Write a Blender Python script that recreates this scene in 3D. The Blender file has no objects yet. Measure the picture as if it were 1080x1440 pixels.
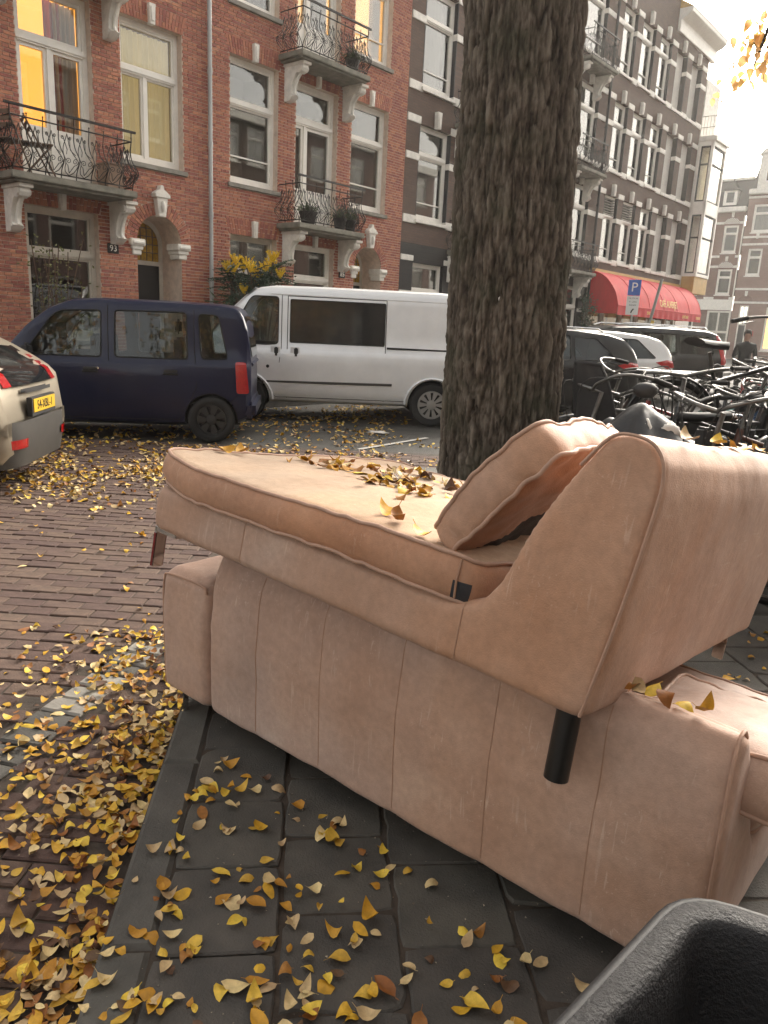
import bpy, bmesh, math, random
import numpy as np
from mathutils import Vector, Matrix, noise
from mathutils.geometry import tessellate_polygon

scn = bpy.context.scene
col = scn.collection
R = math.radians
rng = random.Random(7)
GLARE_VEIL = 0.0009  # density of the air veil added to imitate sky glare

# ------------------------------------------------------------------ camera
CAM_H = 1.55
PITCH, ROLL, FPX = R(14.0), R(2.77), 1065.0
_f = Vector((0, math.cos(PITCH), -math.sin(PITCH)))
_u = Vector((0, math.sin(PITCH), math.cos(PITCH)))
_r = Vector((1, 0, 0))
cam_rt = _r * math.cos(ROLL) + _u * math.sin(ROLL)
cam_up = _u * math.cos(ROLL) - _r * math.sin(ROLL)
cd = bpy.data.cameras.new('camera')
cam = bpy.data.objects.new('camera', cd)
col.objects.link(cam)
m = Matrix.Identity(4)
for i in range(3):
    m[i][0], m[i][1], m[i][2] = cam_rt[i], cam_up[i], -_f[i]
m[2][3] = CAM_H
cam.matrix_world = m
cd.sensor_fit = 'VERTICAL'
cd.sensor_height = 36.0
cd.lens = FPX / 1440 * 36
cd.clip_start = 0.05
cd.clip_end = 2000
scn.camera = cam

def pix(p):
    d = Vector(p) - Vector((0, 0, CAM_H))
    z = d.dot(_f)
    if z < 0.1: return (-9999, -9999, z)
    return (540 + FPX * d.dot(cam_rt) / z, 720 - FPX * d.dot(cam_up) / z, z)

# ------------------------------------------------------------------ world, sun, exposure
SUN_EL, SUN_AZ = R(32), R(28)          # azimuth clockwise from +Y
w = bpy.data.worlds.new('World')
scn.world = w
w.use_nodes = True
nt = w.node_tree
nt.nodes.clear()
sky = nt.nodes.new('ShaderNodeTexSky')
sky.sky_type = 'NISHITA'
sky.sun_disc = False
sky.sun_elevation = SUN_EL
sky.sun_rotation = SUN_AZ
sky.air_density = 1.0
sky.dust_density = 6.0
sky.ozone_density = 0.6
hsv = nt.nodes.new('ShaderNodeHueSaturation')
hsv.inputs['Saturation'].default_value = 0.22     # a closed white cloud cover has little colour
tint = nt.nodes.new('ShaderNodeMixRGB')
tint.blend_type = 'MULTIPLY'
tint.inputs[0].default_value = 1.0
tint.inputs[2].default_value = (1.0, 0.952, 0.878, 1)
bg = nt.nodes.new('ShaderNodeBackground')
bg.inputs['Strength'].default_value = 0.15
out = nt.nodes.new('ShaderNodeOutputWorld')
nt.links.new(sky.outputs[0], hsv.inputs['Color'])
nt.links.new(hsv.outputs[0], tint.inputs[1])
nt.links.new(tint.outputs[0], bg.inputs['Color'])
nt.links.new(bg.outputs[0], out.inputs['Surface'])
sd = bpy.data.lights.new('sun', 'SUN')
sd.energy = 0.6
sd.angle = R(30)
sd.color = (1.0, 0.92, 0.80)
sun = bpy.data.objects.new('sun', sd)
col.objects.link(sun)
sdir = Vector((math.sin(SUN_AZ) * math.cos(SUN_EL), math.cos(SUN_AZ) * math.cos(SUN_EL), math.sin(SUN_EL)))
sun.rotation_euler = sdir.to_track_quat('Z', 'Y').to_euler()
scn.view_settings.view_transform = 'Standard'
scn.view_settings.look = 'None'
scn.view_settings.gamma = 1
scn.view_settings.exposure = 1.8
scn.view_settings.use_curve_mapping = False

# ------------------------------------------------------------------ materials
MATS = {}
def nd(t, kind, **kw):
    n = t.nodes.new(kind)
    for k, v in kw.items():
        if k in n.inputs: n.inputs[k].default_value = v
        else: setattr(n, k, v)
    return n
def c4(c): return (c[0], c[1], c[2], 1)
def mat(name, base, rough=0.7, metal=0.0, var=0.0, scale=8.0, dark=None, bump=0.0, bscale=60.0, coat=0.0,
        spec=0.5, stretch=(1, 1, 1), rand=0.0, detail=6.0, emit=None, emit_s=0.0, rvar=0.0, trans=0.0):
    """Principled material: noise mix of two tones, optional per-object tint and bump."""
    M = bpy.data.materials.new(name); M.use_nodes = True
    t = M.node_tree; b = t.nodes['Principled BSDF']
    b.inputs['Base Color'].default_value = c4(base)
    b.inputs['Roughness'].default_value = rough
    b.inputs['Metallic'].default_value = metal
    b.inputs['Specular IOR Level'].default_value = spec
    b.inputs['Coat Weight'].default_value = coat
    b.inputs['Coat Roughness'].default_value = 0.06
    b.inputs['Transmission Weight'].default_value = trans
    tc = nd(t, 'ShaderNodeTexCoord'); mp = nd(t, 'ShaderNodeMapping'); mp.inputs['Scale'].default_value = stretch
    t.links.new(tc.outputs['Object'], mp.inputs[0])
    src = None
    if var > 0:
        n = nd(t, 'ShaderNodeTexNoise', Scale=scale, Detail=detail, Roughness=0.6)
        t.links.new(mp.outputs[0], n.inputs['Vector'])
        rp = nd(t, 'ShaderNodeValToRGB')
        rp.color_ramp.elements[0].position = 0.32; rp.color_ramp.elements[1].position = 0.68
        d = dark if dark else tuple(x * (1 - var) for x in base)
        rp.color_ramp.elements[0].color = c4(d); rp.color_ramp.elements[1].color = c4(base)
        t.links.new(n.outputs['Fac'], rp.inputs[0]); src = rp.outputs[0]
        if rvar:
            mr = nd(t, 'ShaderNodeMapRange'); mr.inputs['To Min'].default_value = rough - rvar; mr.inputs['To Max'].default_value = rough + rvar
            t.links.new(n.outputs['Fac'], mr.inputs['Value']); t.links.new(mr.outputs[0], b.inputs['Roughness'])
    if rand > 0:
        oi = nd(t, 'ShaderNodeObjectInfo'); at = nd(t, 'ShaderNodeAttribute', attribute_name='tint')
        ad = nd(t, 'ShaderNodeMath', operation='ADD'); fr = nd(t, 'ShaderNodeMath', operation='FRACT')
        t.links.new(oi.outputs['Random'], ad.inputs[0]); t.links.new(at.outputs['Fac'], ad.inputs[1]); t.links.new(ad.outputs[0], fr.inputs[0])
        mr = nd(t, 'ShaderNodeMapRange'); mr.inputs['To Min'].default_value = 1 - rand; mr.inputs['To Max'].default_value = 1 + rand * 0.6
        t.links.new(fr.outputs[0], mr.inputs['Value'])
        hs = nd(t, 'ShaderNodeHueSaturation')
        if src is not None: t.links.new(src, hs.inputs['Color'])
        else: hs.inputs['Color'].default_value = c4(base)
        t.links.new(mr.outputs[0], hs.inputs['Value'])
        mh = nd(t, 'ShaderNodeMapRange'); mh.inputs['To Min'].default_value = 0.488; mh.inputs['To Max'].default_value = 0.512
        t.links.new(fr.outputs[0], mh.inputs['Value']); t.links.new(mh.outputs[0], hs.inputs['Hue'])
        src = hs.outputs[0]
    if src is not None: t.links.new(src, b.inputs['Base Color'])
    if bump > 0:
        n2 = nd(t, 'ShaderNodeTexNoise', Scale=bscale, Detail=8.0, Roughness=0.65)
        t.links.new(mp.outputs[0], n2.inputs['Vector'])
        bp = nd(t, 'ShaderNodeBump', Strength=bump, Distance=0.01)
        t.links.new(n2.outputs['Fac'], bp.inputs['Height']); t.links.new(bp.outputs[0], b.inputs['Normal'])
    if emit:
        b.inputs['Emission Color'].default_value = c4(emit); b.inputs['Emission Strength'].default_value = emit_s
    MATS[name] = M
    return M

def glass(name, tintc, fac=0.55, rough=0.02):
    """window pane: mostly see-through, mirror reflection by fresnel."""
    M = bpy.data.materials.new(name); M.use_nodes = True
    t = M.node_tree; t.nodes.clear()
    o = nd(t, 'ShaderNodeOutputMaterial'); mx = nd(t, 'ShaderNodeMixShader')
    tr = nd(t, 'ShaderNodeBsdfTransparent'); tr.inputs[0].default_value = c4(tintc)
    gl = nd(t, 'ShaderNodeBsdfGlossy', Roughness=rough)
    lw = nd(t, 'ShaderNodeLayerWeight', Blend=0.35)
    ma = nd(t, 'ShaderNodeMath', operation='MULTIPLY_ADD'); ma.inputs[1].default_value = 0.8; ma.inputs[2].default_value = fac * 0.08
    ma.use_clamp = True
    t.links.new(lw.outputs['Fresnel'], ma.inputs[0]); t.links.new(ma.outputs[0], mx.inputs[0])
    t.links.new(tr.outputs[0], mx.inputs[1]); t.links.new(gl.outputs[0], mx.inputs[2]); t.links.new(mx.outputs[0], o.inputs[0])
    MATS[name] = M
    return M

mat('brick_red', (0.45, 0.175, 0.115), 0.85, var=0.35, scale=30, rand=0.32, bump=0.3, bscale=120)
mat('brick_wall_red', (0.33, 0.12, 0.075), 0.88, var=0.3, scale=14, bump=0.3, bscale=90)
mat('mortar', (0.66, 0.53, 0.43), 0.95, var=0.3, scale=9, bump=0.3)
mat('plaster', (0.80, 0.77, 0.70), 0.7, var=0.25, scale=7, bump=0.15, bscale=40)
mat('white_paint', (0.80, 0.77, 0.70), 0.45, var=0.12, scale=5)
mat('old_paint', (0.55, 0.50, 0.42), 0.6, var=0.2, scale=6)
mat('stone_grey', (0.30, 0.28, 0.24), 0.85, var=0.45, scale=6, bump=0.3)
mat('slab_stone', (0.26, 0.245, 0.20), 0.9, var=0.5, scale=5, bump=0.4)
mat('iron', (0.018, 0.015, 0.013), 0.55, metal=0.3, var=0.4, scale=20)
mat('zinc', (0.42, 0.43, 0.42), 0.5, metal=0.3, var=0.25, scale=3, stretch=(1, 1, .3))
mat('room_dark', (0.05, 0.045, 0.04), 0.9, var=0.4, scale=1.3)
mat('room_brown', (0.30, 0.22, 0.13), 0.9, var=0.5, scale=1.1)
mat('room_amber', (0.62, 0.36, 0.08), 0.9, var=0.15, scale=1.0, emit=(1.0, 0.55, 0.12), emit_s=0.42)  # light of the lit room put into its wall as glow
mat('room_gold', (0.7, 0.5, 0.2), 0.9, emit=(1.0, 0.66, 0.28), emit_s=0.75)  # wall glows in place of the room's lamps
mat('room_cafe', (0.5, 0.3, 0.1), 0.9, var=0.6, scale=1.6, emit=(1.0, 0.55, 0.16), emit_s=0.15)  # cafe interior light put into the back wall as glow
mat('curtain_cream', (0.70, 0.62, 0.40), 0.9, var=0.12, scale=3, emit=(1.0, 0.8, 0.42), emit_s=0.10)  # cloth given a faint glow for lamplight coming through
mat('curtain_grey', (0.55, 0.55, 0.53), 0.9, var=0.15, scale=3)
mat('curtain_red', (0.35, 0.03, 0.02), 0.9)
mat('glass_stain', (0.42, 0.24, 0.03), 0.25, var=0.5, scale=14)
mat('door_black', (0.012, 0.013, 0.014), 0.3)
mat('enamel_black', (0.01, 0.01, 0.012), 0.25)
mat('lead', (0.03, 0.03, 0.03), 0.6)
glass('pane', (0.80, 0.80, 0.78), 0.35)
glass('car_glass', (0.72, 0.76, 0.76), 0.0)
mat('privacy_glass', (0.010, 0.011, 0.012), 0.06, spec=0.6)

# ------------------------------------------------------------------ mesh building helpers
class MB:
    def __init__(s): s.v = []; s.f = []; s.m = []; s.t = []
    def add(s, vs, fs, mi=0, tint=0.0):
        o = len(s.v); s.v.extend([tuple(p) for p in vs])
        for f in fs: s.f.append(tuple(o + i for i in f)); s.m.append(mi); s.t.append(tint)
        return s
    def box(s, x0, x1, y0, y1, z0, z1, mi=0, M=None, tint=0.0, taper=None):
        vs = [Vector((x, y, z)) for z in (z0, z1) for y in (y0, y1) for x in (x0, x1)]
        if taper:      # shrink the top
            cx, cy = (x0 + x1) / 2, (y0 + y1) / 2
            for q in vs[4:]: q.x = cx + (q.x - cx) * taper[0]; q.y = cy + (q.y - cy) * taper[1]
        if M is not None: vs = [M @ q for q in vs]
        return s.add(vs, [(0, 2, 3, 1), (4, 5, 7, 6), (0, 1, 5, 4), (2, 6, 7, 3), (0, 4, 6, 2), (1, 3, 7, 5)], mi, tint)
    def bevbox(s, x0, x1, y0, y1, z0, z1, b=0.01, mi=0, M=None, tint=0.0):
        """box with chamfered top edge"""
        P = []
        for z, k in ((z0, 0), (z1 - b, 0), (z1, b)):
            P += [(x0 + k, y0 + k, z), (x1 - k, y0 + k, z), (x1 - k, y1 - k, z), (x0 + k, y1 - k, z)]
        P = [Vector(p) for p in P]
        if M is not None: P = [M @ q for q in P]
        F = [(3, 2, 1, 0), (8, 9, 10, 11)]
        for r in (0, 4):
            for i in range(4): F.append((r + i, r + (i + 1) % 4, r + 4 + (i + 1) % 4, r + 4 + i))
        return s.add(P, F, mi, tint)
    def prism(s, poly, a, b, fn, mi=0, tint=0.0):
        """poly: 2D points; fn(p, q, h) -> xyz; extruded h from a to b"""
        n = len(poly)
        vs = [fn(p[0], p[1], a) for p in poly] + [fn(p[0], p[1], b) for p in poly]
        tri = tessellate_polygon([[Vector((p[0], p[1], 0)) for p in poly]])
        F = [tuple(t) for t in tri] + [tuple(n + i for i in reversed(t)) for t in tri]
        F += [(i, (i + 1) % n, n + (i + 1) % n, n + i) for i in range(n)]
        return s.add(vs, F, mi, tint)
    def tube(s, pts, r, n=8, mi=0, closed=False, caps=True, tint=0.0, flat=None):
        pts = [Vector(p) for p in pts]; N = len(pts)
        rr = r if isinstance(r, (list, tuple)) else [r] * N
        vs = []; up = None
        for i, p in enumerate(pts):
            a = pts[(i - 1) % N] if (closed or i > 0) else p
            b = pts[(i + 1) % N] if (closed or i < N - 1) else p
            d = b - a
            if d.length < 1e-9: d = Vector((0, 0, 1))
            d.normalize()
            if up is None:
                up = Vector((0, 0, 1)) if abs(d.z) < 0.9 else Vector((1, 0, 0))
            x = d.cross(up)
            if x.length < 1e-6: x = d.orthogonal()
            x.normalize(); y = x.cross(d).normalized(); up = y
            for k in range(n):
                an = 2 * math.pi * k / n
                vs.append(p + x * math.cos(an) * rr[i] + y * math.sin(an) * rr[i] * (flat or 1))
        F = []
        for i in range(N if closed else N - 1):
            j = (i + 1) % N
            for k in range(n):
                F.append((i * n + k, i * n + (k + 1) % n, j * n + (k + 1) % n, j * n + k))
        if caps and not closed:
            F.append(tuple(reversed(range(n)))); F.append(tuple((N - 1) * n + k for k in range(n)))
        return s.add(vs, F, mi, tint)
    def lathe(s, prof, n=24, mi=0, M=None, close=False):
        """prof: (r, h) around local z"""
        vs = []
        for r, h in prof:
            for k in range(n):
                a = 2 * math.pi * k / n
                q = Vector((r * math.cos(a), r * math.sin(a), h))
                vs.append(M @ q if M is not None else q)
        F = []
        P = len(prof)
        for i in range(P if close else P - 1):
            j = (i + 1) % P
            for k in range(n):
                F.append((i * n + k, i * n + (k + 1) % n, j * n + (k + 1) % n, j * n + k))
        return s.add(vs, F, mi)
    def grid(s, fn, nu, nv, mi=0, cu=False, cv=False):
        vs = [fn(i / (nu if cu else nu - 1), j / (nv if cv else nv - 1)) for i in range(nu) for j in range(nv)]
        F = []
        for i in range(nu if cu else nu - 1):
            for j in range(nv if cv else nv - 1):
                a, b = i, (i + 1) % nu; c, d = j, (j + 1) % nv
                F.append((a * nv + c, b * nv + c, b * nv + d, a * nv + d))
        return s.add(vs, F, mi)
    def mesh(s, name, mats, smooth=None):
        me = bpy.data.meshes.new(name)
        me.from_pydata(s.v, [], s.f)
        for q in (mats if isinstance(mats, (list, tuple)) else [mats]): me.materials.append(MATS[q] if isinstance(q, str) else q)
        if any(s.m): me.polygons.foreach_set('material_index', s.m)
        if any(s.t):
            at = me.attributes.new('tint', 'FLOAT', 'FACE')
            at.data.foreach_set('value', s.t)
        bm = bmesh.new(); bm.from_mesh(me); bmesh.ops.recalc_face_normals(bm, faces=bm.faces); bm.to_mesh(me); bm.free()
        if smooth:
            me.polygons.foreach_set('use_smooth', [True] * len(me.polygons))
            me.set_sharp_from_angle(angle=R(smooth))
        return me
    def build(s, name, mats, parent=None, smooth=None, kind=None, bevel=0.0, M=None):
        if bevel > 0:
            me = s.mesh(name, mats)
            bm = bmesh.new(); bm.from_mesh(me)
            bmesh.ops.remove_doubles(bm, verts=bm.verts, dist=1e-5)
            ed = [e for e in bm.edges if len(e.link_faces) == 2 and e.calc_face_angle(0) > R(30)]
            bmesh.ops.bevel(bm, geom=ed, offset=bevel, segments=2, affect='EDGES', clamp_overlap=True)
            bm.to_mesh(me); bm.free()
            me.polygons.foreach_set('use_smooth', [True] * len(me.polygons)); me.set_sharp_from_angle(angle=R(smooth or 40))
        else: me = s.mesh(name, mats, smooth)
        return link(name, me, parent, kind, M)

def link(name, me, parent=None, kind=None, M=None):
    o = bpy.data.objects.new(name, me); col.objects.link(o)
    if parent is not None: o.parent = parent
    if M is not None: o.matrix_local = M
    if kind: o['kind'] = kind
    return o
def tag(o, label, cat, group=None):
    o['label'] = label; o['category'] = cat
    if group: o['group'] = group
    return o
def empty(name, loc, rz=0, label=None, cat=None, group=None, rot=None):
    o = bpy.data.objects.new(name, None); col.objects.link(o)
    o.location = loc; o.rotation_euler = rot if rot else (0, 0, rz); o.empty_display_size = 0.1
    if label: tag(o, label, cat, group)
    return o
def kids(o): return [c for c in bpy.data.objects if c.parent == o]
def boolean(o, cutters, op='DIFFERENCE'):
    """apply boolean cutters (mesh objects) and delete them"""
    for c in cutters:
        md = o.modifiers.new('cut', 'BOOLEAN'); md.object = c; md.operation = op; md.solver = 'EXACT'
    bpy.context.view_layer.update()
    dg = bpy.context.evaluated_depsgraph_get()
    me = bpy.data.meshes.new_from_object(o.evaluated_get(dg))
    o.modifiers.clear(); o.data = me
    for c in cutters: bpy.data.objects.remove(c)
    return o
def smoothstep(a, b, x):
    t = max(0.0, min(1.0, (x - a) / (b - a))); return t * t * (3 - 2 * t)
def lerp(a, b, t): return a + (b - a) * t
def interp(xs, ys, x): return float(np.interp(x, xs, ys))
def catmull(pts, sub=6, closed=False):
    P = [Vector(p) for p in pts]; n = len(P); o = []
    rngN = n if closed else n - 1
    for i in range(rngN):
        p0 = P[(i - 1) % n] if (closed or i > 0) else P[i]
        p1 = P[i]; p2 = P[(i + 1) % n]
        p3 = P[(i + 2) % n] if (closed or i < n - 2) else P[(i + 1) % n]
        for k in range(sub):
            t = k / sub
            o.append(0.5 * ((2 * p1) + (p2 - p0) * t + (2 * p0 - 5 * p1 + 4 * p2 - p3) * t * t + (3 * p1 - p0 - 3 * p2 + p3) * t ** 3))
    if not closed: o.append(P[-1].copy())
    return o
def text(name, body, size, M, matname, parent, ext=0.001, squash=1.0, align='CENTER'):
    cu = bpy.data.curves.new(name, 'FONT'); cu.body = body; cu.size = size; cu.extrude = ext; cu.align_x = align; cu.align_y = 'CENTER'
    cu.resolution_u = 3
    ob = bpy.data.objects.new(name, cu); col.objects.link(ob)
    bpy.context.view_layer.update()
    dg = bpy.context.evaluated_depsgraph_get()
    me = bpy.data.meshes.new_from_object(ob.evaluated_get(dg))
    bpy.data.objects.remove(ob); bpy.data.curves.remove(cu)
    me.materials.clear(); me.materials.append(MATS[matname])
    if squash != 1.0:
        for q in me.vertices: q.co.x *= squash
    return link(name, me, parent, None, M)
# ================================================================== GROUND
YAW = R(39.2)
U = Vector((math.sin(YAW), math.cos(YAW), 0))       # along the far facades, away from the camera
N = Vector((-math.cos(YAW), math.sin(YAW), 0))      # across the street, towards the far houses
FACE_D = 13.0
HROT = math.pi / 2 - YAW

mat('asphalt', (0.060, 0.056, 0.048), 0.85, var=0.45, scale=3, bump=0.5, bscale=150)
mat('joint_sand', (0.072, 0.054, 0.040), 0.95, var=0.5, scale=12, bump=0.5)
mat('paver', (0.118, 0.072, 0.054), 0.85, var=0.35, scale=18, dark=(0.070, 0.042, 0.032), rand=0.24, bump=0.6, bscale=110)
mat('tile_dark', (0.102, 0.091, 0.076), 0.72, var=0.5, scale=5, dark=(0.045, 0.042, 0.037), rand=0.16, bump=0.5, bscale=140, rvar=0.12)
mat('kerb_conc', (0.105, 0.098, 0.085), 0.8, var=0.45, scale=6, bump=0.5, bscale=120, rand=0.12)
mat('stone_pale', (0.33, 0.31, 0.27), 0.85, var=0.4, scale=9, bump=0.4, rand=0.2)
mat('paint_line', (0.55, 0.53, 0.48), 0.8, var=0.4, scale=14)

g = MB().add([(-300, -150, -.014), (300, -150, -.014), (300, 500, -.014), (-300, 500, -.014)], [(0, 1, 2, 3)])
g.build('ground', 'asphalt', kind='structure')

KA = Vector((-0.61, 1.30, 0)); KD = Vector((-0.106, 0.994, 0)).normalized(); KN = Vector((KD.y, -KD.x, 0))   # kerb line, inward normal
KROT = math.atan2(KD.y, KD.x)
def kerb_side(x, y): return (Vector((x, y, 0)) - KA).dot(KN)      # >0: pavement side
SW_Z = 0.06
SW_END = 6.6                                                    # pavement length along the kerb from KA
# --- brick road: joint sheet, single pavers, far rest
road = MB()
road.add([(-9, -.5, -.008), (6, -.5, -.008), (6, 9.35, -.008), (-9, 9.35, -.008)], [(0, 1, 2, 3)])
road = road.build('road', 'joint_sand', kind='structure')
PM = Matrix.Rotation(R(-2.5), 4, 'Z')
pv = []
PL, PW = 0.208, 0.104
for j in range(4, 94):
    for i in range(-36, 24):
        x = (i + (0.5 if j % 2 else 0)) * PL; y = j * PW
        p = PM @ Vector((x, y, 0))
        if p.y > 9.2 or p.x < -7.5 or p.x > 4: continue
        k = kerb_side(p.x, p.y); along = (p - KA).dot(KD)
        if k > -0.10 and along < SW_END + 0.12: continue
        if abs((p.x + 1.22) - (p.y - 2.76) * 0.23) < 0.12 and 2.0 < p.y < 3.45: continue
        px = pix(p)
        pv.append((px, p, rng.random()))
vis = sorted([q for q in pv if -30 < q[0][0] < 1110 and q[0][1] < 1470 and not (q[0][0] > 215 and q[0][1] > 690)], key=lambda q: q[0][2])[:300]
vis_ids = {id(q) for q in vis}
meshes = []
for k in range(4):
    b = MB().bevbox(-PL / 2 + .004, PL / 2 - .004, -PW / 2 + .004, PW / 2 - .004, -.05, 0, 0.005)
    for q in range(len(b.v)):
        v = b.v[q]; b.v[q] = (v[0] + rng.uniform(-.002, .002), v[1] + rng.uniform(-.002, .002), v[2])
    meshes.append(b.mesh('paver', 'paver'))
rest = MB()
for q in pv:
    T = Matrix.Translation(q[1] + Vector((0, 0, rng.uniform(-.005, .004)))) @ PM @ Matrix.Rotation(rng.gauss(0, .012), 4, 'Z') @ Matrix.Rotation(rng.gauss(0, .012), 4, 'X') @ Matrix.Rotation(rng.gauss(0, .01), 4, 'Y')
    if id(q) in vis_ids: link('paver', rng.choice(meshes), road, None, T)
    else: rest.bevbox(-PL / 2 + .004, PL / 2 - .004, -PW / 2 + .004, PW / 2 - .004, -.03, 0, 0.005, 0, T, q[2])
rest.build('pavers', 'paver', road, kind='stuff')
# pale edging stones
for i in range(12):
    y = 2.05 + i * 0.115; x = -1.22 + (y - 2.76) * 0.23
    T = Matrix.Translation((x, y, rng.uniform(-.003, .006))) @ Matrix.Rotation(R(77) + rng.gauss(0, .03), 4, 'Z')
    MB().bevbox(-.052, .052, -.09, .09, -.05, .004, .008).build('edging_stone', 'stone_pale' if i % 4 in (0, 2, 3) and i > 5 else 'kerb_conc', road, M=T)
# white parking line on the asphalt
def strip(name, a, b, wd, z, m, parent=None):
    a, b = Vector(a), Vector(b); d = (b - a).normalized(); n = Vector((-d.y, d.x, 0)) * wd / 2
    o = MB().add([(a - n) + Vector((0, 0, z)), (b - n) + Vector((0, 0, z)), (b + n) + Vector((0, 0, z)), (a + n) + Vector((0, 0, z))], [(0, 1, 2, 3)]).build(name, m, parent, kind=None if parent else 'structure')
    return o
strip('line_marking', (-0.35, 9.42, 0), (0.56, 10.7, 0), 0.07, 0.0, 'paint_line', road)

# --- pavement of grey tiles with kerb stones
sw = MB()
c0, c1 = KA - KD * 1.5, KA + KD * SW_END
poly = [c0, c0 + KN * 6.0, c1 + KN * 6.0, c1]
sw.add([p + Vector((0, 0, SW_Z - .008)) for p in poly] + [p + Vector((0, 0, -.02)) for p in poly], [(0, 1, 2, 3), (0, 3, 7, 4), (3, 2, 6, 7), (0, 4, 5, 1)])
side = sw.build('sidewalk', 'joint_sand', kind='structure')
KM = Matrix.Rotation(KROT - math.pi / 2, 4, 'Z')
i = 0
a = -1.4
while a < SW_END - .1:                                           # kerb stones, 1 m
    p = KA + KD * (a + .4) + KN * .062
    MB().bevbox(-.06, .06, -.397, .397, -.06, SW_Z + .004, .012).build('kerb_stone', 'kerb_conc', side, M=Matrix.Translation(p) @ KM @ Matrix.Rotation(rng.gauss(0, .006), 4, 'Z'))
    a += .8
tms = []
for k in range(5):
    b = MB()                                        # chipped outline
    P = []
    for e in range(4):
        for t in range(7):
            q = (-.1485 + .297 * t / 7); ch = .1485 - (abs(rng.gauss(0, .0016)) + (.012 * rng.random() if rng.random() < .07 else 0)) - (.006 if t == 0 else 0)
            v = Vector((q if t else -ch, -ch, 0)); v.rotate(Matrix.Rotation(e * math.pi / 2, 3, 'Z')); P.append(v)
    np_ = len(P)
    b.add([p + Vector((0, 0, -.04)) for p in P] + [p + Vector((0, 0, -.005)) for p in P] + [p * .965 for p in P],
          [tuple(2 * np_ + i for i in range(np_))] + [(r * np_ + i, r * np_ + (i + 1) % np_, (r + 1) * np_ + (i + 1) % np_, (r + 1) * np_ + i) for r in (0, 1) for i in range(np_)])
    tms.append(b.mesh('tile', 'tile_dark'))
cnt = 0
for c in range(13):
    for r in range(-4, 23):
        along = (r + (0.5 if c % 2 else 0.08)) * .3; off = .125 + .15 + c * .302
        if along > SW_END - .12 or cnt > 330: continue
        p = KA + KD * along + KN * off
        if (p - Vector((0.83, 5.2, 0))).length < .75: continue     # tree pit
        T = Matrix.Translation(p + Vector((0, 0, SW_Z + rng.uniform(-.007, .004)))) @ KM @ Matrix.Rotation(rng.gauss(0, .012), 4, 'Z') @ Matrix.Rotation(rng.gauss(0, .014), 4, 'X') @ Matrix.Rotation(rng.gauss(0, .014), 4, 'Y')
        link('tile', rng.choice(tms), side, None, T); cnt += 1
# soil of the tree pit
mat('soil', (0.035, 0.025, 0.018), 0.95, var=0.5, scale=20, bump=0.8)
# --- pavement before the far houses
fp = MB()
def FP(s, d, z): return U * s + N * d + Vector((0, 0, z))
q = [FP(-20, 10.2, 0), FP(36.9, 10.2, 0), FP(36.9, 13.3, 0), FP(-20, 13.3, 0)]
fp.add([p + Vector((0, 0, .1)) for p in q] + [p + Vector((0, 0, -.05)) for p in q], [(0, 1, 2, 3), (0, 4, 5, 1), (1, 5, 6, 2)])
fp.build('far_sidewalk', 'kerb_conc', kind='structure')

# ================================================================== HOUSES
def hroot(name, s0, label, cat='house', group=None):
    p = U * s0 + N * FACE_D
    return empty(name, (p.x, p.y, 0), HROT, label, cat, group)

def wall_with_holes(x0, x1, z0, z1, ops, rec=.25, mb=None, mi=0, y=0.0, back=True):
    """front face split along the openings, plus their reveals"""
    mb = mb or MB()
    xs = sorted({x0, x1, *[v for o in ops for v in o[:2]]}); zs = sorted({z0, z1, *[v for o in ops for v in o[2:4]]})
    for a, b in zip(xs, xs[1:]):
        run = None
        for c, d in zip(zs, zs[1:]):
            cx, cz = (a + b) / 2, (c + d) / 2
            hole = any(o[0] < cx < o[1] and o[2] < cz < o[3] for o in ops)
            if not hole: mb.add([(a, y, c), (b, y, c), (b, y, d), (a, y, d)], [(0, 1, 2, 3)], mi)
    for o in ops:
        a, b, c, d = o[:4]
        mb.add([(a, y, c), (b, y, c), (b, y, d), (a, y, d), (a, y + rec, c), (b, y + rec, c), (b, y + rec, d), (a, y + rec, d)],
               [(0, 4, 5, 1), (1, 5, 6, 2), (2, 6, 7, 3), (3, 7, 4, 0)], mi)
    return mb

def curtain(parent, x0, x1, z0, z1, y, m, waves=9, amp=.03, skew=0.0):
    nx = 48
    def fn(i, j):
        x = lerp(x0, x1, i); z = lerp(z0, z1, j)
        xx = x + skew * (1 - j) * (1 - i)
        return (xx, y + amp * math.sin(i * waves * 6.28 + j * .6) + .01 * math.sin(i * 31), z)
    return MB().grid(fn, nx, 8).build('curtain', m, parent, smooth=60)

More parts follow.
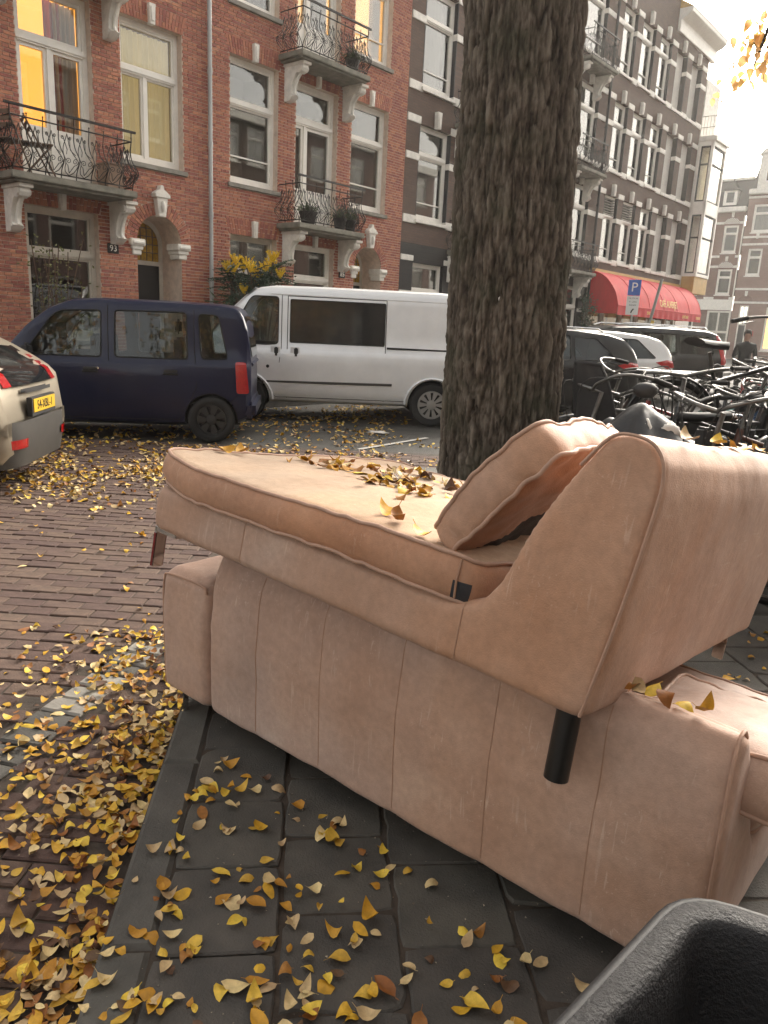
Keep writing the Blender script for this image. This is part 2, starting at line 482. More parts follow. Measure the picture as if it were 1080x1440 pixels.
def window(root, x0, x1, z0, z1, rec=.14, trans=(), mull=(), fm='white_paint', room='room_dark', fw=.075, bars=(), sill=True, sill_m='stone_grey',
           cur=None, pane='pane', depth=1.1, sashw=.034, panel=None, sillproj=.06):
    """window casing > panes, sill, curtains, room wall. mull: (x, za, zb)"""
    b = MB(); y0, y1 = rec, rec + .09
    b.box(x0, x0 + fw, y0, y1, z0, z1); b.box(x1 - fw, x1, y0, y1, z0, z1)
    b.box(x0 + fw, x1 - fw, y0 + .001, y1, z1 - fw, z1); b.box(x0 + fw, x1 - fw, y0 + .001, y1, z0, z0 + fw * 1.3)
    ix0, ix1, iz0, iz1 = x0 + fw, x1 - fw, z0 + fw * 1.3, z1 - fw
    zz = [iz0]
    for t in trans:
        b.box(ix0 - .03, ix1 + .03, y0 - .035, y1, t - .045, t + .03); b.box(ix0, ix1, y0 - .015, y1, t - .075, t - .045); zz += [t - .075, t + .03]
    zz.append(iz1)
    cells = []
    for k in range(0, len(zz), 2):
        za, zb = zz[k], zz[k + 1]
        ms = [mm[0] for mm in mull if mm[1] < (za + zb) / 2 < mm[2]]
        xx = [ix0]
        for xm in ms:
            b.box(xm - .035, xm + .035, y0 - .004, y1, za, zb); xx += [xm - .035, xm + .035]
        xx.append(ix1)
        for q in range(0, len(xx), 2): cells.append((xx[q], xx[q + 1], za, zb))
    for (a, c, za, zb) in cells:       # sash frames, set back
        s = sashw
        pz = za
        if panel and abs(za - iz0) < .01:
            b.box(a, c, y0 + .03, y1 - .01, za, za + panel); b.box(a + .1, c - .1, y0 + .015, y0 + .032, za + .1, za + panel - .09); pz = za + panel
        b.box(a, a + s, y0 + .02, y1 - .005, pz, zb); b.box(c - s, c, y0 + .02, y1 - .005, pz, zb)
        b.box(a + s, c - s, y0 + .021, y1 - .005, zb - s, zb); b.box(a + s, c - s, y0 + .021, y1 - .005, pz, pz + s * 1.3)
    for t in bars: b.box(ix0, ix1, y0 + .018, y0 + .05, t - .014, t + .014)
    w = b.build('window', fm, root)
    for (a, c, za, zb) in cells:
        pz = za + (panel if panel and abs(za - iz0) < .01 else 0)
        y = y0 + .055
        MB().box(a + sashw - .004, c - sashw + .004, y, y + .005, pz + sashw * 1.2, zb - sashw + .004).build('pane', pane, w)
    if room:
        r = MB(); yb = y1 + depth
        e = .35
        r.add([(x0 - e, yb, z0 - .05), (x1 + e, yb, z0 - .05), (x1 + e, yb, z1 + .05), (x0 - e, yb, z1 + .05),
               (x0 - .02, y1 + .001, z0), (x1 + .02, y1 + .001, z0), (x1 + .02, y1 + .001, z1), (x0 - .02, y1 + .001, z1)],
              [(0, 1, 2, 3), (4, 0, 3, 7), (5, 6, 2, 1), (7, 3, 2, 6), (4, 5, 1, 0)])
        r.build('room_wall', room, w)
    if sill: MB().box(x0 - .07, x1 + .07, -sillproj, rec + .03, z0 - .085, z0 - .003).build('sill', sill_m, w, bevel=.008)
    for cc in (cur or []):
        curtain(w, cc[0], cc[1], z0 + .1 if len(cc) < 5 else cc[4], z1 - .1, y1 + .12, cc[2], cc[3] if len(cc) > 3 else 9, skew=cc[5] if len(cc) > 5 else 0)
    return w

def keystone(root, x, z0, z1, wd=.12, proj=.09, m='plaster'):
    b = MB()
    f = lambda p, q, h: (x + p, h, q)
    b.prism([(-wd * .42, z0), (wd * .42, z0), (wd * .55, z1), (-wd * .55, z1)], -proj, .02, f)
    b.prism([(-wd * .25, z0 + .05), (wd * .25, z0 + .05), (wd * .34, z1 - .05), (-wd * .34, z1 - .05)], -proj - .018, -proj + .002, f)
    return b.build('keystone', m, root, bevel=.006)

def corbel(root, x, z0, z1, proj=.55, wd=.17, m='plaster'):
    """scrolled bracket below a balcony slab"""
    h = z1 - z0
    prof = [(0, z1), (proj, z1), (proj, z1 - .07 * h), (proj - .03, z1 - .10 * h), (proj - .02, z1 - .17 * h), (proj - .06, z1 - .26 * h), (proj - .16, z1 - .30 * h), (proj - .2, z1 - .26 * h),
            (proj - .27, z1 - .34 * h), (proj - .34, z1 - .52 * h), (proj - .37, z1 - .72 * h), (proj - .37, z1 - .80 * h), (proj - .30, z1 - .86 * h), (proj - .36, z1 - .93 * h), (proj - .42, z0), (0, z0)]
    f = lambda p, q, hh: (x + hh, -p, q)
    b = MB().prism(prof, -wd / 2, wd / 2, f)
    b.prism([(0, z1), (proj + .03, z1), (proj + .03, z1 - .055), (0, z1 - .055)], -wd / 2 - .03, wd / 2 + .03, f)
    # carved raised spine along the concave face
    pts = [(x, -(proj - .05), z1 - .18 * h), (x, -(proj - .19), z1 - .32 * h), (x, -(proj - .29), z1 - .5 * h), (x, -(proj - .34), z1 - .72 * h), (x, -(proj - .31), z1 - .86 * h)]
    b.tube(catmull(pts, 4), .032, 6)
    for k in (-1, 1):
        b.tube([(x + k * wd * .5, -(proj - .09), z1 - .17 * h), (x + k * (wd * .5 + .025), -(proj - .09), z1 - .17 * h)], .055, 10)
        b.tube([(x + k * wd * .5, -(proj - .38), z1 - .88 * h), (x + k * (wd * .5 + .015), -(proj - .38), z1 - .88 * h)], .04, 10)
    return b.build('corbel', m, root, bevel=.006)

def spiral(cx, cy, r, turns, a0, hand=1, n=22):
    return [(cx + r * (1 - .82 * k / n) * math.cos(a0 + hand * turns * 6.283 * k / n), cy + r * (1 - .82 * k / n) * math.sin(a0 + hand * turns * 6.283 * k / n)) for k in range(n + 1)]

def balcony(root, x0, x1, z, proj=.72, wall_x=(None, None)):
    """stone slab on two corbels with a bellied wrought iron railing; z = slab top"""
    sl = MB().box(x0, x1, -proj, .05, z - .11, z).build('balcony_slab', 'slab_stone', root, bevel=.015)
    MB().box(x0 + .06, x1 - .06, -proj + .05, .04, z - .15, z - .111).build('slab_moulding', 'slab_stone', sl, bevel=.01)
    for xc in wall_x: corbel(root, xc, z - .15 - .70, z - .152, proj - .14)
    b = MB()
    zt = z + .78; ri = .008
    belly = lambda t: .0 + .13 * math.exp(-((t - .30) / .17) ** 2) - .03 * math.exp(-((t - .72) / .15) ** 2)
    def bar(pt, out):                       # pt(t-independent) base point, out = outward vector
        return [(pt[0] + out[0] * belly(k / 14), pt[1] + out[1] * belly(k / 14), z + .06 + (zt + .04 - z - .06) * k / 14) for k in range(15)]
    runs = [((x0 + .06, -proj + .07), (x1 - .06, -proj + .07), (0, -1)), ((x0 + .06, 0), (x0 + .06, -proj + .07), (-1, 0)), ((x1 - .06, -proj + .07), (x1 - .06, 0), (1, 0))]
    for (a, c, o) in runs:
        ln = math.hypot(c[0] - a[0], c[1] - a[1]); nb = max(3, round(ln / .26)); d = ((c[0] - a[0]) / ln, (c[1] - a[1]) / ln)
        b.tube([(a[0], a[1], z + .055), (c[0], c[1], z + .055)], .011, 6); b.tube([(a[0], a[1], zt), (c[0], c[1], zt)], .012, 6)
        for k in range(nb + 1):
            p = (a[0] + d[0] * ln * k / nb, a[1] + d[1] * ln * k / nb)
            b.tube(bar(p, o), ri, 5)
            b.tube([(p[0], p[1], z), (p[0], p[1], z + .06)], .009, 5)
            b.lathe([(0, -.02), (.016, 0), (0, .02)], 6, M=Matrix.Translation((p[0], p[1], zt + .055)))
            if k < nb:                        # heart-shaped scroll pairs between the bars
                pm = (p[0] + d[0] * ln / nb / 2, p[1] + d[1] * ln / nb / 2); hw = ln / nb
                for hnd in (-1, 1):
                    for (cy, r, a0, tn) in ((.20, .052, -1.57, 1.5), (.56, .028, 1.57, -1.3)):
                        pts = spiral(hnd * hw * .22, cy, r, tn, a0, hnd)
                        lead = [(0, cy - .16)] if tn > 0 else [(hnd * hw * .30, .30), (hnd * hw * .1, .38)]
                        P = []
                        for (sx, sz) in lead + pts:
                            t = sz / .78
                            P.append((pm[0] + d[0] * sx + o[0] * belly(t), pm[1] + d[1] * sx + o[1] * belly(t), z + .06 + sz))
                        b.tube(P, .0058, 4)
                # lyre curve
                for sg in (-1, 1):
                    P = []
                    for q in range(13):
                        t = q / 12; sx = sg * hw * .47 * math.sin(t ** .62 * 3.14) * (1 - .35 * t)
                        P.append((pm[0] + d[0] * sx + o[0] * belly(t), pm[1] + d[1] * sx + o[1] * belly(t), z + .06 + t * .62))
                    b.tube(P, .0065, 5)
    rl = b.build('railing', 'iron', root)
    h = MB()
    zr = z + .93
    h.box(x0 - .02, x1 + .02, -proj + .045, -proj + .085, zr - .015, zr + .02)
    for xx in (x0 + .06, (x0 + x1) / 2, x1 - .06): h.tube([(xx, -proj + .07, zt - .02), (xx, -proj + .065, zr)], .01, 6)
    h.build('handrail', 'iron', rl)
    return sl

# ---- brickwork
BC, BL, BHD = .0605, .212, .104                       # course pitch, stretcher pitch, header pitch
def make_bricks(root, s0, x0, x1, z0, z1, holes, arches, flats, nsingle):
    """cross-bond brick faces proud of the mortar wall. holes: rects without courses; arches: (cx, spring, r0, r1); flats: (x0,x1,z0,z1)"""
    items = []
    nrow = int((z1 - z0) / BC)
    for j in range(nrow):
        za = z0 + j * BC; zb = za + BC - .013; zc = (za + zb) / 2
        cuts = [(h[0], h[1]) for h in holes if h[2] - .03 < zc < h[3] + .002] + [(f[0] - .02, f[1] + .02) for f in flats if f[2] < zc < f[3]]
        for (cx, sp, r0, r1) in arches:
            if zc > sp and zc < sp + r1:
                hw = math.sqrt(r1 * r1 - (zc - sp) ** 2); cuts.append((cx - hw, cx + hw))
        cuts.sort(); iv = []; cur = x0
        for a, b in cuts:
            if a > cur: iv.append((cur, a))
            cur = max(cur, b)
        if cur < x1: iv.append((cur, x1))
        head = j % 2; pit = BHD if head else BL; off = (BHD / 2 if head else (BL / 2 if j % 4 else 0)) - .3
        k0 = int((x0 - off) / pit) - 1
        for (a, b) in iv:
            k = int((a - off) / pit) - 1
            while off + k * pit < b:
                xa, xb = max(a + .005, off + k * pit), min(b - .005, off + (k + 1) * pit - .011)
                if xb - xa > .03: items.append((xa, xb, za, zb, abs((xb - xa) - (pit - .011)) < .002))
                k += 1
    scored = []
    for q in items:
        w = U * (s0 + (q[0] + q[1]) / 2) + N * FACE_D
        p = pix((w.x, w.y, q[2]))
        if q[4] and (q[1] - q[0]) > .15 and 3 < p[0] < 1077 and 3 < p[1] < 415: scored.append((p[2], q))
    scored.sort(key=lambda t: t[0]); single = {id(t[1]) for t in scored[:nsingle]}
    me = MB().bevbox(0, BL - .011, 0, BC - .011, 0, .018, .003)
    for k in range(len(me.v)): v = me.v[k]; me.v[k] = (v[0], -v[2] + .006, v[1])
    me = me.mesh('brick', 'brick_red')
    b = MB()
    for q in items:
        pr = -.012 + rng.uniform(-.003, .002)
        if id(q) in single: link('brick', me, root, None, Matrix.Translation((q[0], rng.uniform(-.002, .003), q[2])))
        else: b.add([(q[0], pr, q[2]), (q[1], pr, q[2]), (q[1], pr, q[3]), (q[0], pr, q[3]), (q[0], .002, q[2]), (q[1], .002, q[2]), (q[1], .002, q[3]), (q[0], .002, q[3])],
                    [(0, 1, 2, 3), (0, 4, 5, 1), (1, 5, 6, 2), (2, 6, 7, 3), (3, 7, 4, 0)], 0, rng.random())
    for (a, c, za, zb) in flats:                       # fanned soldier courses over windows
        n = round((c - a) / .062); cx = (a + c) / 2
        for k in range(n):
            for (ta, tb) in (((0, .62), (.66, 1)) if k % 2 else ((0, .32), (.36, 1))):
                P = []
                for (xx, t) in ((k, ta), (k + .84, ta), (k + .84, tb), (k, tb)):
                    xb = a + (c - a) * xx / n; P.append((cx + (xb - cx) * (1 + .13 * t), za + (zb - za) * t))
                tn = rng.random()
                b.add([(p[0], -.013, p[1]) for p in P] + [(p[0], .002, p[1]) for p in P], [(0, 1, 2, 3), (0, 4, 5, 1), (1, 5, 6, 2), (2, 6, 7, 3), (3, 7, 4, 0)], 0, tn)
    for (cx, sp, r0, r1) in arches:                    # voussoirs
        n = 27
        for k in range(n):
            a0 = math.pi * k / n + .012; a1 = math.pi * (k + 1) / n - .012
            for (ta, tb) in (((0, .64), (.68, 1)) if k % 2 else ((0, .30), (.34, 1))):
                ra, rb = lerp(r0, r1, ta), lerp(r0, r1, tb)
                P = [(cx + r * math.cos(an), sp + r * math.sin(an)) for (r, an) in ((ra, a0), (rb, a0), (rb, a1), (ra, a1))]
                b.add([(p[0], -.016, p[1]) for p in P] + [(p[0], .004, p[1]) for p in P], [(0, 1, 2, 3), (0, 4, 5, 1), (1, 5, 6, 2), (2, 6, 7, 3), (3, 7, 4, 0)], 0, rng.random())
    b.build('bricks', 'brick_red', root, kind='stuff')

def arch_fill(mb, cx, sp, r, zt, rec):
    """spandrels between an arch opening and its bounding rectangle, with the curved soffit"""
    n = 20
    pts = [(cx + r * math.cos(math.pi * k / n), sp + r * math.sin(math.pi * k / n)) for k in range(n + 1)]
    for k in range(n):
        p, q = pts[k], pts[k + 1]
        mb.add([(p[0], 0, p[1]), (q[0], 0, q[1]), (q[0], 0, zt), (p[0], 0, zt)], [(0, 1, 2, 3)])
        mb.add([(p[0], 0, p[1]), (q[0], 0, q[1]), (q[0], rec, q[1]), (p[0], rec, p[1])], [(0, 1, 2, 3)])

def front_door(root, cx, sp, r, z0, zt, side_dark=True, fanlight='glass_stain'):
    """recessed porch behind the arch: door, fanlight with leading, impost stones"""
    yb = .62
    b = MB()
    x0, x1 = cx - r, cx + r
    fan0 = sp - .30
    b.box(x0, x1, yb, yb + .05, fan0 - .09, fan0 - .01)
    b.box(x0, x0 + .30, yb, yb + .06, z0, fan0 - .09); b.box(x1 - .08, x1, yb, yb + .06, z0, fan0 - .09)
    f = lambda p, q, h: (p, h, q)
    n = 16
    ring = [(cx + r * math.cos(math.pi * k / n), sp + r * math.sin(math.pi * k / n)) for k in range(n + 1)]
    inner = [(cx + (r - .09) * math.cos(math.pi * k / n) , sp + (r - .09) * math.sin(math.pi * k / n)) for k in range(n + 1)]
    for k in range(n): b.prism([ring[k], ring[k + 1], inner[k + 1], inner[k]], yb, yb + .05, f)
    b.box(x0, x0 + .09, yb, yb + .05, fan0 - .01, sp); b.box(x1 - .09, x1, yb, yb + .05, fan0 - .01, sp)
    d = b.build('door_frame', 'old_paint', root)
    MB().box(x0 + .30, x1 - .08, yb + .02, yb + .05, z0, fan0 - .09).build('door', 'door_black', d)
    gl = MB().prism(inner + [(x0 + .09, fan0 - .01), (x1 - .09, fan0 - .01)], yb + .015, yb + .03, f).build('fanlight', fanlight, d)
    ld = MB()
    for k in range(1, 6):
        x = x0 + .09 + (2 * r - .18) * k / 6; top = sp + math.sqrt(max(0, (r - .1) ** 2 - (x - cx) ** 2))
        ld.box(x - .006, x + .006, yb + .006, yb + .018, fan0, top)
    for k in range(1, 5):
        z = fan0 + .15 * k; hw = (r - .1) if z < sp else math.sqrt(max(0, (r - .1) ** 2 - (z - sp) ** 2))
        ld.box(cx - hw, cx + hw, yb + .007, yb + .017, z - .006, z + .006)
    ld.build('leading', 'lead', gl)
    for s in (-1, 1):                                  # imposts
        xx = cx + s * (r + .02)
        im = MB()
        im.box(xx - .15, xx + .15, -.09, .30, sp - .10, sp + .02); im.box(xx - .12, xx + .12, -.06, .30, sp - .17, sp - .10); im.box(xx - .095, xx + .095, -.035, .28, sp - .26, sp - .17)
        im.tube([(xx - .12 * 1.0, -.065, sp - .045), (xx + .12, -.065, sp - .045)], .05, 10)
        im.build('impost', 'plaster', root, bevel=.012)
    k = MB()                                           # carved keystone
    k.prism([(-.075, sp + r - .03), (.075, sp + r - .03), (.12, sp + r + .30), (-.12, sp + r + .30)], -.13, .02, lambda p, q, h: (cx + p, h, q))
    k.box(cx - .16, cx + .16, -.16, .02, sp + r + .30, sp + r + .36)
    k.prism([(-.17, sp + r + .36), (.17, sp + r + .36), (.10, sp + r + .42), (.05, sp + r + .44), (.03, sp + r + .52), (-.03, sp + r + .52), (-.05, sp + r + .44), (-.10, sp + r + .42)], -.13, .02, lambda p, q, h: (cx + p, h, q))
    k.tube([(cx, -.14, sp + r + .05), (cx, -.155, sp + r + .15), (cx, -.14, sp + r + .24)], [.03, .05, .03], 8)
    k.build('keystone', 'plaster', root, bevel=.008)

def number_plate(root, x, z, s):
    b = MB().box(x - .11, x + .11, -.03, .0, z - .085, z + .085).build('house_number', 'enamel_black', root, bevel=.01)
    text('numerals', s, .15, Matrix.Translation((x, -.032, z - .002)) @ Matrix.Rotation(R(90), 4, 'X'), 'white_paint', b)
    return b

def downpipe(root, x, z0, z1, y=-.09, m='zinc', r=.042):
    b = MB().tube([(x, y, z0), (x, y, z1)], r, 12)
    z = z0 + .6
    while z < z1:
        b.tube([(x, y, z - .05), (x, y, z + .05)], r + .008, 12); b.box(x - .01, x + .01, y, .02, z - .012, z + .012); z += 1.28
    return b.build('drainpipe', m, root, smooth=40)

def red_house(name, label, s0, s1, wins, doors, balcs, archx, number, nsingle, pipe):
    rt = hroot(name, s0, label)
    W = s1 - s0; H = 13.2
    ops = []
    for q in wins + doors: ops.append((q['x0'] - s0, q['x1'] - s0, q['z0'], q['z1']))
    cx, sp, r = archx[0] - s0, archx[1], archx[2]
    aop = (cx - r, cx + r, .12, sp + r)
    b = MB(); wall_with_holes(0, W, 0, H, ops + [aop], .26, b)
    arch_fill(b, cx, sp, r, sp + r, .62)
    b.box(cx - r - .02, cx - r, .26, .64, .1, sp); b.box(cx + r, cx + r + .02, .26, .64, .1, sp)
    b.add([(0, 6, 0), (W, 6, 0), (W, 6, H), (0, 6, H), (0, 0, H), (W, 0, H), (0, 0, 0), (W, 0, 0)], [(0, 1, 2, 3), (4, 5, 2, 3), (6, 4, 3, 0), (5, 7, 1, 2)])
    b.build('wall', 'mortar', rt)
    bh = [(o[0], o[1], o[2] - .085 if i < len(wins) else o[2], o[3]) for i, o in enumerate(ops)] + [(aop[0], aop[1], .12, sp)]
    flats = [(o[0] - .03, o[1] + .03, o[3], o[3] + .30) for o in ops]
    make_bricks(rt, s0, 0.003, W - .003, .5, 9.9, bh, [(cx, sp, r, r + .22)], flats, nsingle)
    for i, q in enumerate(wins + doors):
        o = ops[i]
        kw = {k: v for k, v in q.items() if k not in ('x0', 'x1', 'z0', 'z1', 'ks')}
        for key in ('mull',):
            if key in kw: kw[key] = [(a - s0, c, d) for a, c, d in kw[key]]
        if 'cur' in kw: kw['cur'] = [tuple([c[0] - s0, c[1] - s0] + list(c[2:])) for c in kw['cur']]
        window(rt, *o, **kw)
        keystone(rt, (o[0] + o[1]) / 2 - .02, o[3] - .03, o[3] + .30)
    front_door(rt, cx, sp, r, .12, sp)
    for (x0, x1, z, wx) in balcs: balcony(rt, x0 - s0, x1 - s0, z, wall_x=[q - s0 for q in wx])
    number_plate(rt, number[0] - s0, number[1], number[2])
    if pipe is not None: downpipe(rt, pipe - s0, .3, H)
    MB().box(0, W, -.45, .0, H, H + .5).build('cornice', 'white_paint', rt, bevel=.03)
    return rt

A = 'white_paint'
red_house('brick_house', 'red brick house with amber lit balcony room and stained glass fanlight behind the navy car', 2.2, 10.03,
    [dict(x0=8.14, x1=9.41, z0=4.16, z1=6.48, trans=[5.70], mull=[(8.70, 4.2, 5.68)], room='room_brown', cur=[(8.2, 9.36, 'curtain_cream', 11)], fw=.085),
     dict(x0=6.30, x1=7.60, z0=1.0, z1=3.17, trans=[2.46], fm='old_paint', room='room_dark', fw=.085),
     dict(x0=8.14, x1=9.41, z0=7.43, z1=9.75, trans=[8.97], room='room_brown'),
     dict(x0=3.6, x1=4.9, z0=4.16, z1=6.48, trans=[5.70])],
    [dict(x0=6.33, x1=7.60, z0=3.56, z1=6.48, trans=[5.68], mull=[(6.93, 3.5, 5.62)], room='room_amber', sill=False, panel=.68, fw=.085, sashw=.05,
          cur=[(7.12, 7.52, 'curtain_grey', 5, 4.3), (6.98, 7.26, 'curtain_red', 2, 4.3)]),
     dict(x0=6.33, x1=7.60, z0=6.83, z1=9.75, trans=[8.95], mull=[(6.93, 6.5, 8.9)], sill=False, panel=.68)],
    [(5.79, 7.95, 3.54, (6.06, 7.9)), (5.79, 7.95, 6.81, (6.06, 7.9))], (8.845, 2.82, .485), (7.86, 2.62, '93'), 230, 9.98)
red_house('brick_house', 'red brick house with two planted balconies between the drainpipe and the dark banded house', 10.03, 16.08,
    [dict(x0=10.53, x1=11.80, z0=4.16, z1=6.5, trans=[5.70], bars=[4.70], room='room_brown', fw=.085),
     dict(x0=14.08, x1=15.38, z0=4.16, z1=6.5, trans=[5.74], bars=[4.74], room='room_brown', fw=.085),
     dict(x0=10.53, x1=11.80, z0=7.43, z1=9.75, trans=[8.97], room='room_dark', cur=[(10.6, 11.7, 'curtain_grey', 8)]),
     dict(x0=14.08, x1=15.38, z0=7.43, z1=9.75, trans=[8.97], bars=[7.95], room='room_gold', cur=[(14.95, 15.3, 'curtain_grey', 5)]),
     dict(x0=10.53, x1=11.80, z0=1.0, z1=3.18, trans=[2.46], fm='old_paint'),
     dict(x0=12.32, x1=13.60, z0=1.0, z1=3.17, trans=[2.46], fm='white_paint')],
    [dict(x0=12.31, x1=13.60, z0=3.56, z1=6.46, trans=[5.72], mull=[(12.72, 3.5, 5.7)], sill=False, panel=.62, sashw=.06, room='room_brown'),
     dict(x0=12.31, x1=13.60, z0=6.83, z1=9.75, trans=[8.97], mull=[(12.72, 6.5, 8.9)], sill=False, panel=.62, sashw=.06, room='room_gold', cur=[(12.9, 13.5, 'curtain_grey', 5)])],
    [(11.78, 13.87, 3.53, (12.04, 13.82)), (11.78, 13.87, 6.80, (12.04, 13.82))], (14.83, 2.84, .51), (13.89, 2.63, '85'), 60, None)

# ---- dark banded houses
def bricktex(name, c1, c2, cm, sc=1.0, bump=.5):
    M = bpy.data.materials.new(name); M.use_nodes = True
    t = M.node_tree; b = t.nodes['Principled BSDF']; b.inputs['Roughness'].default_value = .85
    tc = nd(t, 'ShaderNodeTexCoord'); mp = nd(t, 'ShaderNodeMapping'); mp.inputs['Rotation'].default_value = (R(90), 0, 0)
    sx = nd(t, 'ShaderNodeSeparateXYZ'); cb = nd(t, 'ShaderNodeCombineXYZ'); ad = nd(t, 'ShaderNodeMath', operation='ADD')
    t.links.new(tc.outputs['Object'], sx.inputs[0]); t.links.new(sx.outputs[0], ad.inputs[0]); t.links.new(sx.outputs[1], ad.inputs[1])
    t.links.new(ad.outputs[0], cb.inputs[0]); t.links.new(sx.outputs[2], cb.inputs[1])
    br = nd(t, 'ShaderNodeTexBrick'); br.inputs['Scale'].default_value = 1.0
    br.inputs['Brick Width'].default_value = .22 * sc; br.inputs['Row Height'].default_value = .062 * sc; br.inputs['Mortar Size'].default_value = .006
    br.inputs['Color1'].default_value = c4(c1); br.inputs['Color2'].default_value = c4(c2); br.inputs['Mortar'].default_value = c4(cm)
    n = nd(t, 'ShaderNodeTexNoise', Scale=2.2, Detail=6.0); t.links.new(tc.outputs['Object'], n.inputs['Vector'])
    mx = nd(t, 'ShaderNodeMixRGB', blend_type='MULTIPLY'); mx.inputs[0].default_value = .55
    mr = nd(t, 'ShaderNodeMapRange'); mr.inputs['To Min'].default_value = .55; mr.inputs['To Max'].default_value = 1.35
    t.links.new(n.outputs['Fac'], mr.inputs['Value']); t.links.new(mr.outputs[0], mx.inputs[2])
    t.links.new(cb.outputs[0], br.inputs['Vector']); t.links.new(br.outputs['Color'], mx.inputs[1]); t.links.new(mx.outputs[0], b.inputs['Base Color'])
    bp = nd(t, 'ShaderNodeBump', Strength=bump, Distance=.01); bp.invert = True
    t.links.new(br.outputs['Fac'], bp.inputs['Height']); t.links.new(bp.outputs[0], b.inputs['Normal'])
    MATS[name] = M
bricktex('brick_dark', (.115, .068, .047), (.085, .052, .038), (.07, .055, .045))
bricktex('brick_black', (.032, .029, .027), (.022, .021, .021), (.03, .028, .026))
bricktex('brick_blind', (.60, .57, .52), (.56, .53, .48), (.5, .47, .42))
bricktex('brick_far', (.20, .105, .08), (.16, .085, .066), (.2, .16, .14))
bricktex('brick_far2', (.26, .155, .125), (.22, .13, .105), (.25, .2, .18))
mat('reveal_black', (.02, .02, .021), .7, var=.3, scale=6)
mat('slate', (.075, .072, .07), .7, var=.35, scale=8, stretch=(1, 1, 3))

def banded_house(name, label, s0, s1, H, cols, rows, base_z, rec=.22, extra=None, bands=True, blind=(), louvres=(), group=None):
    """cols: (x0,x1) world s; rows: (z0, z1). White stone blocks at sills, mid height and heads."""
    rt = hroot(name, s0, label); W = s1 - s0
    ops = [(c[0] - s0, c[1] - s0, r[0], r[1]) for c in cols for r in rows]
    b = MB(); wall_with_holes(0, W, base_z, H, ops, rec, b)
    b.add([(0, 7, 0), (W, 7, 0), (W, 7, H), (0, 7, H), (0, 0, H), (W, 0, H), (0, 0, 0), (W, 0, 0)], [(0, 1, 2, 3), (4, 5, 2, 3), (6, 4, 3, 0), (5, 7, 1, 2)])
    b.build('wall', 'brick_dark', rt)
    # black painted reveals
    for o in ops:
        MB().box(o[1] - .003, o[1] + .02, -.004, rec - .001, o[2], o[3]).build('reveal', 'reveal_black', rt); MB().box(o[0] - .02, o[0] + .003, -.004, rec - .001, o[2], o[3]).build('reveal', 'reveal_black', rt)
    for ri, r in enumerate(rows):
        xs = sorted([(c[0] - s0, c[1] - s0) for c in cols])
        piers = [(0.03, xs[0][0])] + [(a[1], c[0]) for a, c in zip(xs, xs[1:])] + [(xs[-1][1], W - .03)]
        for (a, c) in piers:
            if c - a < .1: continue
            for zc, hh in ((r[0] - .02, .10), (r[0] + 1.49, .085), (r[1] + .06, .09)):
                MB().box(a - .012 if a > .1 else a, c + .012 if c < W - .1 else c, -.028, rec - .03, zc - hh, zc + hh).build('stone_block', 'plaster', rt, bevel=.01)
        for ci, c in enumerate(cols):
            x0, x1 = c[0] - s0, c[1] - s0
            ks = keystone(rt, (x0 + x1) / 2, r[1] - .02, r[1] + .38, .17, .12)
            if ci in blind:
                MB().box(x0, x1, rec - .02, rec + .1, r[0], r[1]).build('blind_panel', 'brick_blind', rt)
                MB().box(x0 - .05, x1 + .05, -.06, rec, r[0] - .12, r[0] - .004).build('sill', 'plaster', rt, bevel=.01)
            else:
                w = window(rt, x0, x1, r[0], r[1], rec - .1, trans=[r[0] + 1.62], bars=[r[0] + .45], fw=.08, room='room_dark', sill_m='plaster',
                           cur=[(x0 + .1, x0 + (x1 - x0) * rng.uniform(.35, .9), 'curtain_grey', 7)] if rng.random() < .75 else None, sillproj=.07)
                if (ci, ri) in louvres:
                    l = MB()
                    for q in range(7): l.box(x0 + .1, x1 - .1, rec - .14, rec - .06, r[1] - .14 - q * .09, r[1] - .10 - q * .09)
                    l.build('louvre', 'stone_grey', w)
    return rt

RZ = [(4.23, 6.53), (7.36, 9.66), (10.57, 12.7)]
d1 = banded_house('brick_house', 'dark brick house with white stone blocks beside the red brick house, half behind the trunk', 16.08, 21.6, 14.8, [(16.65, 18.0), (18.55, 19.8), (20.3, 21.2)], RZ, 3.62)
def dark_base(rt, W, ops):
    b = MB(); wall_with_holes(0, W, 0, 3.618, ops, .2, b); bb = b.build('base_wall', 'brick_black', rt)
    for o in ops: window(rt, *o, .1, trans=[o[2] + 1.45], mull=[((o[0] + o[1]) / 2, 0, o[2] + 1.4)], room='room_dark', sill_m='plaster')
    for z in (3.25, 2.35):
        xs = [0.02] + [v for o in ops for v in (o[0], o[1])] + [W - .02]
        for q in range(0, len(xs), 2): MB().box(xs[q], xs[q + 1], -.025, .05, z - .07, z + .07).build('stone_block', 'plaster', rt, bevel=.01)
    MB().box(0, W, -.05, .05, .1, .7).build('plinth', 'stone_grey', rt)
dark_base(d1, 5.52, [(.56, 1.95, 1.0, 3.15), (2.5, 3.7, 1.0, 3.15), (4.2, 5.1, 1.0, 3.15)])
balcony(d1, 18.15 - 16.08, 20.1 - 16.08, 3.6, wall_x=(18.3 - 16.08, 19.95 - 16.08)); balcony(d1, 18.15 - 16.08, 20.1 - 16.08, 6.84, wall_x=(18.3 - 16.08, 19.95 - 16.08))
d2 = banded_house('brick_house', 'dark brick house with iron balconies between the trunk and the cafe', 21.6, 27.2, 14.8, [(22.2, 23.5), (25.0, 26.55)], RZ, 3.62)
dark_base(d2, 5.6, [(.6, 1.9, 1.0, 3.15), (3.4, 4.95, 1.0, 3.15)])
for z in (3.6, 6.84, 10.05): balcony(d2, 24.35 - 21.6, 26.3 - 21.6, z, wall_x=(24.5 - 21.6, 26.1 - 21.6))
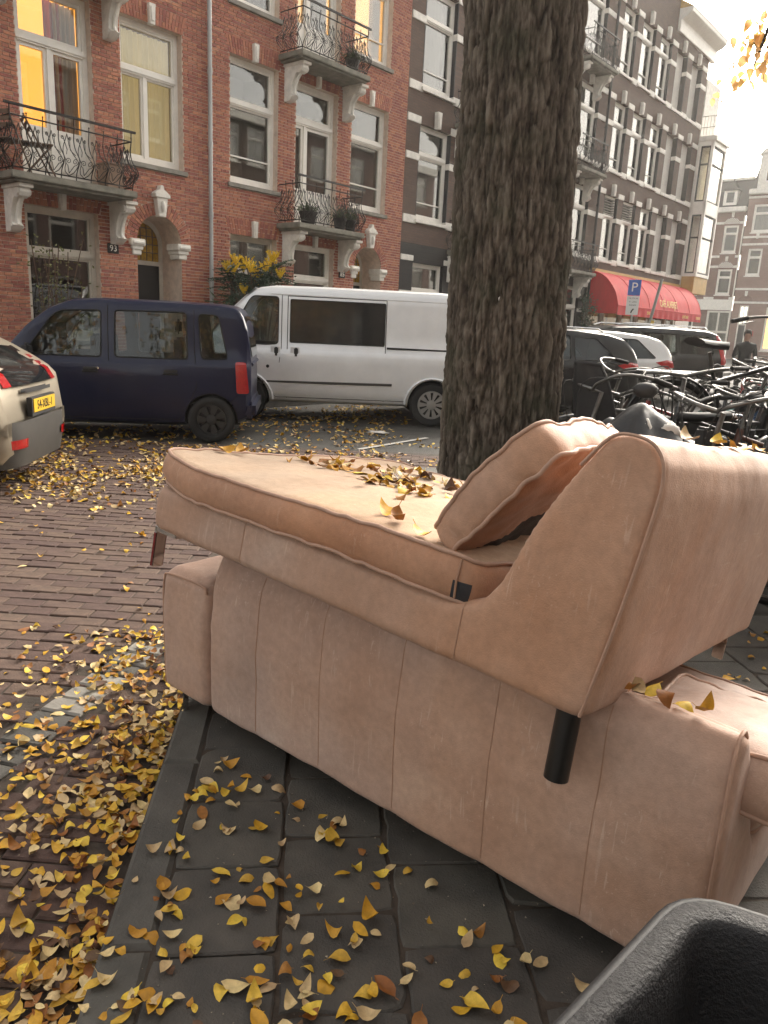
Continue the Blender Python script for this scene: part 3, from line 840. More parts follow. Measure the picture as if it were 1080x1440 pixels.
downpipe(d2, 5.55, .3, 13.5, m='reveal_black')
cf = banded_house('cafe_building', 'dark brick corner building with white blocks above the red cafe awning', 27.22, 36.7, 13.2,
                  [(27.85, 29.0), (29.5, 30.72), (31.25, 32.42), (33.0, 34.2), (34.78, 36.0)], RZ, 3.9, blind=(3, 4), louvres=((0, 0), (1, 0)))
cf['category'] = 'building'
mat('ochre', (.50, .30, .07), .6, var=.2, scale=4)
mat('awning_red', (.55, .010, .018), .75, var=.22, scale=6, stretch=(1, 1, .3), bump=.15, bscale=30)
mat('gold', (.75, .50, .12), .5)
def cafe():
    W = 9.48
    b = MB()
    b.box(-.0, W, -.05, .1, 3.72, 3.895, 0); b.build('fascia', 'ochre', cf)
    sf = MB()                                         # shop front: posts and stall riser
    for x in (0.05, 1.5, 3.2, 4.9, 6.6, 8.2, 9.3): sf.box(x - .09, x + .09, -.04, .12, .1, 3.72)
    sf.box(0, W, -.02, .1, .1, .75); sf.build('shop_front', 'old_paint', cf)
    for i, x in enumerate((.14, 1.59, 3.29, 4.99, 6.69, 8.29)):
        x1 = (1.41, 3.11, 4.81, 6.51, 8.11, 9.21)[i]
        p = MB().box(x, x1, .03, .04, .75, 3.7).build('shop_window', 'pane', cf)
        MB().add([(x, 1.3, .3), (x1, 1.3, .3), (x1, 1.3, 3.7), (x, 1.3, 3.7)], [(0, 1, 2, 3)]).build('room_wall', 'room_cafe', p)
    # upper cornice at the corner and the higher wall part
    MB().box(0, 5.5, 0, .4, 13.2, 16.2).build('gable_wall', 'brick_dark', cf)
    c = MB()
    f = lambda p, q, h: (h, -p, q)
    c.prism([(-.1, 13.2), (.10, 13.2), (.12, 13.5), (.10, 13.52), (.12, 13.62), (.35, 13.72), (.5, 13.85), (.52, 14.0), (-.1, 14.0)], 5.5, W + .45, f)
    c.build('cornice', 'white_paint', cf, bevel=.01)
    MB().prism([(.54, 14.0), (-.3, 14.5), (-.3, 14.0)], 5.5, W + .5, f).build('roof_edge', 'ochre', cf)
cafe()
aw = hroot('awning', 27.3, 'long red cafe awning with gold lettering below the dark corner building', 'awning')
def awning():
    L = 9.25
    prof = catmull([(.04, 3.80), (.42, 3.68), (.74, 3.46), (1.06, 3.05), (1.22, 2.58)], 4)
    b = MB(); n = 60
    P = [(p.x, p.y) for p in prof]
    def fn(i, j):
        k = j * (len(P) - 1); a = int(min(k, len(P) - 2)); t = k - a
        d = lerp(P[a][0], P[a + 1][0], t); z = lerp(P[a][1], P[a + 1][1], t)
        sag = -.022 * abs(math.sin(i * 11 * math.pi)) ** .5 * math.sin(j * math.pi)
        return (i * L, -(d + sag), z)
    b.grid(fn, n, len(P))
    for x in (0, L):                                   # cheeks
        pts = [(0.02, 2.28), (0.04, 3.80)] + P[1:] + [(1.2, 2.28)]
        tri = tessellate_polygon([[Vector((p[0], p[1], 0)) for p in pts]])
        b.add([(x, -p[0], p[1]) for p in pts], [tuple(t) for t in tri])
    b.build('canopy', 'awning_red', aw, smooth=50)
    v = MB().grid(lambda i, j: (i * L, -1.222 - .02 * math.sin(i * 95) * (1 - j), 2.24 + .33 * j), 120, 4).build('valance', 'awning_red', aw, smooth=50)
    r = MB()
    for x in np.linspace(0, L, 7):
        r.tube([(x, -(p[0] + .004), p[1] - .004) for p in P], .009, 5)
    r.tube([(0, -1.222, 2.575), (L, -1.222, 2.575)], .018, 6)
    r.build('ribs', 'awning_red', aw)
    tilt = R(90) - R(14)
    text('lettering', 'CAFÉ ALVERJET', .40, Matrix.Translation((5.2, -1.175, 2.83)) @ Matrix.Rotation(R(74), 4, 'X'), 'gold', aw, .004, .74)
    for x, s in ((2.9, 'BAR'), (7.1, 'CAFÉ BAR'), (8.75, 'TERRAS')):
        text('lettering', s, .17, Matrix.Translation((x, -1.262, 2.40)) @ Matrix.Rotation(R(90), 4, 'X'), 'gold', v, .003)
awning()

# oriel bay at the corner
og = hroot('oriel_bay', 36.72, 'white framed oriel bay with dark window frames on the corner past the cafe', 'bay window')
def oriel():
    b = MB()
    x0, x1, pr = .06, 1.9, .66
    for (z0, z1) in ((4.28, 4.42), (6.95, 7.5), (9.8, 10.15)): b.box(x0, x1, -pr, .0, z0, z1)
    b.box(x0 - .04, x1 + .05, -pr - .10, .0, 10.0, 10.2)
    for y in (-pr, -.12): b.box(x0, x0 + .14, y, y + .12, 4.4, 9.9)
    b.box(x1 - .14, x1, -pr, -pr + .12, 4.4, 9.9)
    b.build('bay_frame', 'white_paint', og, bevel=.01)
    for (z0, z1) in ((4.42, 6.95), (7.5, 9.8)):
        w = MB()
        for (ya, yb) in ((-pr + .12, -pr + .17), (-.17, -.12)): w.box(x0 + .03, x0 + .1, ya, yb, z0, z1)
        for zc in (z0 + .03, z1 - .03, z0 + 1.55): w.box(x0 + .03, x0 + .1, -pr + .17, -.17, zc - .035, zc + .035)
        for zc in (z0 + .03, z1 - .03, z0 + 1.55): w.box(x0 + .14, x1 - .14, -pr + .03, -pr + .1, zc - .035, zc + .035)
        w = w.build('window', 'reveal_black', og)
        MB().box(x0 + .06, x0 + .065, -pr + .17, -.17, z0 + .06, z1 - .06).build('pane', 'pane', w)
        MB().box(x0 + .14, x1 - .14, -pr + .06, -pr + .065, z0 + .06, z1 - .06).build('pane', 'pane', w)
        curtain(w, x0 + 1.0, x0 + 1.5, z0 + .1, z1 - .1, -pr + .3, 'curtain_red' if z0 < 5 else 'curtain_cream', 5)
    b = MB().box(x0, x1, -.02, .2, 0, 12.5).build('back_wall', 'plaster', og)
    MB().box(x0, x1, -pr + .05, -.03, 3.55, 4.279).build('base_panel', 'ochre', og)
    r = MB()
    for (p, q) in (((x0, -pr), (x1, -pr)), ((x0, -pr), (x0, 0))):
        for z in (10.55, 11.0): r.tube([(p[0], p[1], z), (q[0], q[1], z)], .02, 5)
        for k in range(6): x, y = lerp(p[0], q[0], k / 5), lerp(p[1], q[1], k / 5); r.tube([(x, y, 10.19), (x, y, 11.0)], .015, 5)
    r.build('railing', 'white_paint', og)
oriel()

# ---- houses closing the street, facing the camera
def far_root(name, x, label):
    p = U * 68 + N * (24 - x)
    return empty(name, (p.x, p.y, 0), -YAW, label, 'house')
def lattice(rt, cx, z, r):
    b = MB(); n = 12
    pts = [(cx + r * math.cos(math.pi * k / n), z + r * .75 * math.sin(math.pi * k / n)) for k in range(n + 1)]
    b.prism(pts, -.03, .02, lambda p, q, h: (p, h, q), 1)
    for k in range(-5, 6):
        for sgn in (-1, 1):
            P = []
            for q in range(21):
                zz = q / 20 * r * .75; x = k * r / 4 + sgn * (zz - r * .37)
                if abs(x) < r * math.sqrt(max(0, 1 - (zz / (r * .75)) ** 2)): P.append((cx + x, -.045, z + zz))
            if len(P) > 1: b.tube([P[0], P[-1]], .022, 4)
    b.build('lattice_arch', ['white_paint', 'brick_far'], rt)
def far_house_e():
    rt = far_root('brick_house', 0, 'far brown brick house with slate mansard roof and lattice arches over its windows')
    W = 4.5
    ops = [(2.95, 4.08, 8.42, 10.55), (2.95, 4.08, 5.12, 7.15), (.5, 1.45, 8.42, 10.55), (.5, 1.45, 5.12, 7.15), (2.55, 4.45, .9, 3.85), (.5, 1.5, .3, 3.85)]
    b = MB(); wall_with_holes(0, W, 0, 11.6, ops, .15, b); b.box(0, .02, 0, 6, 0, 11.6); b.build('wall', 'brick_far', rt)
    MB().box(0.02, W, -.03, -.004, .0, .88).build('plinth', 'white_paint', rt); MB().box(.02, W, -.05, -.005, 3.9, 4.75).build('shop_frieze', 'white_paint', rt)
    for i, o in enumerate(ops):
        z1 = o[3]
        window(rt, *o, .06, trans=[z1 - .62 if i < 4 else z1 - 1.7], mull=[((o[0] + o[1]) / 2, 0, 9)] if i == 4 else (), fw=.12, sill_m='plaster', cur=[(o[0] + .1, o[1] - .1, 'curtain_grey', 7)] if i in (2, 4) else None)
        if i < 4: lattice(rt, (o[0] + o[1]) / 2, z1 + .12, .62); keystone(rt, (o[0] + o[1]) / 2, z1 + .62, z1 + 1.0, .2)
    for z in (4.85, 8.15, 10.75, 7.35): MB().box(2.1, 2.95 - .05, -.05, .02, z - .09, z + .09).build('stone_band', 'plaster', rt); MB().box(4.12, W - .1, -.051, .02, z - .09, z + .09).build('stone_band', 'plaster', rt)
    MB().box(0, W, -.35, .1, 11.55, 11.95).build('cornice', 'plaster', rt, bevel=.05)
    rf = MB().prism([(-.1, 11.95), (.9, 14.1), (5, 14.1), (5, 11.95)], 0, W, lambda p, q, h: (h, p, q)).build('roof', 'slate', rt)
    MB().box(0, W, .7, 1.1, 14.1, 14.3).build('roof_ridge', 'plaster', rf)
    d = MB(); d.box(2.6, 3.65, -.15, .8, 12.1, 13.2); d.prism([(2.4, 13.2), (3.85, 13.2), (3.5, 13.45), (3.3, 13.9), (2.95, 13.9), (2.75, 13.45)], -.25, .9, lambda p, q, h: (p, h, q), 1); d.lathe([(.0, .35), (.06, .2), (.05, 0)], 8, 1, Matrix.Translation((3.12, .3, 13.88)))
    d.build('dormer', ['white_paint', 'slate'], rf)
    MB().box(2.85, 3.4, -.17, -.14, 12.3, 13.05).build('dormer_window', 'privacy_glass', rf)
    downpipe(rt, W - .06, .2, 11.3, -.08, 'white_paint', .05)
    bb = MB(); bb.box(.2, 1.9, -.9, 0, 7.45, 7.75); bb.box(.25, 1.85, -.85, 0, 7.75, 8.1); bb.build('bay_balcony', 'plaster', rt, bevel=.02)
far_house_e()
def far_house_f():
    rt = far_root('brick_house', 4.54, 'far brick house with dark front door and white gabled dormer at the street end')
    W = 8.0
    ops = [(.55, 1.7, 8.55, 11.9), (.55, 1.6, 6.65, 8.4)]
    ops = [(.5, 2.2, 9.95, 12.05), (.55, 1.62, 6.63, 8.72), (.55, 1.25, .12, 4.3), (3.2, 4.3, 6.63, 8.72), (3.2, 4.3, 9.95, 12.05), (2.6, 4.6, .8, 4.2), (5.5, 6.8, 6.63, 8.72), (5.5, 6.8, 9.95, 12.05)]
    b = MB(); wall_with_holes(0, W, 0, 12.9, ops, .15, b); b.build('wall', 'brick_far2', rt)
    for i, o in enumerate(ops):
        if i == 2:
            f = MB(); f.box(o[0], o[0] + .1, .05, .12, o[2], o[3]); f.box(o[1] - .1, o[1], .05, .12, o[2], o[3]); f.box(o[0], o[1], .05, .12, 2.75, 2.87); f.box(o[0], o[1], .051, .12, o[3] - .1, o[3]); f.box(.87, .93, .05, .12, 2.87, o[3])
            f = f.build('door_frame', 'white_paint', rt); MB().box(o[0] + .1, o[1] - .1, .08, .12, .12, 2.75).build('door', 'door_black', f); MB().box(o[0] + .1, o[1] - .1, .09, .1, 2.87, o[3] - .1).build('pane', 'pane', f)
        else: window(rt, *o, .06, trans=[o[3] - .65], fw=.12, sill_m='plaster', room='room_gold' if i == 5 else ('room_brown' if i == 1 else 'room_dark'), cur=[(o[0] + .1, o[1] - .1, 'curtain_grey', 7)] if i == 0 else None)
        if i in (1, 3, 2, 6):
            n = 10; cx = (o[0] + o[1]) / 2
            MB().prism([(cx + .6 * math.cos(math.pi * k / n), o[3] + .25 + .6 * math.sin(math.pi * k / n)) for k in range(n + 1)], -.05, .0, lambda p, q, h: (p, h, q)).build('blind_arch', 'brick_far', rt, bevel=.01)
            keystone(rt, cx, o[3] + .75, o[3] + 1.15, .2)
    for z in (4.55, 5.6, 9.05, 9.6, 12.6): MB().box(0, W, -.06, .0, z - .08, z + .08).build('stone_band', 'plaster', rt)
    MB().box(0, W, -.4, .1, 12.8, 13.2).build('cornice', 'plaster', rt, bevel=.05)
    d = MB(); d.box(.5, 3.3, -.2, 1, 13.2, 15.7); d.prism([(.3, 15.7), (3.5, 15.7), (3.1, 16.1), (2.6, 16.3), (2.3, 16.9), (1.5, 16.9), (1.2, 16.3), (.7, 16.1)], -.3, 1, lambda p, q, h: (p, h, q)); d.build('dormer', 'plaster', rt, bevel=.04)
    MB().box(1.0, 2.8, -.26, -.19, 13.6, 15.4).build('dormer_frame', 'white_paint', rt); MB().box(1.15, 2.65, -.28, -.255, 13.75, 15.25).build('dormer_window', 'privacy_glass', rt)
    MB().prism([(.2, 13.2), (2.2, 16.0), (6, 16.0), (6, 13.2)], 0, W, lambda p, q, h: (h, p, q)).build('roof', 'slate', rt)
    MB().box(1.7, 1.9, -.05, 0, 1.9, 2.3).build('door_plate', 'curtain_red', rt)
far_house_f()
# ================================================================== LEATHER SOFAS
def leather(name, base, dark, pale, rough=.62, scratch=.32):
    M = bpy.data.materials.new(name); M.use_nodes = True
    t = M.node_tree; b = t.nodes['Principled BSDF']
    tc = nd(t, 'ShaderNodeTexCoord')
    n1 = nd(t, 'ShaderNodeTexNoise', Scale=2.6, Detail=5.0, Roughness=.55); t.links.new(tc.outputs['Object'], n1.inputs['Vector'])
    rp = nd(t, 'ShaderNodeValToRGB'); e = rp.color_ramp.elements
    e[0].position = .36; e[0].color = c4(dark); e[1].position = .60; e[1].color = c4(base)
    x = e.new(.80); x.color = c4(tuple(lerp(a, q, .35) for a, q in zip(base, pale)))
    t.links.new(n1.outputs['Fac'], rp.inputs[0])
    nb = nd(t, 'ShaderNodeTexNoise', Scale=1.15, Detail=3.0, Roughness=.5, Distortion=.4); t.links.new(tc.outputs['Object'], nb.inputs['Vector'])
    rb = nd(t, 'ShaderNodeValToRGB'); eb = rb.color_ramp.elements
    eb[0].position = .34; eb[0].color = (.90, .98, 1.06, 1); eb[1].position = .66; eb[1].color = (1.04, .95, .85, 1)
    xm = eb.new(.5); xm.color = (1, 1, 1, 1)
    t.links.new(nb.outputs['Fac'], rb.inputs[0])
    mb_ = nd(t, 'ShaderNodeMixRGB', blend_type='MULTIPLY'); mb_.inputs[0].default_value = 1
    t.links.new(rp.outputs[0], mb_.inputs[1]); t.links.new(rb.outputs[0], mb_.inputs[2])
    # fine mottling
    n2 = nd(t, 'ShaderNodeTexNoise', Scale=38.0, Detail=6.0, Roughness=.7); t.links.new(tc.outputs['Object'], n2.inputs['Vector'])
    mr = nd(t, 'ShaderNodeMapRange'); mr.inputs['From Min'].default_value = .3; mr.inputs['From Max'].default_value = .7; mr.inputs['To Min'].default_value = .85; mr.inputs['To Max'].default_value = 1.09
    t.links.new(n2.outputs['Fac'], mr.inputs['Value'])
    mx = nd(t, 'ShaderNodeMixRGB', blend_type='MULTIPLY'); mx.inputs[0].default_value = 1
    t.links.new(mb_.outputs[0], mx.inputs[1]); t.links.new(mr.outputs[0], mx.inputs[2])
    # scratches: two sets of drawn-out noise streaks, thresholded, gated by a broad noise
    def streak(rot, sc, lo):
        mp = nd(t, 'ShaderNodeMapping'); mp.inputs['Rotation'].default_value = rot; mp.inputs['Scale'].default_value = sc
        t.links.new(tc.outputs['Object'], mp.inputs[0])
        n = nd(t, 'ShaderNodeTexNoise', Scale=1.0, Detail=2.0, Roughness=.5, Distortion=.6); t.links.new(mp.outputs[0], n.inputs['Vector'])
        q = nd(t, 'ShaderNodeMapRange'); q.inputs['From Min'].default_value = lo; q.inputs['From Max'].default_value = lo + .05
        t.links.new(n.outputs['Fac'], q.inputs['Value']); return q.outputs[0]
    s1 = streak((0.2, .15, .1), (95, 95, 7), .635); s2 = streak((1.1, .6, .3), (120, 10, 90), .66)
    ad = nd(t, 'ShaderNodeMath', operation='MAXIMUM'); t.links.new(s1, ad.inputs[0]); t.links.new(s2, ad.inputs[1])
    n3 = nd(t, 'ShaderNodeTexNoise', Scale=4.5, Detail=3.0); t.links.new(tc.outputs['Object'], n3.inputs['Vector'])
    gt = nd(t, 'ShaderNodeMapRange'); gt.inputs['From Min'].default_value = .45; gt.inputs['From Max'].default_value = .62; gt.inputs['To Max'].default_value = scratch
    t.links.new(n3.outputs['Fac'], gt.inputs['Value'])
    ml = nd(t, 'ShaderNodeMath', operation='MULTIPLY'); t.links.new(ad.outputs[0], ml.inputs[0]); t.links.new(gt.outputs[0], ml.inputs[1])
    mx2 = nd(t, 'ShaderNodeMixRGB'); mx2.inputs[2].default_value = c4(pale)
    t.links.new(ml.outputs[0], mx2.inputs[0]); t.links.new(mx.outputs[0], mx2.inputs[1]); t.links.new(mx2.outputs[0], b.inputs['Base Color'])
    b.inputs['Roughness'].default_value = rough; b.inputs['Specular IOR Level'].default_value = .35; b.inputs['Sheen Weight'].default_value = .12
    v = nd(t, 'ShaderNodeTexVoronoi', Scale=260.0); t.links.new(tc.outputs['Object'], v.inputs['Vector'])
    n4 = nd(t, 'ShaderNodeTexNoise', Scale=22.0, Detail=7.0); t.links.new(tc.outputs['Object'], n4.inputs['Vector'])
    am = nd(t, 'ShaderNodeMath', operation='MULTIPLY_ADD'); am.inputs[1].default_value = .25
    t.links.new(v.outputs['Distance'], am.inputs[0]); t.links.new(n4.outputs['Fac'], am.inputs[2])
    bp = nd(t, 'ShaderNodeBump', Strength=.30, Distance=.006); t.links.new(am.outputs[0], bp.inputs['Height']); t.links.new(bp.outputs[0], b.inputs['Normal'])
    MATS[name] = M
leather('leather', (.455, .288, .205), (.40, .232, .150), (.66, .50, .40))
leather('leather_pale', (.46, .318, .250), (.40, .258, .192), (.68, .54, .44))
leather('suede_sunlit', (.46, .33, .225), (.39, .27, .18), (.66, .53, .40), rough=.85, scratch=.25)  # sunlight on the seat top put into a paler, yellower colour
leather('leather_tan', (.47, .265, .165), (.39, .20, .115), (.62, .45, .34))
leather('leather_brown', (.38, .20, .115), (.31, .155, .085), (.55, .38, .28))
mat('seam', (.34, .20, .13), .7)
mat('piping', (.44, .27, .19), .6, var=.2, scale=20)
mat('liner', (.045, .045, .05), .95, bump=.4, bscale=200)
mat('chrome', (.75, .74, .72), .07, metal=1.0)
mat('leg_black', (.012, .011, .010), .35)

def soften(mb, voxel, iters, amp, freq, seed=0, extra=None, name='soft'):
    """closed mesh -> even voxel skin, smoothed, then gently dented"""
    me = mb.mesh(name, 'leather')
    bm = bmesh.new(); bm.from_mesh(me); bmesh.ops.remove_doubles(bm, verts=bm.verts, dist=1e-5)
    bmesh.ops.bevel(bm, geom=[e for e in bm.edges if len(e.link_faces) == 2 and e.calc_face_angle(0) > R(50)], offset=.020, segments=4, affect='EDGES', clamp_overlap=True)
    bmesh.ops.triangulate(bm, faces=[f for f in bm.faces if len(f.verts) > 4]); bm.to_mesh(me); bm.free()
    o = link(name, me)
    r = o.modifiers.new('r', 'REMESH'); r.mode = 'VOXEL'; r.voxel_size = voxel
    s = o.modifiers.new('s', 'SMOOTH'); s.factor = .5; s.iterations = iters
    bpy.context.view_layer.update()
    dg = bpy.context.evaluated_depsgraph_get()
    m2 = bpy.data.meshes.new_from_object(o.evaluated_get(dg))
    bpy.data.objects.remove(o)
    sv = Vector((seed * 3.1, seed * 1.7, seed))
    nrm = [Vector(n.vector) for n in m2.vertex_normals]
    for v, n in zip(m2.vertices, nrm):
        d = amp * noise.fractal(v.co * freq + sv, .8, 2.0, 3)
        if extra: d += extra(v.co, n)
        v.co = v.co + n * d
    m2.polygons.foreach_set('use_smooth', [True] * len(m2.polygons))
    return m2
def put(name, me, m, parent):
    me.materials.clear(); me.materials.append(MATS[m]); me.name = name
    return link(name, me, parent)

def cushion(lx, ly, lz, crown=.03, bulge=.02, n=(30, 24, 5), wr=.006, seed=0, deform=None):
    """box cushion: crowned faces, bulging gusset, wrinkles. Returns (mesh builder, top rim, bottom rim)"""
    nx, ny, nz = n
    def shape(x, y, z):                      # x,y,z in -1..1
        ex = (1 - abs(x) ** 2.6); ey = (1 - abs(y) ** 2.6); ez = 1 - z * z
        rc = .10                             # rounded corners in plan
        px, py = x, y
        m = min(1, abs(x) ** 8 * abs(y) ** 8); px *= 1 - .05 * m; py *= 1 - .05 * m
        X = px * (lx / 2 + bulge * ez * abs(x) ** 6); Y = py * (ly / 2 + bulge * ez * abs(y) ** 6)
        Z = z * (lz / 2) + (1 if z > 0 else -1) * crown * ex * ey * abs(z) ** 3
        p = Vector((X, Y, Z))
        s = noise.fractal(Vector((X * 5 + seed, Y * 5, Z * 5)), .9, 2, 4)
        edge = max(abs(x), abs(y)) ** 4
        w2 = noise.noise(Vector((X * 22 + seed, Y * 22, Z * 9))) * edge
        p += Vector((x * .4, y * .4, z)) * (wr * s + wr * .6 * w2)
        return deform(p) if deform else p
    b = MB()
    for s in (-1, 1):
        b.grid(lambda i, j: shape(i * 2 - 1, j * 2 - 1, s), nx, ny, 0 if s > 0 else 1)
        b.grid(lambda i, j: shape(i * 2 - 1, s, j * 2 - 1), nx, nz, 2)
        b.grid(lambda i, j: shape(s, i * 2 - 1, j * 2 - 1), ny, nz, 2)
    b.dims = (nx, ny, nz)
    def rim(s):
        P = [shape(i / nx * 2 - 1, -1, s) for i in range(nx)] + [shape(1, i / ny * 2 - 1, s) for i in range(ny)]
        P += [shape(1 - i / nx * 2, 1, s) for i in range(nx)] + [shape(-1, 1 - i / ny * 2, s) for i in range(ny)]
        return P
    return b, rim(1), rim(-1)
def cushion_obj(name, parent, size, M, mtop, seed, mbot=None, mside=None, patch=None, **kw):
    b, r1, r0 = cushion(*size, seed=seed, **kw)
    if patch: patch(b)
    me = b.mesh(name, [mtop, mbot or mtop, mside or mtop, 'liner'])
    bm = bmesh.new(); bm.from_mesh(me); bmesh.ops.remove_doubles(bm, verts=bm.verts, dist=.0015); bmesh.ops.recalc_face_normals(bm, faces=bm.faces); bm.to_mesh(me); bm.free()
    me.polygons.foreach_set('use_smooth', [True] * len(me.polygons)); me.set_sharp_from_angle(angle=R(70))
    o = link(name, me, parent, None, M)
    for r in (r1, r0): MB().tube(r, .0062, 8, closed=True).build('piping', 'piping', o, smooth=60)
    return o, r1, r0

SA = Vector((.77, -.638, 0)).normalized()          # along the lower sofa's back, towards the camera
SN = Vector((-SA.y, SA.x, 0))                      # away from the camera, into the pavement
SO = Vector((-.83, 2.69, SW_Z))
# ---------------- lower sofa: back turned to the camera
mA = Matrix.Identity(4)
for i in range(3): mA[i][0], mA[i][1], mA[i][2] = SA[i], SN[i], (0, 0, 1)[i]
mA.translation = SO
sofa = empty('sofa', SO, 0, 'pale tan leather sofa with its seamed back outward, standing under the chaise', 'sofa')
sofa.matrix_world = mA
seams = [.55, .85, 1.16, 1.47, 1.76]
def backf(p, n):
    d = 0.0
    if n.y < -.6:
        for s in seams: d -= .0025 * math.exp(-((p.x - s) / .010) ** 2)
        xs = [.28] + seams + [2.05]
        for a, c in zip(xs, xs[1:]):
            if a < p.x < c: d += .004 * math.sin(math.pi * (p.x - a) / (c - a))
        d -= .02 * math.exp(-(((p.x - 1.73) / .07) ** 2 + ((p.z - .46) / .10) ** 2))     # dent where the chaise leg leans
    return d
fx = lambda p, q, h: (h, p, q)
b = MB().prism([(0.0, .075), (-.005, .40), (.02, .615), (.055, .68), (.10, .69), (.135, .655), (.36, .27), (.98, .27), (.98, .075)], .285, 2.045, fx)
fr = put('backrest', soften(b, .014, 5, .006, 3.0, 1, backf), 'leather_pale', sofa)
b = MB().prism([(.0, .075), (-.004, .40), (.006, .53), (.03, .565), (.97, .565), (.995, .53), (.995, .075)], 0.0, .279, fx)
put('arm', soften(b, .014, 5, .005, 3.0, 2), 'leather_pale', sofa)
bpy.context.view_layer.update()
for x in seams + [.282]:
    z1 = .68 if x > .3 else .56
    P = []
    for k in range(25):
        z = .085 + (z1 - .085) * k / 24; h = fr.ray_cast(Vector((x + (.006 if x < .3 else 0), -.3, z)), Vector((0, 1, 0)))
        if h[0]: P.append((x, h[1].y + .0004, z))
    MB().tube(P, .0019 if x > .3 else .0034, 6).build('seam', 'seam', sofa)
# piping: end of the back, top of the arm
MB().tube(catmull([(2.034, .010, .10), (2.036, .004, .40), (2.033, .026, .60), (2.030, .058, .665), (2.029, .098, .677), (2.030, .128, .650)], 5), .0045, 6).build('piping', 'piping', sofa)
MB().tube(catmull([(.014, .010, .10), (.012, .008, .42), (.016, .012, .525), (.034, .016, .546), (.15, .015, .553), (.25, .016, .547), (.266, .014, .525)], 5), .0045, 6).build('piping', 'piping', sofa)
for (lx, w) in ((.28, .87), (1.16, .87)):
    cushion_obj('seat_cushion', sofa, (w, .60, .13), Matrix.Translation((lx + w / 2 + .01, .66, .335)), 'leather_pale', lx * 7)
cushion_obj('back_cushion', sofa, (.46, .46, .13), Matrix.Translation((1.99, .37, .50)) @ Matrix.Rotation(R(6), 4, 'Z') @ Matrix.Rotation(R(-10), 4, 'X') @ Matrix.Rotation(R(5), 4, 'Y'), 'leather_pale', 5, crown=.03, wr=.014)
cushion_obj('back_cushion', sofa, (.70, .42, .12), Matrix.Translation((.85, .36, .52)) @ Matrix.Rotation(R(55), 4, 'X'), 'leather_pale', 9, crown=.02, wr=.01)
def chrome_leg(parent, x, y, flip=1, h=.075, z=0.0):
    b = MB(); b.box(x - .02, x + .02, y, y + .10 * flip, z - .012, z); b.box(x - .02, x + .02, y, y + .014 * flip, z - h, z - .012)
    return b.build('leg', 'chrome', parent, bevel=.003)
for x, y, f in ((.09, .03, 1), (1.95, .03, 1), (.09, .95, -1), (1.95, .95, -1)):
    b = MB(); b.box(x - .022, x + .022, y - .012, y + .012, 0, .088); b.box(x - .022, x + .022, y, y + .09 * f, .076, .09); b.build('leg', 'chrome', sofa, bevel=.003)

# ---------------- chaise longue lying on top
p0 = Vector((-.81, 2.54, .822))
xa = (SA * math.cos(R(3.4)) + Vector((0, 0, -math.sin(R(3.4))))).normalized()
ya = (SN * math.cos(R(8.0)) + Vector((0, 0, -math.sin(R(8.0))))).normalized()
ya = (ya - xa * ya.dot(xa)).normalized(); za = xa.cross(ya)
mB = Matrix.Identity(4)
for i in range(3): mB[i][0], mB[i][1], mB[i][2] = xa[i], ya[i], za[i]
mB.translation = p0
ch = empty('chaise_longue', p0, 0, 'tan leather chaise longue strewn with leaves, balanced on the lower sofa', 'chaise')
ch.matrix_world = mB
CW = 1.40
def chf(p, n):
    d = 0.0
    if n.y < -.6:
        d -= .004 * math.exp(-((p.x - .47) / .012) ** 2) * (p.z < .17) + .004 * math.exp(-((p.x - 1.29) / .014) ** 2) * (p.z < .2)
        if p.x > 1.3: d += .012 * math.exp(-(((p.x - 1.53) / .14) ** 2 + ((p.z - .3) / .2) ** 2))
    if n.x > .6: d += .014 * math.sin(math.pi * min(1, max(0, p.y / CW))) * math.sin(math.pi * min(1, p.z / .62))
    return d
fy = lambda p, q, h: (p, h, q)
prof = [(0.005, 0), (1.625, 0), (1.652, .02), (1.672, .30), (1.69, .52), (1.682, .585), (1.65, .625), (1.60, .638), (1.55, .622), (1.50, .54), (1.42, .38), (1.37, .24), (1.33, .175), (1.25, .155), (.02, .155), (0, .14)]
b = MB().prism(prof, 0, CW, fy)
chfr = put('frame', soften(b, .011, 10, .006, 2.6, 4, chf), 'leather', ch)
bpy.context.view_layer.update()
# seams on the near side and back edges
MB().tube(catmull([(1.632, .004, .01), (1.662, -.004, .22), (1.684, -.004, .45), (1.684, .002, .56), (1.655, .004, .615), (1.60, .004, .630), (1.555, .003, .615), (1.505, .0, .545)], 5), .0042, 6).build('piping', 'piping', ch)
MB().tube(catmull([(1.632, CW - .004, .01), (1.664, CW + .004, .22), (1.686, CW + .004, .45), (1.686, CW, .56), (1.655, CW - .004, .615), (1.60, CW - .004, .630)], 5), .0042, 6).build('piping', 'piping', ch)
for x, z1 in ((.47, .15), (1.29, .165)):
    P = [(x, h[1].y + .0004, z) for z in np.linspace(.012, z1, 14) for h in [chfr.ray_cast(Vector((x, -.3, z)), Vector((0, 1, 0)))] if h[0]]
    MB().tube(P, .0021, 6).build('seam', 'seam', ch)
def seatdef(p):
    x = p.x
    p.z += .012 * math.sin(x * 5.2 + .5) * (1 if p.y < 0 else .6) - .010 * math.exp(-((x - .1) / .25) ** 2)
    if x < -.5: p.z += .012 * (-.5 - x) / .15
    return p
def seatpatch(b):                       # dark liner showing at the rear end of the near gusset
    nx, ny, nz = b.dims; k0 = (nx - 1) * (ny - 1)
    for i in range(nx - 1):
        for j in range(nz - 1):
            if i >= nx - 3 and j < (nz - 1) // 2: b.m[k0 + i * (nz - 1) + j] = 3
sc, rimt, rimb = cushion_obj('seat_cushion', ch, (1.33, 1.36, .105), Matrix.Translation((.655, .667, .158 + .055)), 'suede_sunlit', 3, mside='leather_tan', patch=seatpatch, crown=.045, bulge=.014, n=(46, 34, 7), wr=.008, deform=seatdef)
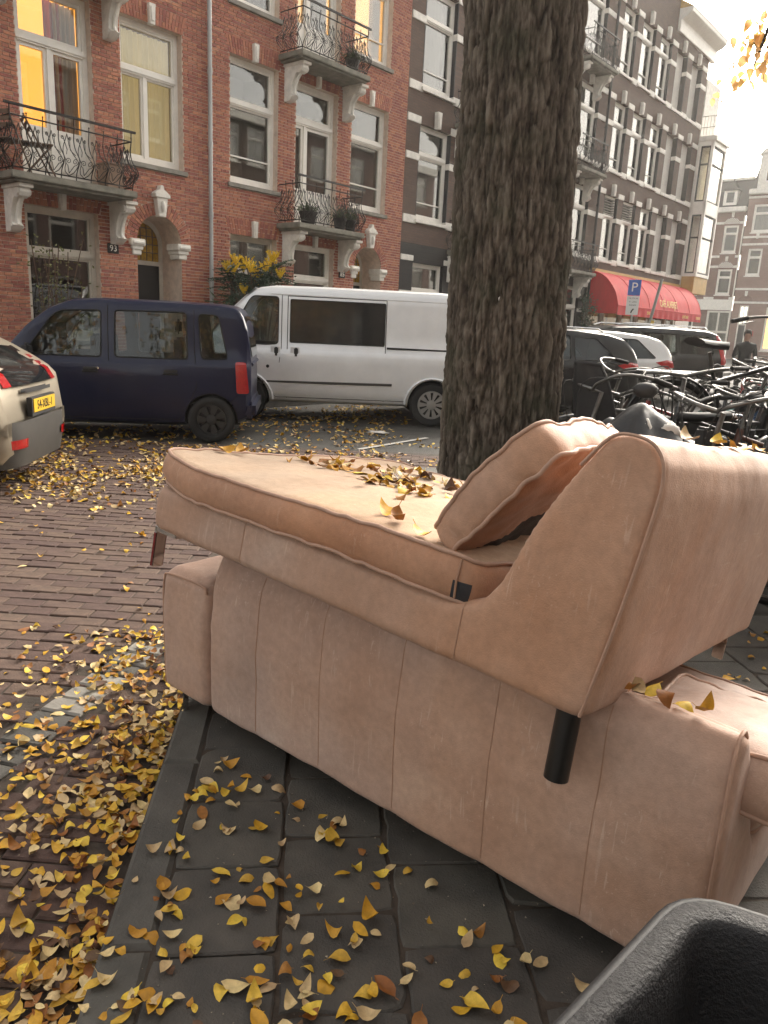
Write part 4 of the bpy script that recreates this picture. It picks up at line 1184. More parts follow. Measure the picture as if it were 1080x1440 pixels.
MB().tube([(1.268, -.011, .165), (1.266, -.014, .21), (1.268, -.010, .262)], .003, 6).build('seam', 'seam', ch)
# back cushion leaning on the backrest
pm = Matrix.Translation((1.268, .335, .440)) @ Matrix.Rotation(R(4), 4, 'Z') @ Matrix.Rotation(R(-54), 4, 'Y') @ Matrix.Rotation(R(-2), 4, 'X')
def pild(p):
    p.z += .02 * math.sin(p.y * 7) * .5; p.x += .035 * math.cos(p.y * 4.2) - .02
    return p
def pilpatch(b):
    nx, ny, nz = b.dims
    for i in range(nx - 1):
        for j in range(ny - 1):
            if i + 2 < (j - 3) * 1.1 and i < 20: b.m[i * (ny - 1) + j] = 3
pc, _, _ = cushion_obj('back_cushion', ch, (.39, .62, .090), pm, 'leather', 11, mbot='leather_brown', mside='leather', patch=pilpatch, crown=.018, bulge=.008, n=(34, 38, 7), wr=.016, deform=pild)
# legs
b = MB(); b.tube([(1.585, .06, .01), (1.592, .06, -.175)], .029, 20); b.build('leg', 'leg_black', ch, smooth=40)
b = MB(); b.box(-.03, .09, .04, .085, -.022, -.001); b.box(-.034, -.018, .04, .085, -.155, -.001); lg = b.build('leg', 'chrome', ch, bevel=.003)
mat('leg_reflect_red', (.16, .010, .012), .12, coat=.5)  # red reflection in the chrome, put into a colour
MB().box(-.030, -.021, .0385, .0865, -.150, -.028).build('leg_reflection', 'leg_reflect_red', lg)  # added plate that carries the painted red reflection
b = MB(); b.box(-.03, .06, CW - .09, CW - .05, -.022, -.001); b.box(-.032, -.018, CW - .09, CW - .05, -.125, -.001); b.build('leg', 'chrome', ch, bevel=.003)
b = MB(); b.box(1.56, 1.60, CW - .14, CW - .03, -.018, -.001); b.box(1.56, 1.60, CW - .045, CW - .03, -.12, -.001); b.build('leg', 'chrome', ch, bevel=.003)

# ================================================================== TREE
def bark_mat():
    M = bpy.data.materials.new('bark'); M.use_nodes = True
    t = M.node_tree; b = t.nodes['Principled BSDF']; b.inputs['Roughness'].default_value = .95; b.inputs['Specular IOR Level'].default_value = .2
    tc = nd(t, 'ShaderNodeTexCoord'); mp = nd(t, 'ShaderNodeMapping'); mp.inputs['Scale'].default_value = (1, 1, .35); t.links.new(tc.outputs['Object'], mp.inputs[0])
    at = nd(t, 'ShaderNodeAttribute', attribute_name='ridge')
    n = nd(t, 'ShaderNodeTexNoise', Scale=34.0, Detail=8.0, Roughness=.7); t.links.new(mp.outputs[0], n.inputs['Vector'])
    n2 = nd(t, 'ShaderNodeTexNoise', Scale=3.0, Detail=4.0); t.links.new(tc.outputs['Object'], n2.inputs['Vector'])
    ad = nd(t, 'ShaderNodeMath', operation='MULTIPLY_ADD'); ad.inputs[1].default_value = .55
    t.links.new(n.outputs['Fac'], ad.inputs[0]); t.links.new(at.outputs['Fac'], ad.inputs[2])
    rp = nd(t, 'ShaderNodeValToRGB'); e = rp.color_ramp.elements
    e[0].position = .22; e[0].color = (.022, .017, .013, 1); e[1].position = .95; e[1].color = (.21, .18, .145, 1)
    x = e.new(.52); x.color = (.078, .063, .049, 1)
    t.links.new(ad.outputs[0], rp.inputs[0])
    mx = nd(t, 'ShaderNodeMixRGB'); mx.inputs[2].default_value = (.035, .042, .022, 1)     # algae
    mr = nd(t, 'ShaderNodeMapRange'); mr.inputs['From Min'].default_value = .48; mr.inputs['From Max'].default_value = .72; mr.inputs['To Max'].default_value = .55
    t.links.new(n2.outputs['Fac'], mr.inputs['Value']); t.links.new(mr.outputs[0], mx.inputs[0]); t.links.new(rp.outputs[0], mx.inputs[1])
    t.links.new(mx.outputs[0], b.inputs['Base Color'])
    bp = nd(t, 'ShaderNodeBump', Strength=.8, Distance=.012); t.links.new(n.outputs['Fac'], bp.inputs['Height']); t.links.new(bp.outputs[0], b.inputs['Normal'])
    MATS['bark'] = M
bark_mat()
TP = Vector((.80, 5.22, 0))
tree = empty('street_tree', TP, 0, 'thick street tree with deeply furrowed bark growing behind the chaise', 'tree')
def trunk():
    nu, nv = 400, 520; H = 6.6
    vs = np.zeros((nu * nv, 3)); rid = np.zeros(nu * nv)
    lean = np.array([-.030, -.012])
    k = 0
    for j in range(nv):
        z = 3.9 * j / 470 if j <= 470 else 3.9 + (H - 3.9) * (j - 470) / (nv - 471)
        r0 = .360 - .004 * z + .10 * math.exp(-z / .28) + .012 * math.sin(z * 1.3)
        for i in range(nu):
            a = 2 * math.pi * i / nu
            ca, sa = math.cos(a), math.sin(a)
            q = Vector((ca * 3.4, sa * 3.4, z * .75))
            wv = noise.noise(q * .8) * .5
            # interlaced vertical plates: distance to warped cell borders
            p = Vector((ca * 2.9 + wv * .35, sa * 2.9 + wv * .35, z * 1.7 + wv))
            d = noise.voronoi(p * 2.3, distance_metric='DISTANCE')[0]
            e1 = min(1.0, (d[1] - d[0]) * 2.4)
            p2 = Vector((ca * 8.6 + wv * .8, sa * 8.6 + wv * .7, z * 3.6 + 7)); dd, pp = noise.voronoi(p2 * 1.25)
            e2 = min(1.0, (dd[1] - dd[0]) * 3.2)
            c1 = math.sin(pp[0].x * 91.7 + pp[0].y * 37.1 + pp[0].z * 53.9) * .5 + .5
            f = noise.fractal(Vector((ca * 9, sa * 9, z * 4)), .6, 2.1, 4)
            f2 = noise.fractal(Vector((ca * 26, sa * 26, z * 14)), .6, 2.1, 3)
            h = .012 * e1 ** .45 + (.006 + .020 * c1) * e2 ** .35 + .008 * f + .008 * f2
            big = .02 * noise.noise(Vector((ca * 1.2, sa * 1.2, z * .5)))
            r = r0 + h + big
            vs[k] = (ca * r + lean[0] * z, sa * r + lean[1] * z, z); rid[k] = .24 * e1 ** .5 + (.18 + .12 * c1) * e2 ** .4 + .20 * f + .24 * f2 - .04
            k += 1
    F = [(j * nu + i, j * nu + (i + 1) % nu, (j + 1) * nu + (i + 1) % nu, (j + 1) * nu + i) for j in range(nv - 1) for i in range(nu)]
    me = bpy.data.meshes.new('trunk'); me.from_pydata(vs.tolist(), [], F); me.materials.append(MATS['bark'])
    at = me.attributes.new('ridge', 'FLOAT', 'POINT'); at.data.foreach_set('value', rid)
    me.polygons.foreach_set('use_smooth', [True] * len(F))
    return link('trunk', me, tree)
trunk()
MB().lathe([(0, .03), (.5, .035), (.72, .05), (.78, .0)], 28).build('soil_patch', 'soil', tree)
mat('paint_chip', (.6, .58, .55), .8)
b = MB()
for k in range(6):
    a = -2.02 + rng.uniform(-.03, .03); z = 1.70 + rng.uniform(-.035, .035); r = .405
    b.box(-.006, .006, -.003, .003, -.008, .008, 0, Matrix.Translation((r * math.cos(a) + .03, r * math.sin(a) - .02, z)) @ Matrix.Rotation(a + 1.57, 4, 'Z') @ Matrix.Rotation(rng.uniform(0, 3), 4, 'Y'))
b.build('paint_spots', 'paint_chip', tree, kind='stuff')
# ================================================================== LEAVES
LC = {'yellow': (.74, .48, .06), 'golden': (.64, .34, .03), 'orange brown': (.36, .15, .03), 'dark brown': (.13, .066, .034), 'pale tan': (.68, .50, .25)}
for k, c in LC.items(): mat('leaf_' + k, c, .55, var=.35, scale=45, rand=.25, bump=.15, bscale=90, spec=.35)
LK = list(LC)
def leaf_shape(ln, wd, fold, curl, twist, seed):
    r = random.Random(seed); nl = 7
    vs, F = [], []
    for i in range(nl):
        t = i / (nl - 1)
        w = wd * math.sin(math.pi * t ** .82) ** .75 * (1 - .25 * t) + .0008
        if i == nl - 1: w = .0006
        x = (t - .5) * ln
        bend = curl * (t - .45) ** 2 * ln * 3.2 + r.uniform(-.001, .001)
        for sgn in (-1, 0, 1):
            y = sgn * w / 2; z = bend + abs(sgn) * w * .5 * fold + twist * sgn * w * (t - .5)
            vs.append(Vector((x, y * math.sqrt(max(.15, 1 - fold * fold * .6)), z)))
    for i in range(nl - 1):
        for k in (0, 1): F.append((i * 3 + k, i * 3 + k + 1, i * 3 + 3 + k + 1, i * 3 + 3 + k))
    b = MB().add(vs, F)
    b.tube([(-ln * .5, 0, curl * .2 * ln * 3.2), (-ln * .66, r.uniform(-.004, .004), curl * .33 * ln * 3)], .0009, 3)
    return b
LSH = [leaf_shape(.056 + .010 * (k % 3), .040 + .005 * (k % 4), (.10, .28, .55, .18, .42, .04, .75, .3)[k % 8], (.12, .4, .05, -.2, .55, .25, -.35, .7)[k % 8], (.0, .6, -.4, .9, 0, -.8, .3, .5)[k % 8], k) for k in range(12)]
LME = {}
def leaf_mesh(k, c):
    if (k, c) not in LME: LME[k, c] = LSH[k].mesh('fallen_leaf', 'leaf_' + c, smooth=80)
    return LME[k, c]
LEAVES = []                 # (pixel depth, matrix, shape, colour, place)
def pick(w): return rng.choices(LK, w)[0]
def drop(p, place, w=(4, 5, 2.6, 1.2, 4), nrm=Vector((0, 0, 1)), lift=.004, tilt=.22, sc=None):
    q = nrm.to_track_quat('Z', 'Y').to_matrix().to_4x4()
    s = sc or rng.choice((.36, .45, .55, .62, .68, .75, .88))
    flip = Matrix.Rotation(math.pi, 4, 'X') if rng.random() < .3 else Matrix.Identity(4)
    M = Matrix.Translation(Vector(p) + nrm * (lift + (.010 if rng.random() < .3 else .004))) @ q @ Matrix.Rotation(rng.uniform(0, 6.28), 4, 'Z') @ Matrix.Rotation(rng.gauss(0, tilt), 4, 'X') @ Matrix.Rotation(rng.gauss(0, tilt), 4, 'Y') @ flip @ Matrix.Scale(s, 4)
    LEAVES.append((pix(p)[2], M, rng.randrange(12), pick(w), place))
def gz(x, y): 
    k = kerb_side(x, y); al = (Vector((x, y, 0)) - KA).dot(KD)
    return SW_Z + .002 if (k > 0 and al < SW_END) else 0.0
# heap along the kerb
n = 0
while n < 1500:
    al = rng.uniform(-.35, 2.3); k = -min(rng.expovariate(3.4), 1.3)
    if rng.random() > .35 + .65 * noise.noise(Vector((al * 3, k * 3, 0))) + .35: continue
    p = KA + KD * al + KN * k
    layer = max(0, .028 * (1 + k / .35)) if k > -.35 else 0
    drop((p.x, p.y, rng.uniform(0, layer)), 'heap', tilt=.15, w=(3.8, 4.4, 2.8, 1.7, 4.8)); n += 1
# on the tiles
n = 0
while n < 270:
    x, y = rng.uniform(-.62, 1.2), rng.uniform(1.15, 2.6)
    if kerb_side(x, y) < 0.0: continue
    s = (Vector((x, y, 0)) - SO).dot(SN)
    if s > -.05: continue
    if rng.random() > .62 + .55 * noise.noise(Vector((x * 4.5, y * 4.5, 4))) - .28 * (s > -.3): continue
    drop((x, y, gz(x, y)), 'tiles', w=(4.5, 5, 1.6, .9, 4.5), tilt=.12); n += 1
# scattered over the brick road
for _ in range(700):
    x, y = rng.uniform(-5.0, -.9), rng.uniform(2.4, 6.2)
    if rng.random() > .45 + .6 * noise.noise(Vector((x * 2, y * 2, 9))) + (.35 if y < 3.4 else 0) - (.25 if y > 3.8 else 0): continue
    drop((x, y, gz(x, y)), 'road')
# dense strip and parking lane
for _ in range(6500):
    x = rng.uniform(-6.2, 1.0); y = rng.gauss(7.3, .85) if rng.random() < .75 else rng.uniform(6, 9)
    if rng.random() > .55 + .7 * noise.noise(Vector((x * 1.5, y * 1.5, 2))): continue
    if kerb_side(x, y) > 0 and y < 7.9: continue
    drop((x, y, 0), 'strip', w=(5, 4, 1.6, 1.0, 8), sc=rng.uniform(.7, 1.2))
for _ in range(7500):
    x = rng.uniform(-5.5, 6.5); y = rng.uniform(8.9, 15)
    if rng.random() > .50 + .9 * noise.noise(Vector((x * 1.0, y * 1.0, 5))) - (.2 if x > 1 else 0): continue
    if noise.noise(Vector((x, y, 1))) < -.25: continue
    drop((x, y, -.012 if y > 9.35 else 0), 'strip', w=(5, 4, 1.6, 1.0, 8), sc=rng.uniform(.8, 1.3))
# behind and beside the sofa
for _ in range(240):
    x, y = rng.uniform(.9, 3.2), rng.uniform(1.2, 5.5)
    s = (Vector((x, y, 0)) - SO); 
    if 0 < s.dot(SN) < 1.02 and -.05 < s.dot(SA) < 2.15: continue
    if (Vector((x, y, 0)) - TP).length < .6: continue
    drop((x, y, gz(x, y)), 'tiles')
# on the chaise seat: ray onto the cushion
def on_mesh(o, M, lx, ly):
    hit = o.ray_cast(Vector((lx, ly, 1)), Vector((0, 0, -1)))
    return (M @ hit[1], (M.to_3x3() @ hit[2]).normalized()) if hit[0] else None
bpy.context.view_layer.update()
MC = mB @ sc.matrix_local
n = 0
SOFF = -.155
spots = [(-.55, .05), (-.46, .10), (-.40, .12), (-.32, .06), (-.28, .24), (-.18, .30), (-.12, .08), (-.05, -.08), (.05, 0), (.10, -.12), (.10, .25), (0, .30), (.20, -.06), (-.06, .02)]
while n < 105:
    cx, cy = rng.choice(spots)
    lx, ly = cx + rng.gauss(0, .055), cy + rng.gauss(0, .06)
    if abs(ly) > .5 or lx > .42 or lx < -.63: continue
    h = on_mesh(sc, MC, lx, ly + SOFF)
    if h: drop(h[0], 'chaise', nrm=h[1], w=(5, 7, 2.2, .7, 3), tilt=.16, sc=rng.uniform(.65, 1.0)); n += 1
for lx, ly in ((-.64, -.25), (-.63, -.18), (.28, -.42), (.34, -.45), (.46, -.49)):
    h = on_mesh(sc, MC, lx, ly + SOFF)
    if h: drop(h[0], 'chaise', nrm=h[1], w=(3, 4, 1, 1, 2), sc=1.15)
# on the top edge of the chaise back and on the lower sofa's back
for x, y, z in ((1.64, .22, .632), (1.63, .50, .634), (1.60, .62, .640), (1.63, .70, .634), (1.66, .82, .628), (1.60, .86, .640), (1.62, .95, .634), (1.58, 1.0, .632)):
    drop(mB @ Vector((x, y, z + .002)), 'chaise', nrm=(za + xa * .2).normalized(), w=(2, 4, 2, 1, 1), sc=1.0 if y < .55 else .75, tilt=.12)
for x, y, z in ((1.80, .08, .692), (1.86, .09, .692), (1.90, .09, .692), (1.82, .11, .69), (1.78, .09, .692), (1.95, .09, .692)):
    drop(mA @ Vector((x, y, z)), 'sofa', w=(2, 2, 4, 4, 3), sc=.8, tilt=.15)
PLACE = {'heap': 'leaf in the heap beside the kerb', 'tiles': 'leaf fallen on the grey pavement tiles', 'road': 'leaf lying on the brick road', 'strip': 'leaf lying along the parked cars',
         'chaise': 'leaf lying on the chaise longue', 'sofa': 'leaf lying on top of the lower sofa'}
sel = [l for l in LEAVES if l[4] in ('chaise', 'sofa')]
oth = sorted([l for l in LEAVES if l[4] not in ('chaise', 'sofa') and -20 < pix(l[1].translation)[0] < 1100 and pix(l[1].translation)[1] < 1460], key=lambda l: l[0])
ids = {id(l) for l in sel} | {id(l) for l in oth[:300 - len(sel)]}
rest = {}
for l in LEAVES:
    d, M, k, c, pl = l
    if id(l) in ids:
        o = link('fallen_leaf', leaf_mesh(k, c)); o.matrix_world = M
        tag(o, c + ' ' + PLACE[pl], 'leaf', c + ' leaves: ' + PLACE[pl][5:])
    else:
        b = rest.setdefault('x', MB()); b.add([M @ v for v in map(Vector, LSH[k].v)], LSH[k].f[:12], LK.index(c), rng.random())
lv = rest['x'].build('leaf_litter', ['leaf_' + k for k in LK], kind='stuff', smooth=80)
tag(lv, 'yellow and brown leaf litter heaped by the kerb and under the parked cars', 'leaves')
lv['kind'] = 'stuff'

# hanging twig with leaves of the same tree, top right
def thin_leaf(name, c):
    M = bpy.data.materials.new(name); M.use_nodes = True; t = M.node_tree; t.nodes.clear()
    o = nd(t, 'ShaderNodeOutputMaterial'); mx = nd(t, 'ShaderNodeMixShader'); mx.inputs[0].default_value = .6
    d = nd(t, 'ShaderNodeBsdfDiffuse'); d.inputs[0].default_value = c4(c); q = nd(t, 'ShaderNodeBsdfTranslucent'); q.inputs[0].default_value = c4(c)
    t.links.new(d.outputs[0], mx.inputs[1]); t.links.new(q.outputs[0], mx.inputs[2]); t.links.new(mx.outputs[0], o.inputs[0]); MATS[name] = M
thin_leaf('leaf_thin_a', (.75, .48, .22)); thin_leaf('leaf_thin_b', (.80, .55, .20))
def limb():
    b = MB(); L = MB()
    a = Vector((-.15, -.05, 6.3)); c = Vector((2.25, 1.75, 5.6)); e = Vector((2.08, 1.8, 3.75))
    pts = catmull([a, Vector((1.2, .9, 6.7)), c, Vector((2.3, 1.8, 4.7)), e], 6)
    b.tube(pts, [lerp(.10, .006, k / (len(pts) - 1)) for k in range(len(pts))], 8)
    for k in range(20):
        t = rng.uniform(.55, 1); p = pts[int(t * (len(pts) - 1))]
        d = Vector((rng.gauss(.05, .14), rng.gauss(0, .25), rng.uniform(-.35, .12)))
        q = p + d; b.tube([p, p + d * .5 + Vector((0, 0, .04)), q], [.006, .004, .002], 5)
        for m_ in range(16):
            f = p + d * rng.uniform(.2, 1.1) + Vector((rng.gauss(0, .07), rng.gauss(0, .07), rng.gauss(0, .07)))
            M = Matrix.Translation(f) @ Matrix.Rotation(rng.uniform(0, 6.28), 4, 'Z') @ Matrix.Rotation(rng.uniform(.5, 2.0), 4, 'Y') @ Matrix.Scale(rng.uniform(1.1, 1.7), 4)
            s = rng.randrange(12); L.add([M @ Vector(v) for v in LSH[s].v], LSH[s].f[:12], rng.choice((0, 1, 1, 2, 2)), rng.random())
    br = b.build('limb', 'bark', tree, smooth=60)
    L.build('crown', ['leaf_thin_a', 'leaf_thin_b', 'leaf_thin_a'], tree, kind='stuff', smooth=80)
limb()

# ================================================================== BLACK TUB at the lower right
mat('tub_black', (.020, .020, .022), .42, var=.4, scale=14, bump=.9, bscale=95, spec=.5, rvar=.12)
mat('tub_rim', (.020, .020, .021), .6, var=.4, scale=8, bump=.15, bscale=60)
tub = empty('plastic_tub', (.72, .82, SW_Z), 0, 'dented black plastic tub with a rounded rim before the lower sofa', 'tub')
def tubm():
    zt = .52
    C = [Vector((.575, 1.175)), Vector((.20, .80)), Vector((.70, .38)), Vector((1.12, .93))]
    def outline(k, inset):
        cx = sum((c.x for c in C)) / 4; cy = sum((c.y for c in C)) / 4
        P = []
        for i in range(4):
            p, a, d = C[i], C[i - 1], C[(i + 1) % 4]
            r = .085
            q0 = p + (a - p).normalized() * r; q1 = p + (d - p).normalized() * r
            for t in range(6):
                s = t / 5; P.append((1 - s) ** 2 * q0 + 2 * s * (1 - s) * p + s * s * q1)
            for t in range(1, 6):                   # intermediate points of the straight side
                e = d + (p - d).normalized() * r
                P.append(q1.lerp(e, t / 6))
        c = Vector((cx, cy))
        return [c + (p - c) * (1 - inset / (p - c).length) for p in P]
    def ring(z, inset): return [Vector((p.x - .72, p.y - .82, z)) for p in outline(0, inset)]
    b = MB()
    rows = [(0, .16), (zt - .10, .045), (zt - .06, .02), (zt - .05, -.010), (zt - .02, -.012), (zt - .006, -.006), (zt, .004), (zt + .002, .03), (zt - .004, .048), (zt - .020, .056), (zt - .09, .070), (zt - .20, .085), (.05, .17), (.04, .2)]
    rs = [ring(z, i) for z, i in rows]
    n = len(rs[0]); vs = [v for r in rs for v in r]
    F = [(i * n + k, i * n + (k + 1) % n, (i + 1) * n + (k + 1) % n, (i + 1) * n + k) for i in range(len(rs) - 1) for k in range(n)]
    F.append(tuple(range(n))); F.append(tuple((len(rs) - 1) * n + k for k in range(n)))
    MB().add(vs, F).build('tub_wall', 'tub_black', tub, smooth=60)
    rim = [ (lambda p: Vector((p.x - .72, p.y - .82, zt - .012)))(p) for p in outline(0, .004)]
    MB().tube(rim, .013, 10, closed=True).build('rim', 'tub_rim', tub, smooth=60)
tubm()

# grit and crumbs on the paving
mat('grit', (.30, .25, .19), .9, rand=.6)
b = MB()
for _ in range(900):
    x, y = rng.uniform(-1.6, 1.1), rng.uniform(1.1, 3.2)
    if kerb_side(x, y) > 0 and (Vector((x, y, 0)) - SO).dot(SN) > .3: continue
    z = gz(x, y); q = rng.uniform(.0012, .0045)
    M = Matrix.Translation((x, y, z + q * .3)) @ Matrix.Rotation(rng.uniform(0, 3), 4, 'Z') @ Matrix.Rotation(rng.uniform(0, 3), 4, 'X')
    b.add([M @ Vector(v) for v in ((q, 0, 0), (-q, q * .4, 0), (0, -q, q * .3), (0, 0, q))], [(0, 1, 2), (0, 1, 3), (1, 2, 3), (0, 2, 3)], 0, rng.random())
gr = b.build('grit', 'grit', kind='stuff'); tag(gr, 'pale grit and crumbs strewn over the paving', 'grit'); gr['kind'] = 'stuff'
# ================================================================== VEHICLES
def paint(name, c, metal=.25, rough=.32):
    mat(name, c, rough, metal=metal, coat=.3, var=.10, scale=3, spec=.22)
paint('paint_navy', (.004, .007, .032), .0, .28)
paint('paint_beige', (.34, .30, .235), .55, .36)
paint('paint_van', (.77, .78, .78), .25, .4)
paint('paint_black', (.010, .010, .011), .2, .28)
paint('paint_white', (.72, .72, .70), .0, .35)
mat('plastic_dark', (.022, .022, .023), .6, var=.3, scale=30)
mat('bumper_grey', (.045, .041, .036), .6, var=.2, scale=10)
mat('rubber', (.013, .013, .013), .85, bump=.2, bscale=60)
mat('gap', (.004, .004, .004), .8)
mat('lamp_red', (.42, .008, .010), .12, spec=.7, var=.3, scale=25, coat=.6)
mat('lamp_clear', (.75, .66, .55), .15, coat=.6)
mat('hubcap', (.36, .36, .35), .35, metal=.6, var=.15, scale=12)
mat('hubcap_black', (.018, .018, .019), .45)
mat('seat_cloth', (.035, .034, .034), .9)
mat('plate_yellow', (.72, .45, .03), .4)
mat('sticker', (.7, .72, .74), .4)

class Car:
    """lofted body: spec gives curves over x (front +x). y = half width, z = height"""
    def __init__(s, sp): s.p = sp; s.xs = np.concatenate([np.linspace(sp['x'][0], sp['x'][-1], 64)])
    def g(s, k, x): return interp(s.p['x'], s.p[k], x)
    def section(s, x):
        p = s.p; zb, zl, zt, hw = s.g('bot', x), s.g('belt', x), s.g('top', x), s.g('hw', x)
        h = max(.012, zt - zl); k = p.get('tumble', .22); rr = p.get('rr', .07)
        yb = hw * .965; yr = max(.2 * hw, yb - k * h - p.get('shoulder', .015) * min(1, h / .2))
        c = min(rr, h * .45)
        P = [(0, zb), (hw * .55, zb), (hw * .86, zb + .005), (hw * .95, zb + .05), (hw * .985, zb + .13), (hw, zb + .26), (hw * 1.0, lerp(zb, zl, .62)), (hw * .99, zl - .09), (yb, zl - .015), (yb - .012, zl + .004),
             (lerp(yb - .012, yr, .33), lerp(zl, zt - c, .33)), (lerp(yb - .012, yr, .66), lerp(zl, zt - c, .66)), (yr, zt - c), (yr - c * .45, zt - c * .33), (yr - c * 1.3, zt - .004), (yr * .55, zt + .008), (0, zt + .014)]
        return P
    def dense(s, x):
        P = s.section(x); out = []
        for i in range(len(P) - 1):
            out.append(P[i])
            if i not in (8, 9): out.append(((P[i][0] + P[i + 1][0]) / 2, (P[i][1] + P[i + 1][1]) / 2))
        return out + [P[-1]]
    def side_y(s, x, z):
        P = s.section(x); best = 0
        for a, b in zip(P[2:], P[3:]):
            if b[1] > a[1] and a[1] <= z <= b[1]: return lerp(a[0], b[0], (z - a[1]) / (b[1] - a[1]))
        return P[6][0] if z < P[8][1] else P[12][0]
    def body(s, name, m, parent, windows, wheels, wr, cabin):
        b = MB(); n = None; vs = []; F = []
        xs = s.xs
        for x in xs:
            half = s.dense(x); full = half + [(-y, z) for (y, z) in reversed(half[1:-1])]
            n = len(full); vs += [(x, y, z) for (y, z) in full]
        N = len(xs)
        for i in range(N - 1):
            for k in range(n): F.append((i * n + k, i * n + (k + 1) % n, (i + 1) * n + (k + 1) % n, (i + 1) * n + k))
        F.append(tuple(range(n))); F.append(tuple((N - 1) * n + k for k in range(n)))
        b.add(vs, F)
        o = b.build(name, [m, 'plastic_dark'], parent)
        o.parent = None
        cut = []
        # hollow cabin
        cx = np.linspace(cabin[0], cabin[1], 22); v2 = []; F2 = []
        for x in cx:
            zf = s.g('belt', x) - .38; zt = s.g('top', x) - .055; zt = max(zt, zf + .1); zl = min(s.g('belt', x), zt - .02)
            yl = s.side_y(x, zl) - .06; yt = s.side_y(x, zt - .05) - .06; yf = yl
            sec = [(yf, zf), (yl, zl), (yt, zt)]
            v2 += [(x, y, z) for y, z in sec] + [(x, -y, z) for y, z in reversed(sec)]
        for i in range(21):
            for k in range(6): F2.append((i * 6 + k, i * 6 + (k + 1) % 6, (i + 1) * 6 + (k + 1) % 6, (i + 1) * 6 + k))
        F2.append(tuple(range(6))); F2.append(tuple(21 * 6 + k for k in range(6)))
        cut.append(MB().add(v2, F2).build('cutter', 'plastic_dark'))
        for poly in windows: cut.append(MB().prism(poly, -2, 2, lambda p, q, h: (p, h, q)).build('cutter', m))
        for wx in wheels:
            c = MB()
            for sg in (-1, 1):
                c = MB(); c.lathe([(0.001, -.30), (wr, -.30), (wr, .30), (0.001, .30)], 40, M=Matrix.Translation((wx, sg * s.g('hw', wx), wr * .90)) @ Matrix.Rotation(R(90), 4, 'X'))
                cut.append(c.build('cutter', 'plastic_dark'))
        boolean(o, cut)
        o.parent = parent
        me = o.data
        me.polygons.foreach_set('use_smooth', [True] * len(me.polygons)); me.set_sharp_from_angle(angle=R(32))
        return o
    def line(s, pts, r, off=0.0, sg=1):
        return [(x, sg * (s.side_y(x, z) + off), z) for x, z in pts]
    def panel(s, poly, off, thick=.004, sg=1, sub=1):
        b = MB(); P = poly; n = len(P)
        tri = tessellate_polygon([[Vector((p[0], p[1], 0)) for p in P]])
        bm = bmesh.new(); bv = [bm.verts.new((p[0], p[1], 0)) for p in P]
        for t in tri:
            try: bm.faces.new([bv[i] for i in t])
            except ValueError: pass
        bmesh.ops.subdivide_edges(bm, edges=[e for e in bm.edges if e.calc_length() > .08], cuts=3, use_grid_fill=True)
        bmesh.ops.triangulate(bm, faces=bm.faces)
        bm.verts.index_update(); V = [(v.co.x, v.co.y) for v in bm.verts]; T = [tuple(v.index for v in f.verts) for f in bm.faces]
        bd = [tuple(v.index for v in e.verts) for e in bm.edges if len(e.link_faces) == 1]; bm.free(); n = len(V)
        vs = [(x, sg * (s.side_y(x, z) + off), z) for x, z in V] + [(x, sg * (s.side_y(x, z) + off - thick), z) for x, z in V]
        return b.add(vs, T + [tuple(n + i for i in reversed(t)) for t in T] + [(i, j, n + j, n + i) for i, j in bd])

def roundpoly(P, r=.04, n=4):
    out = []; N = len(P)
    for i in range(N):
        p, a, d = Vector(P[i]), Vector(P[i - 1]), Vector(P[(i + 1) % N])
        ra = min(r, (a - p).length * .45); rd = min(r, (d - p).length * .45)
        q0 = p + (a - p).normalized() * ra; q1 = p + (d - p).normalized() * rd
        for k in range(n + 1):
            t = k / n; v = (1 - t) ** 2 * q0 + 2 * t * (1 - t) * p + t * t * q1; out.append((v.x, v.y))
    return out

def wheel(parent, x, y, r, w, style, sg):
    """tyre around a hub cap; sg +1 faces +y"""
    M = Matrix.Translation((x, y, r)) @ Matrix.Rotation(R(-90 * sg), 4, 'X')
    rim = r * (.66 if style != 'alloy' else .70)
    b = MB(); mi = 'hubcap_black' if style == 'black' else 'hubcap'
    hw = w / 2
    b.lathe([(rim * 1.02, -hw), (rim * 1.02, hw - .02), (rim * .97, hw - .012), (rim * .93, hw - .03)], 36, 0, M)
    b.lathe([(rim * .95, hw - .055), (.001, hw - .055)], 36, 1, M)
    ns = {'black': 7, 'van': 10, 'alloy': 5}[style]
    for k in range(ns):
        a = 2 * math.pi * k / ns; da = math.pi / ns * (.62 if style != 'alloy' else .38)
        P = [(rim * .30 * math.cos(a - da * 1.1), rim * .30 * math.sin(a - da * 1.1)), (rim * .94 * math.cos(a - da), rim * .94 * math.sin(a - da)), (rim * .94 * math.cos(a + da), rim * .94 * math.sin(a + da)), (rim * .30 * math.cos(a + da * 1.1), rim * .30 * math.sin(a + da * 1.1))]
        b.prism(P, hw - .045, hw - .018, lambda p, q, h: M @ Vector((p, q, h)))
    b.lathe([(rim * .34, hw - .045), (rim * .33, hw - .012), (rim * .14, hw - .004), (.001, hw - .004)], 24, 0, M)
    b.lathe([(rim * .95, hw - .045), (rim * .95, hw - .016), (rim * .86, hw - .016), (rim * .86, hw - .045)], 36, 0, M)
    wl = b.build('wheel', [mi, 'gap'], parent, smooth=35)
    t = MB()
    t.lathe([(rim, -hw + .01), (rim * 1.1, -hw), (r * .93, -hw), (r, -hw * .72), (r, hw * .72), (r * .93, hw), (rim * 1.1, hw), (rim, hw - .01)], 44, 0, M)
    t.build('tyre', 'rubber', wl, smooth=50)
    return wl

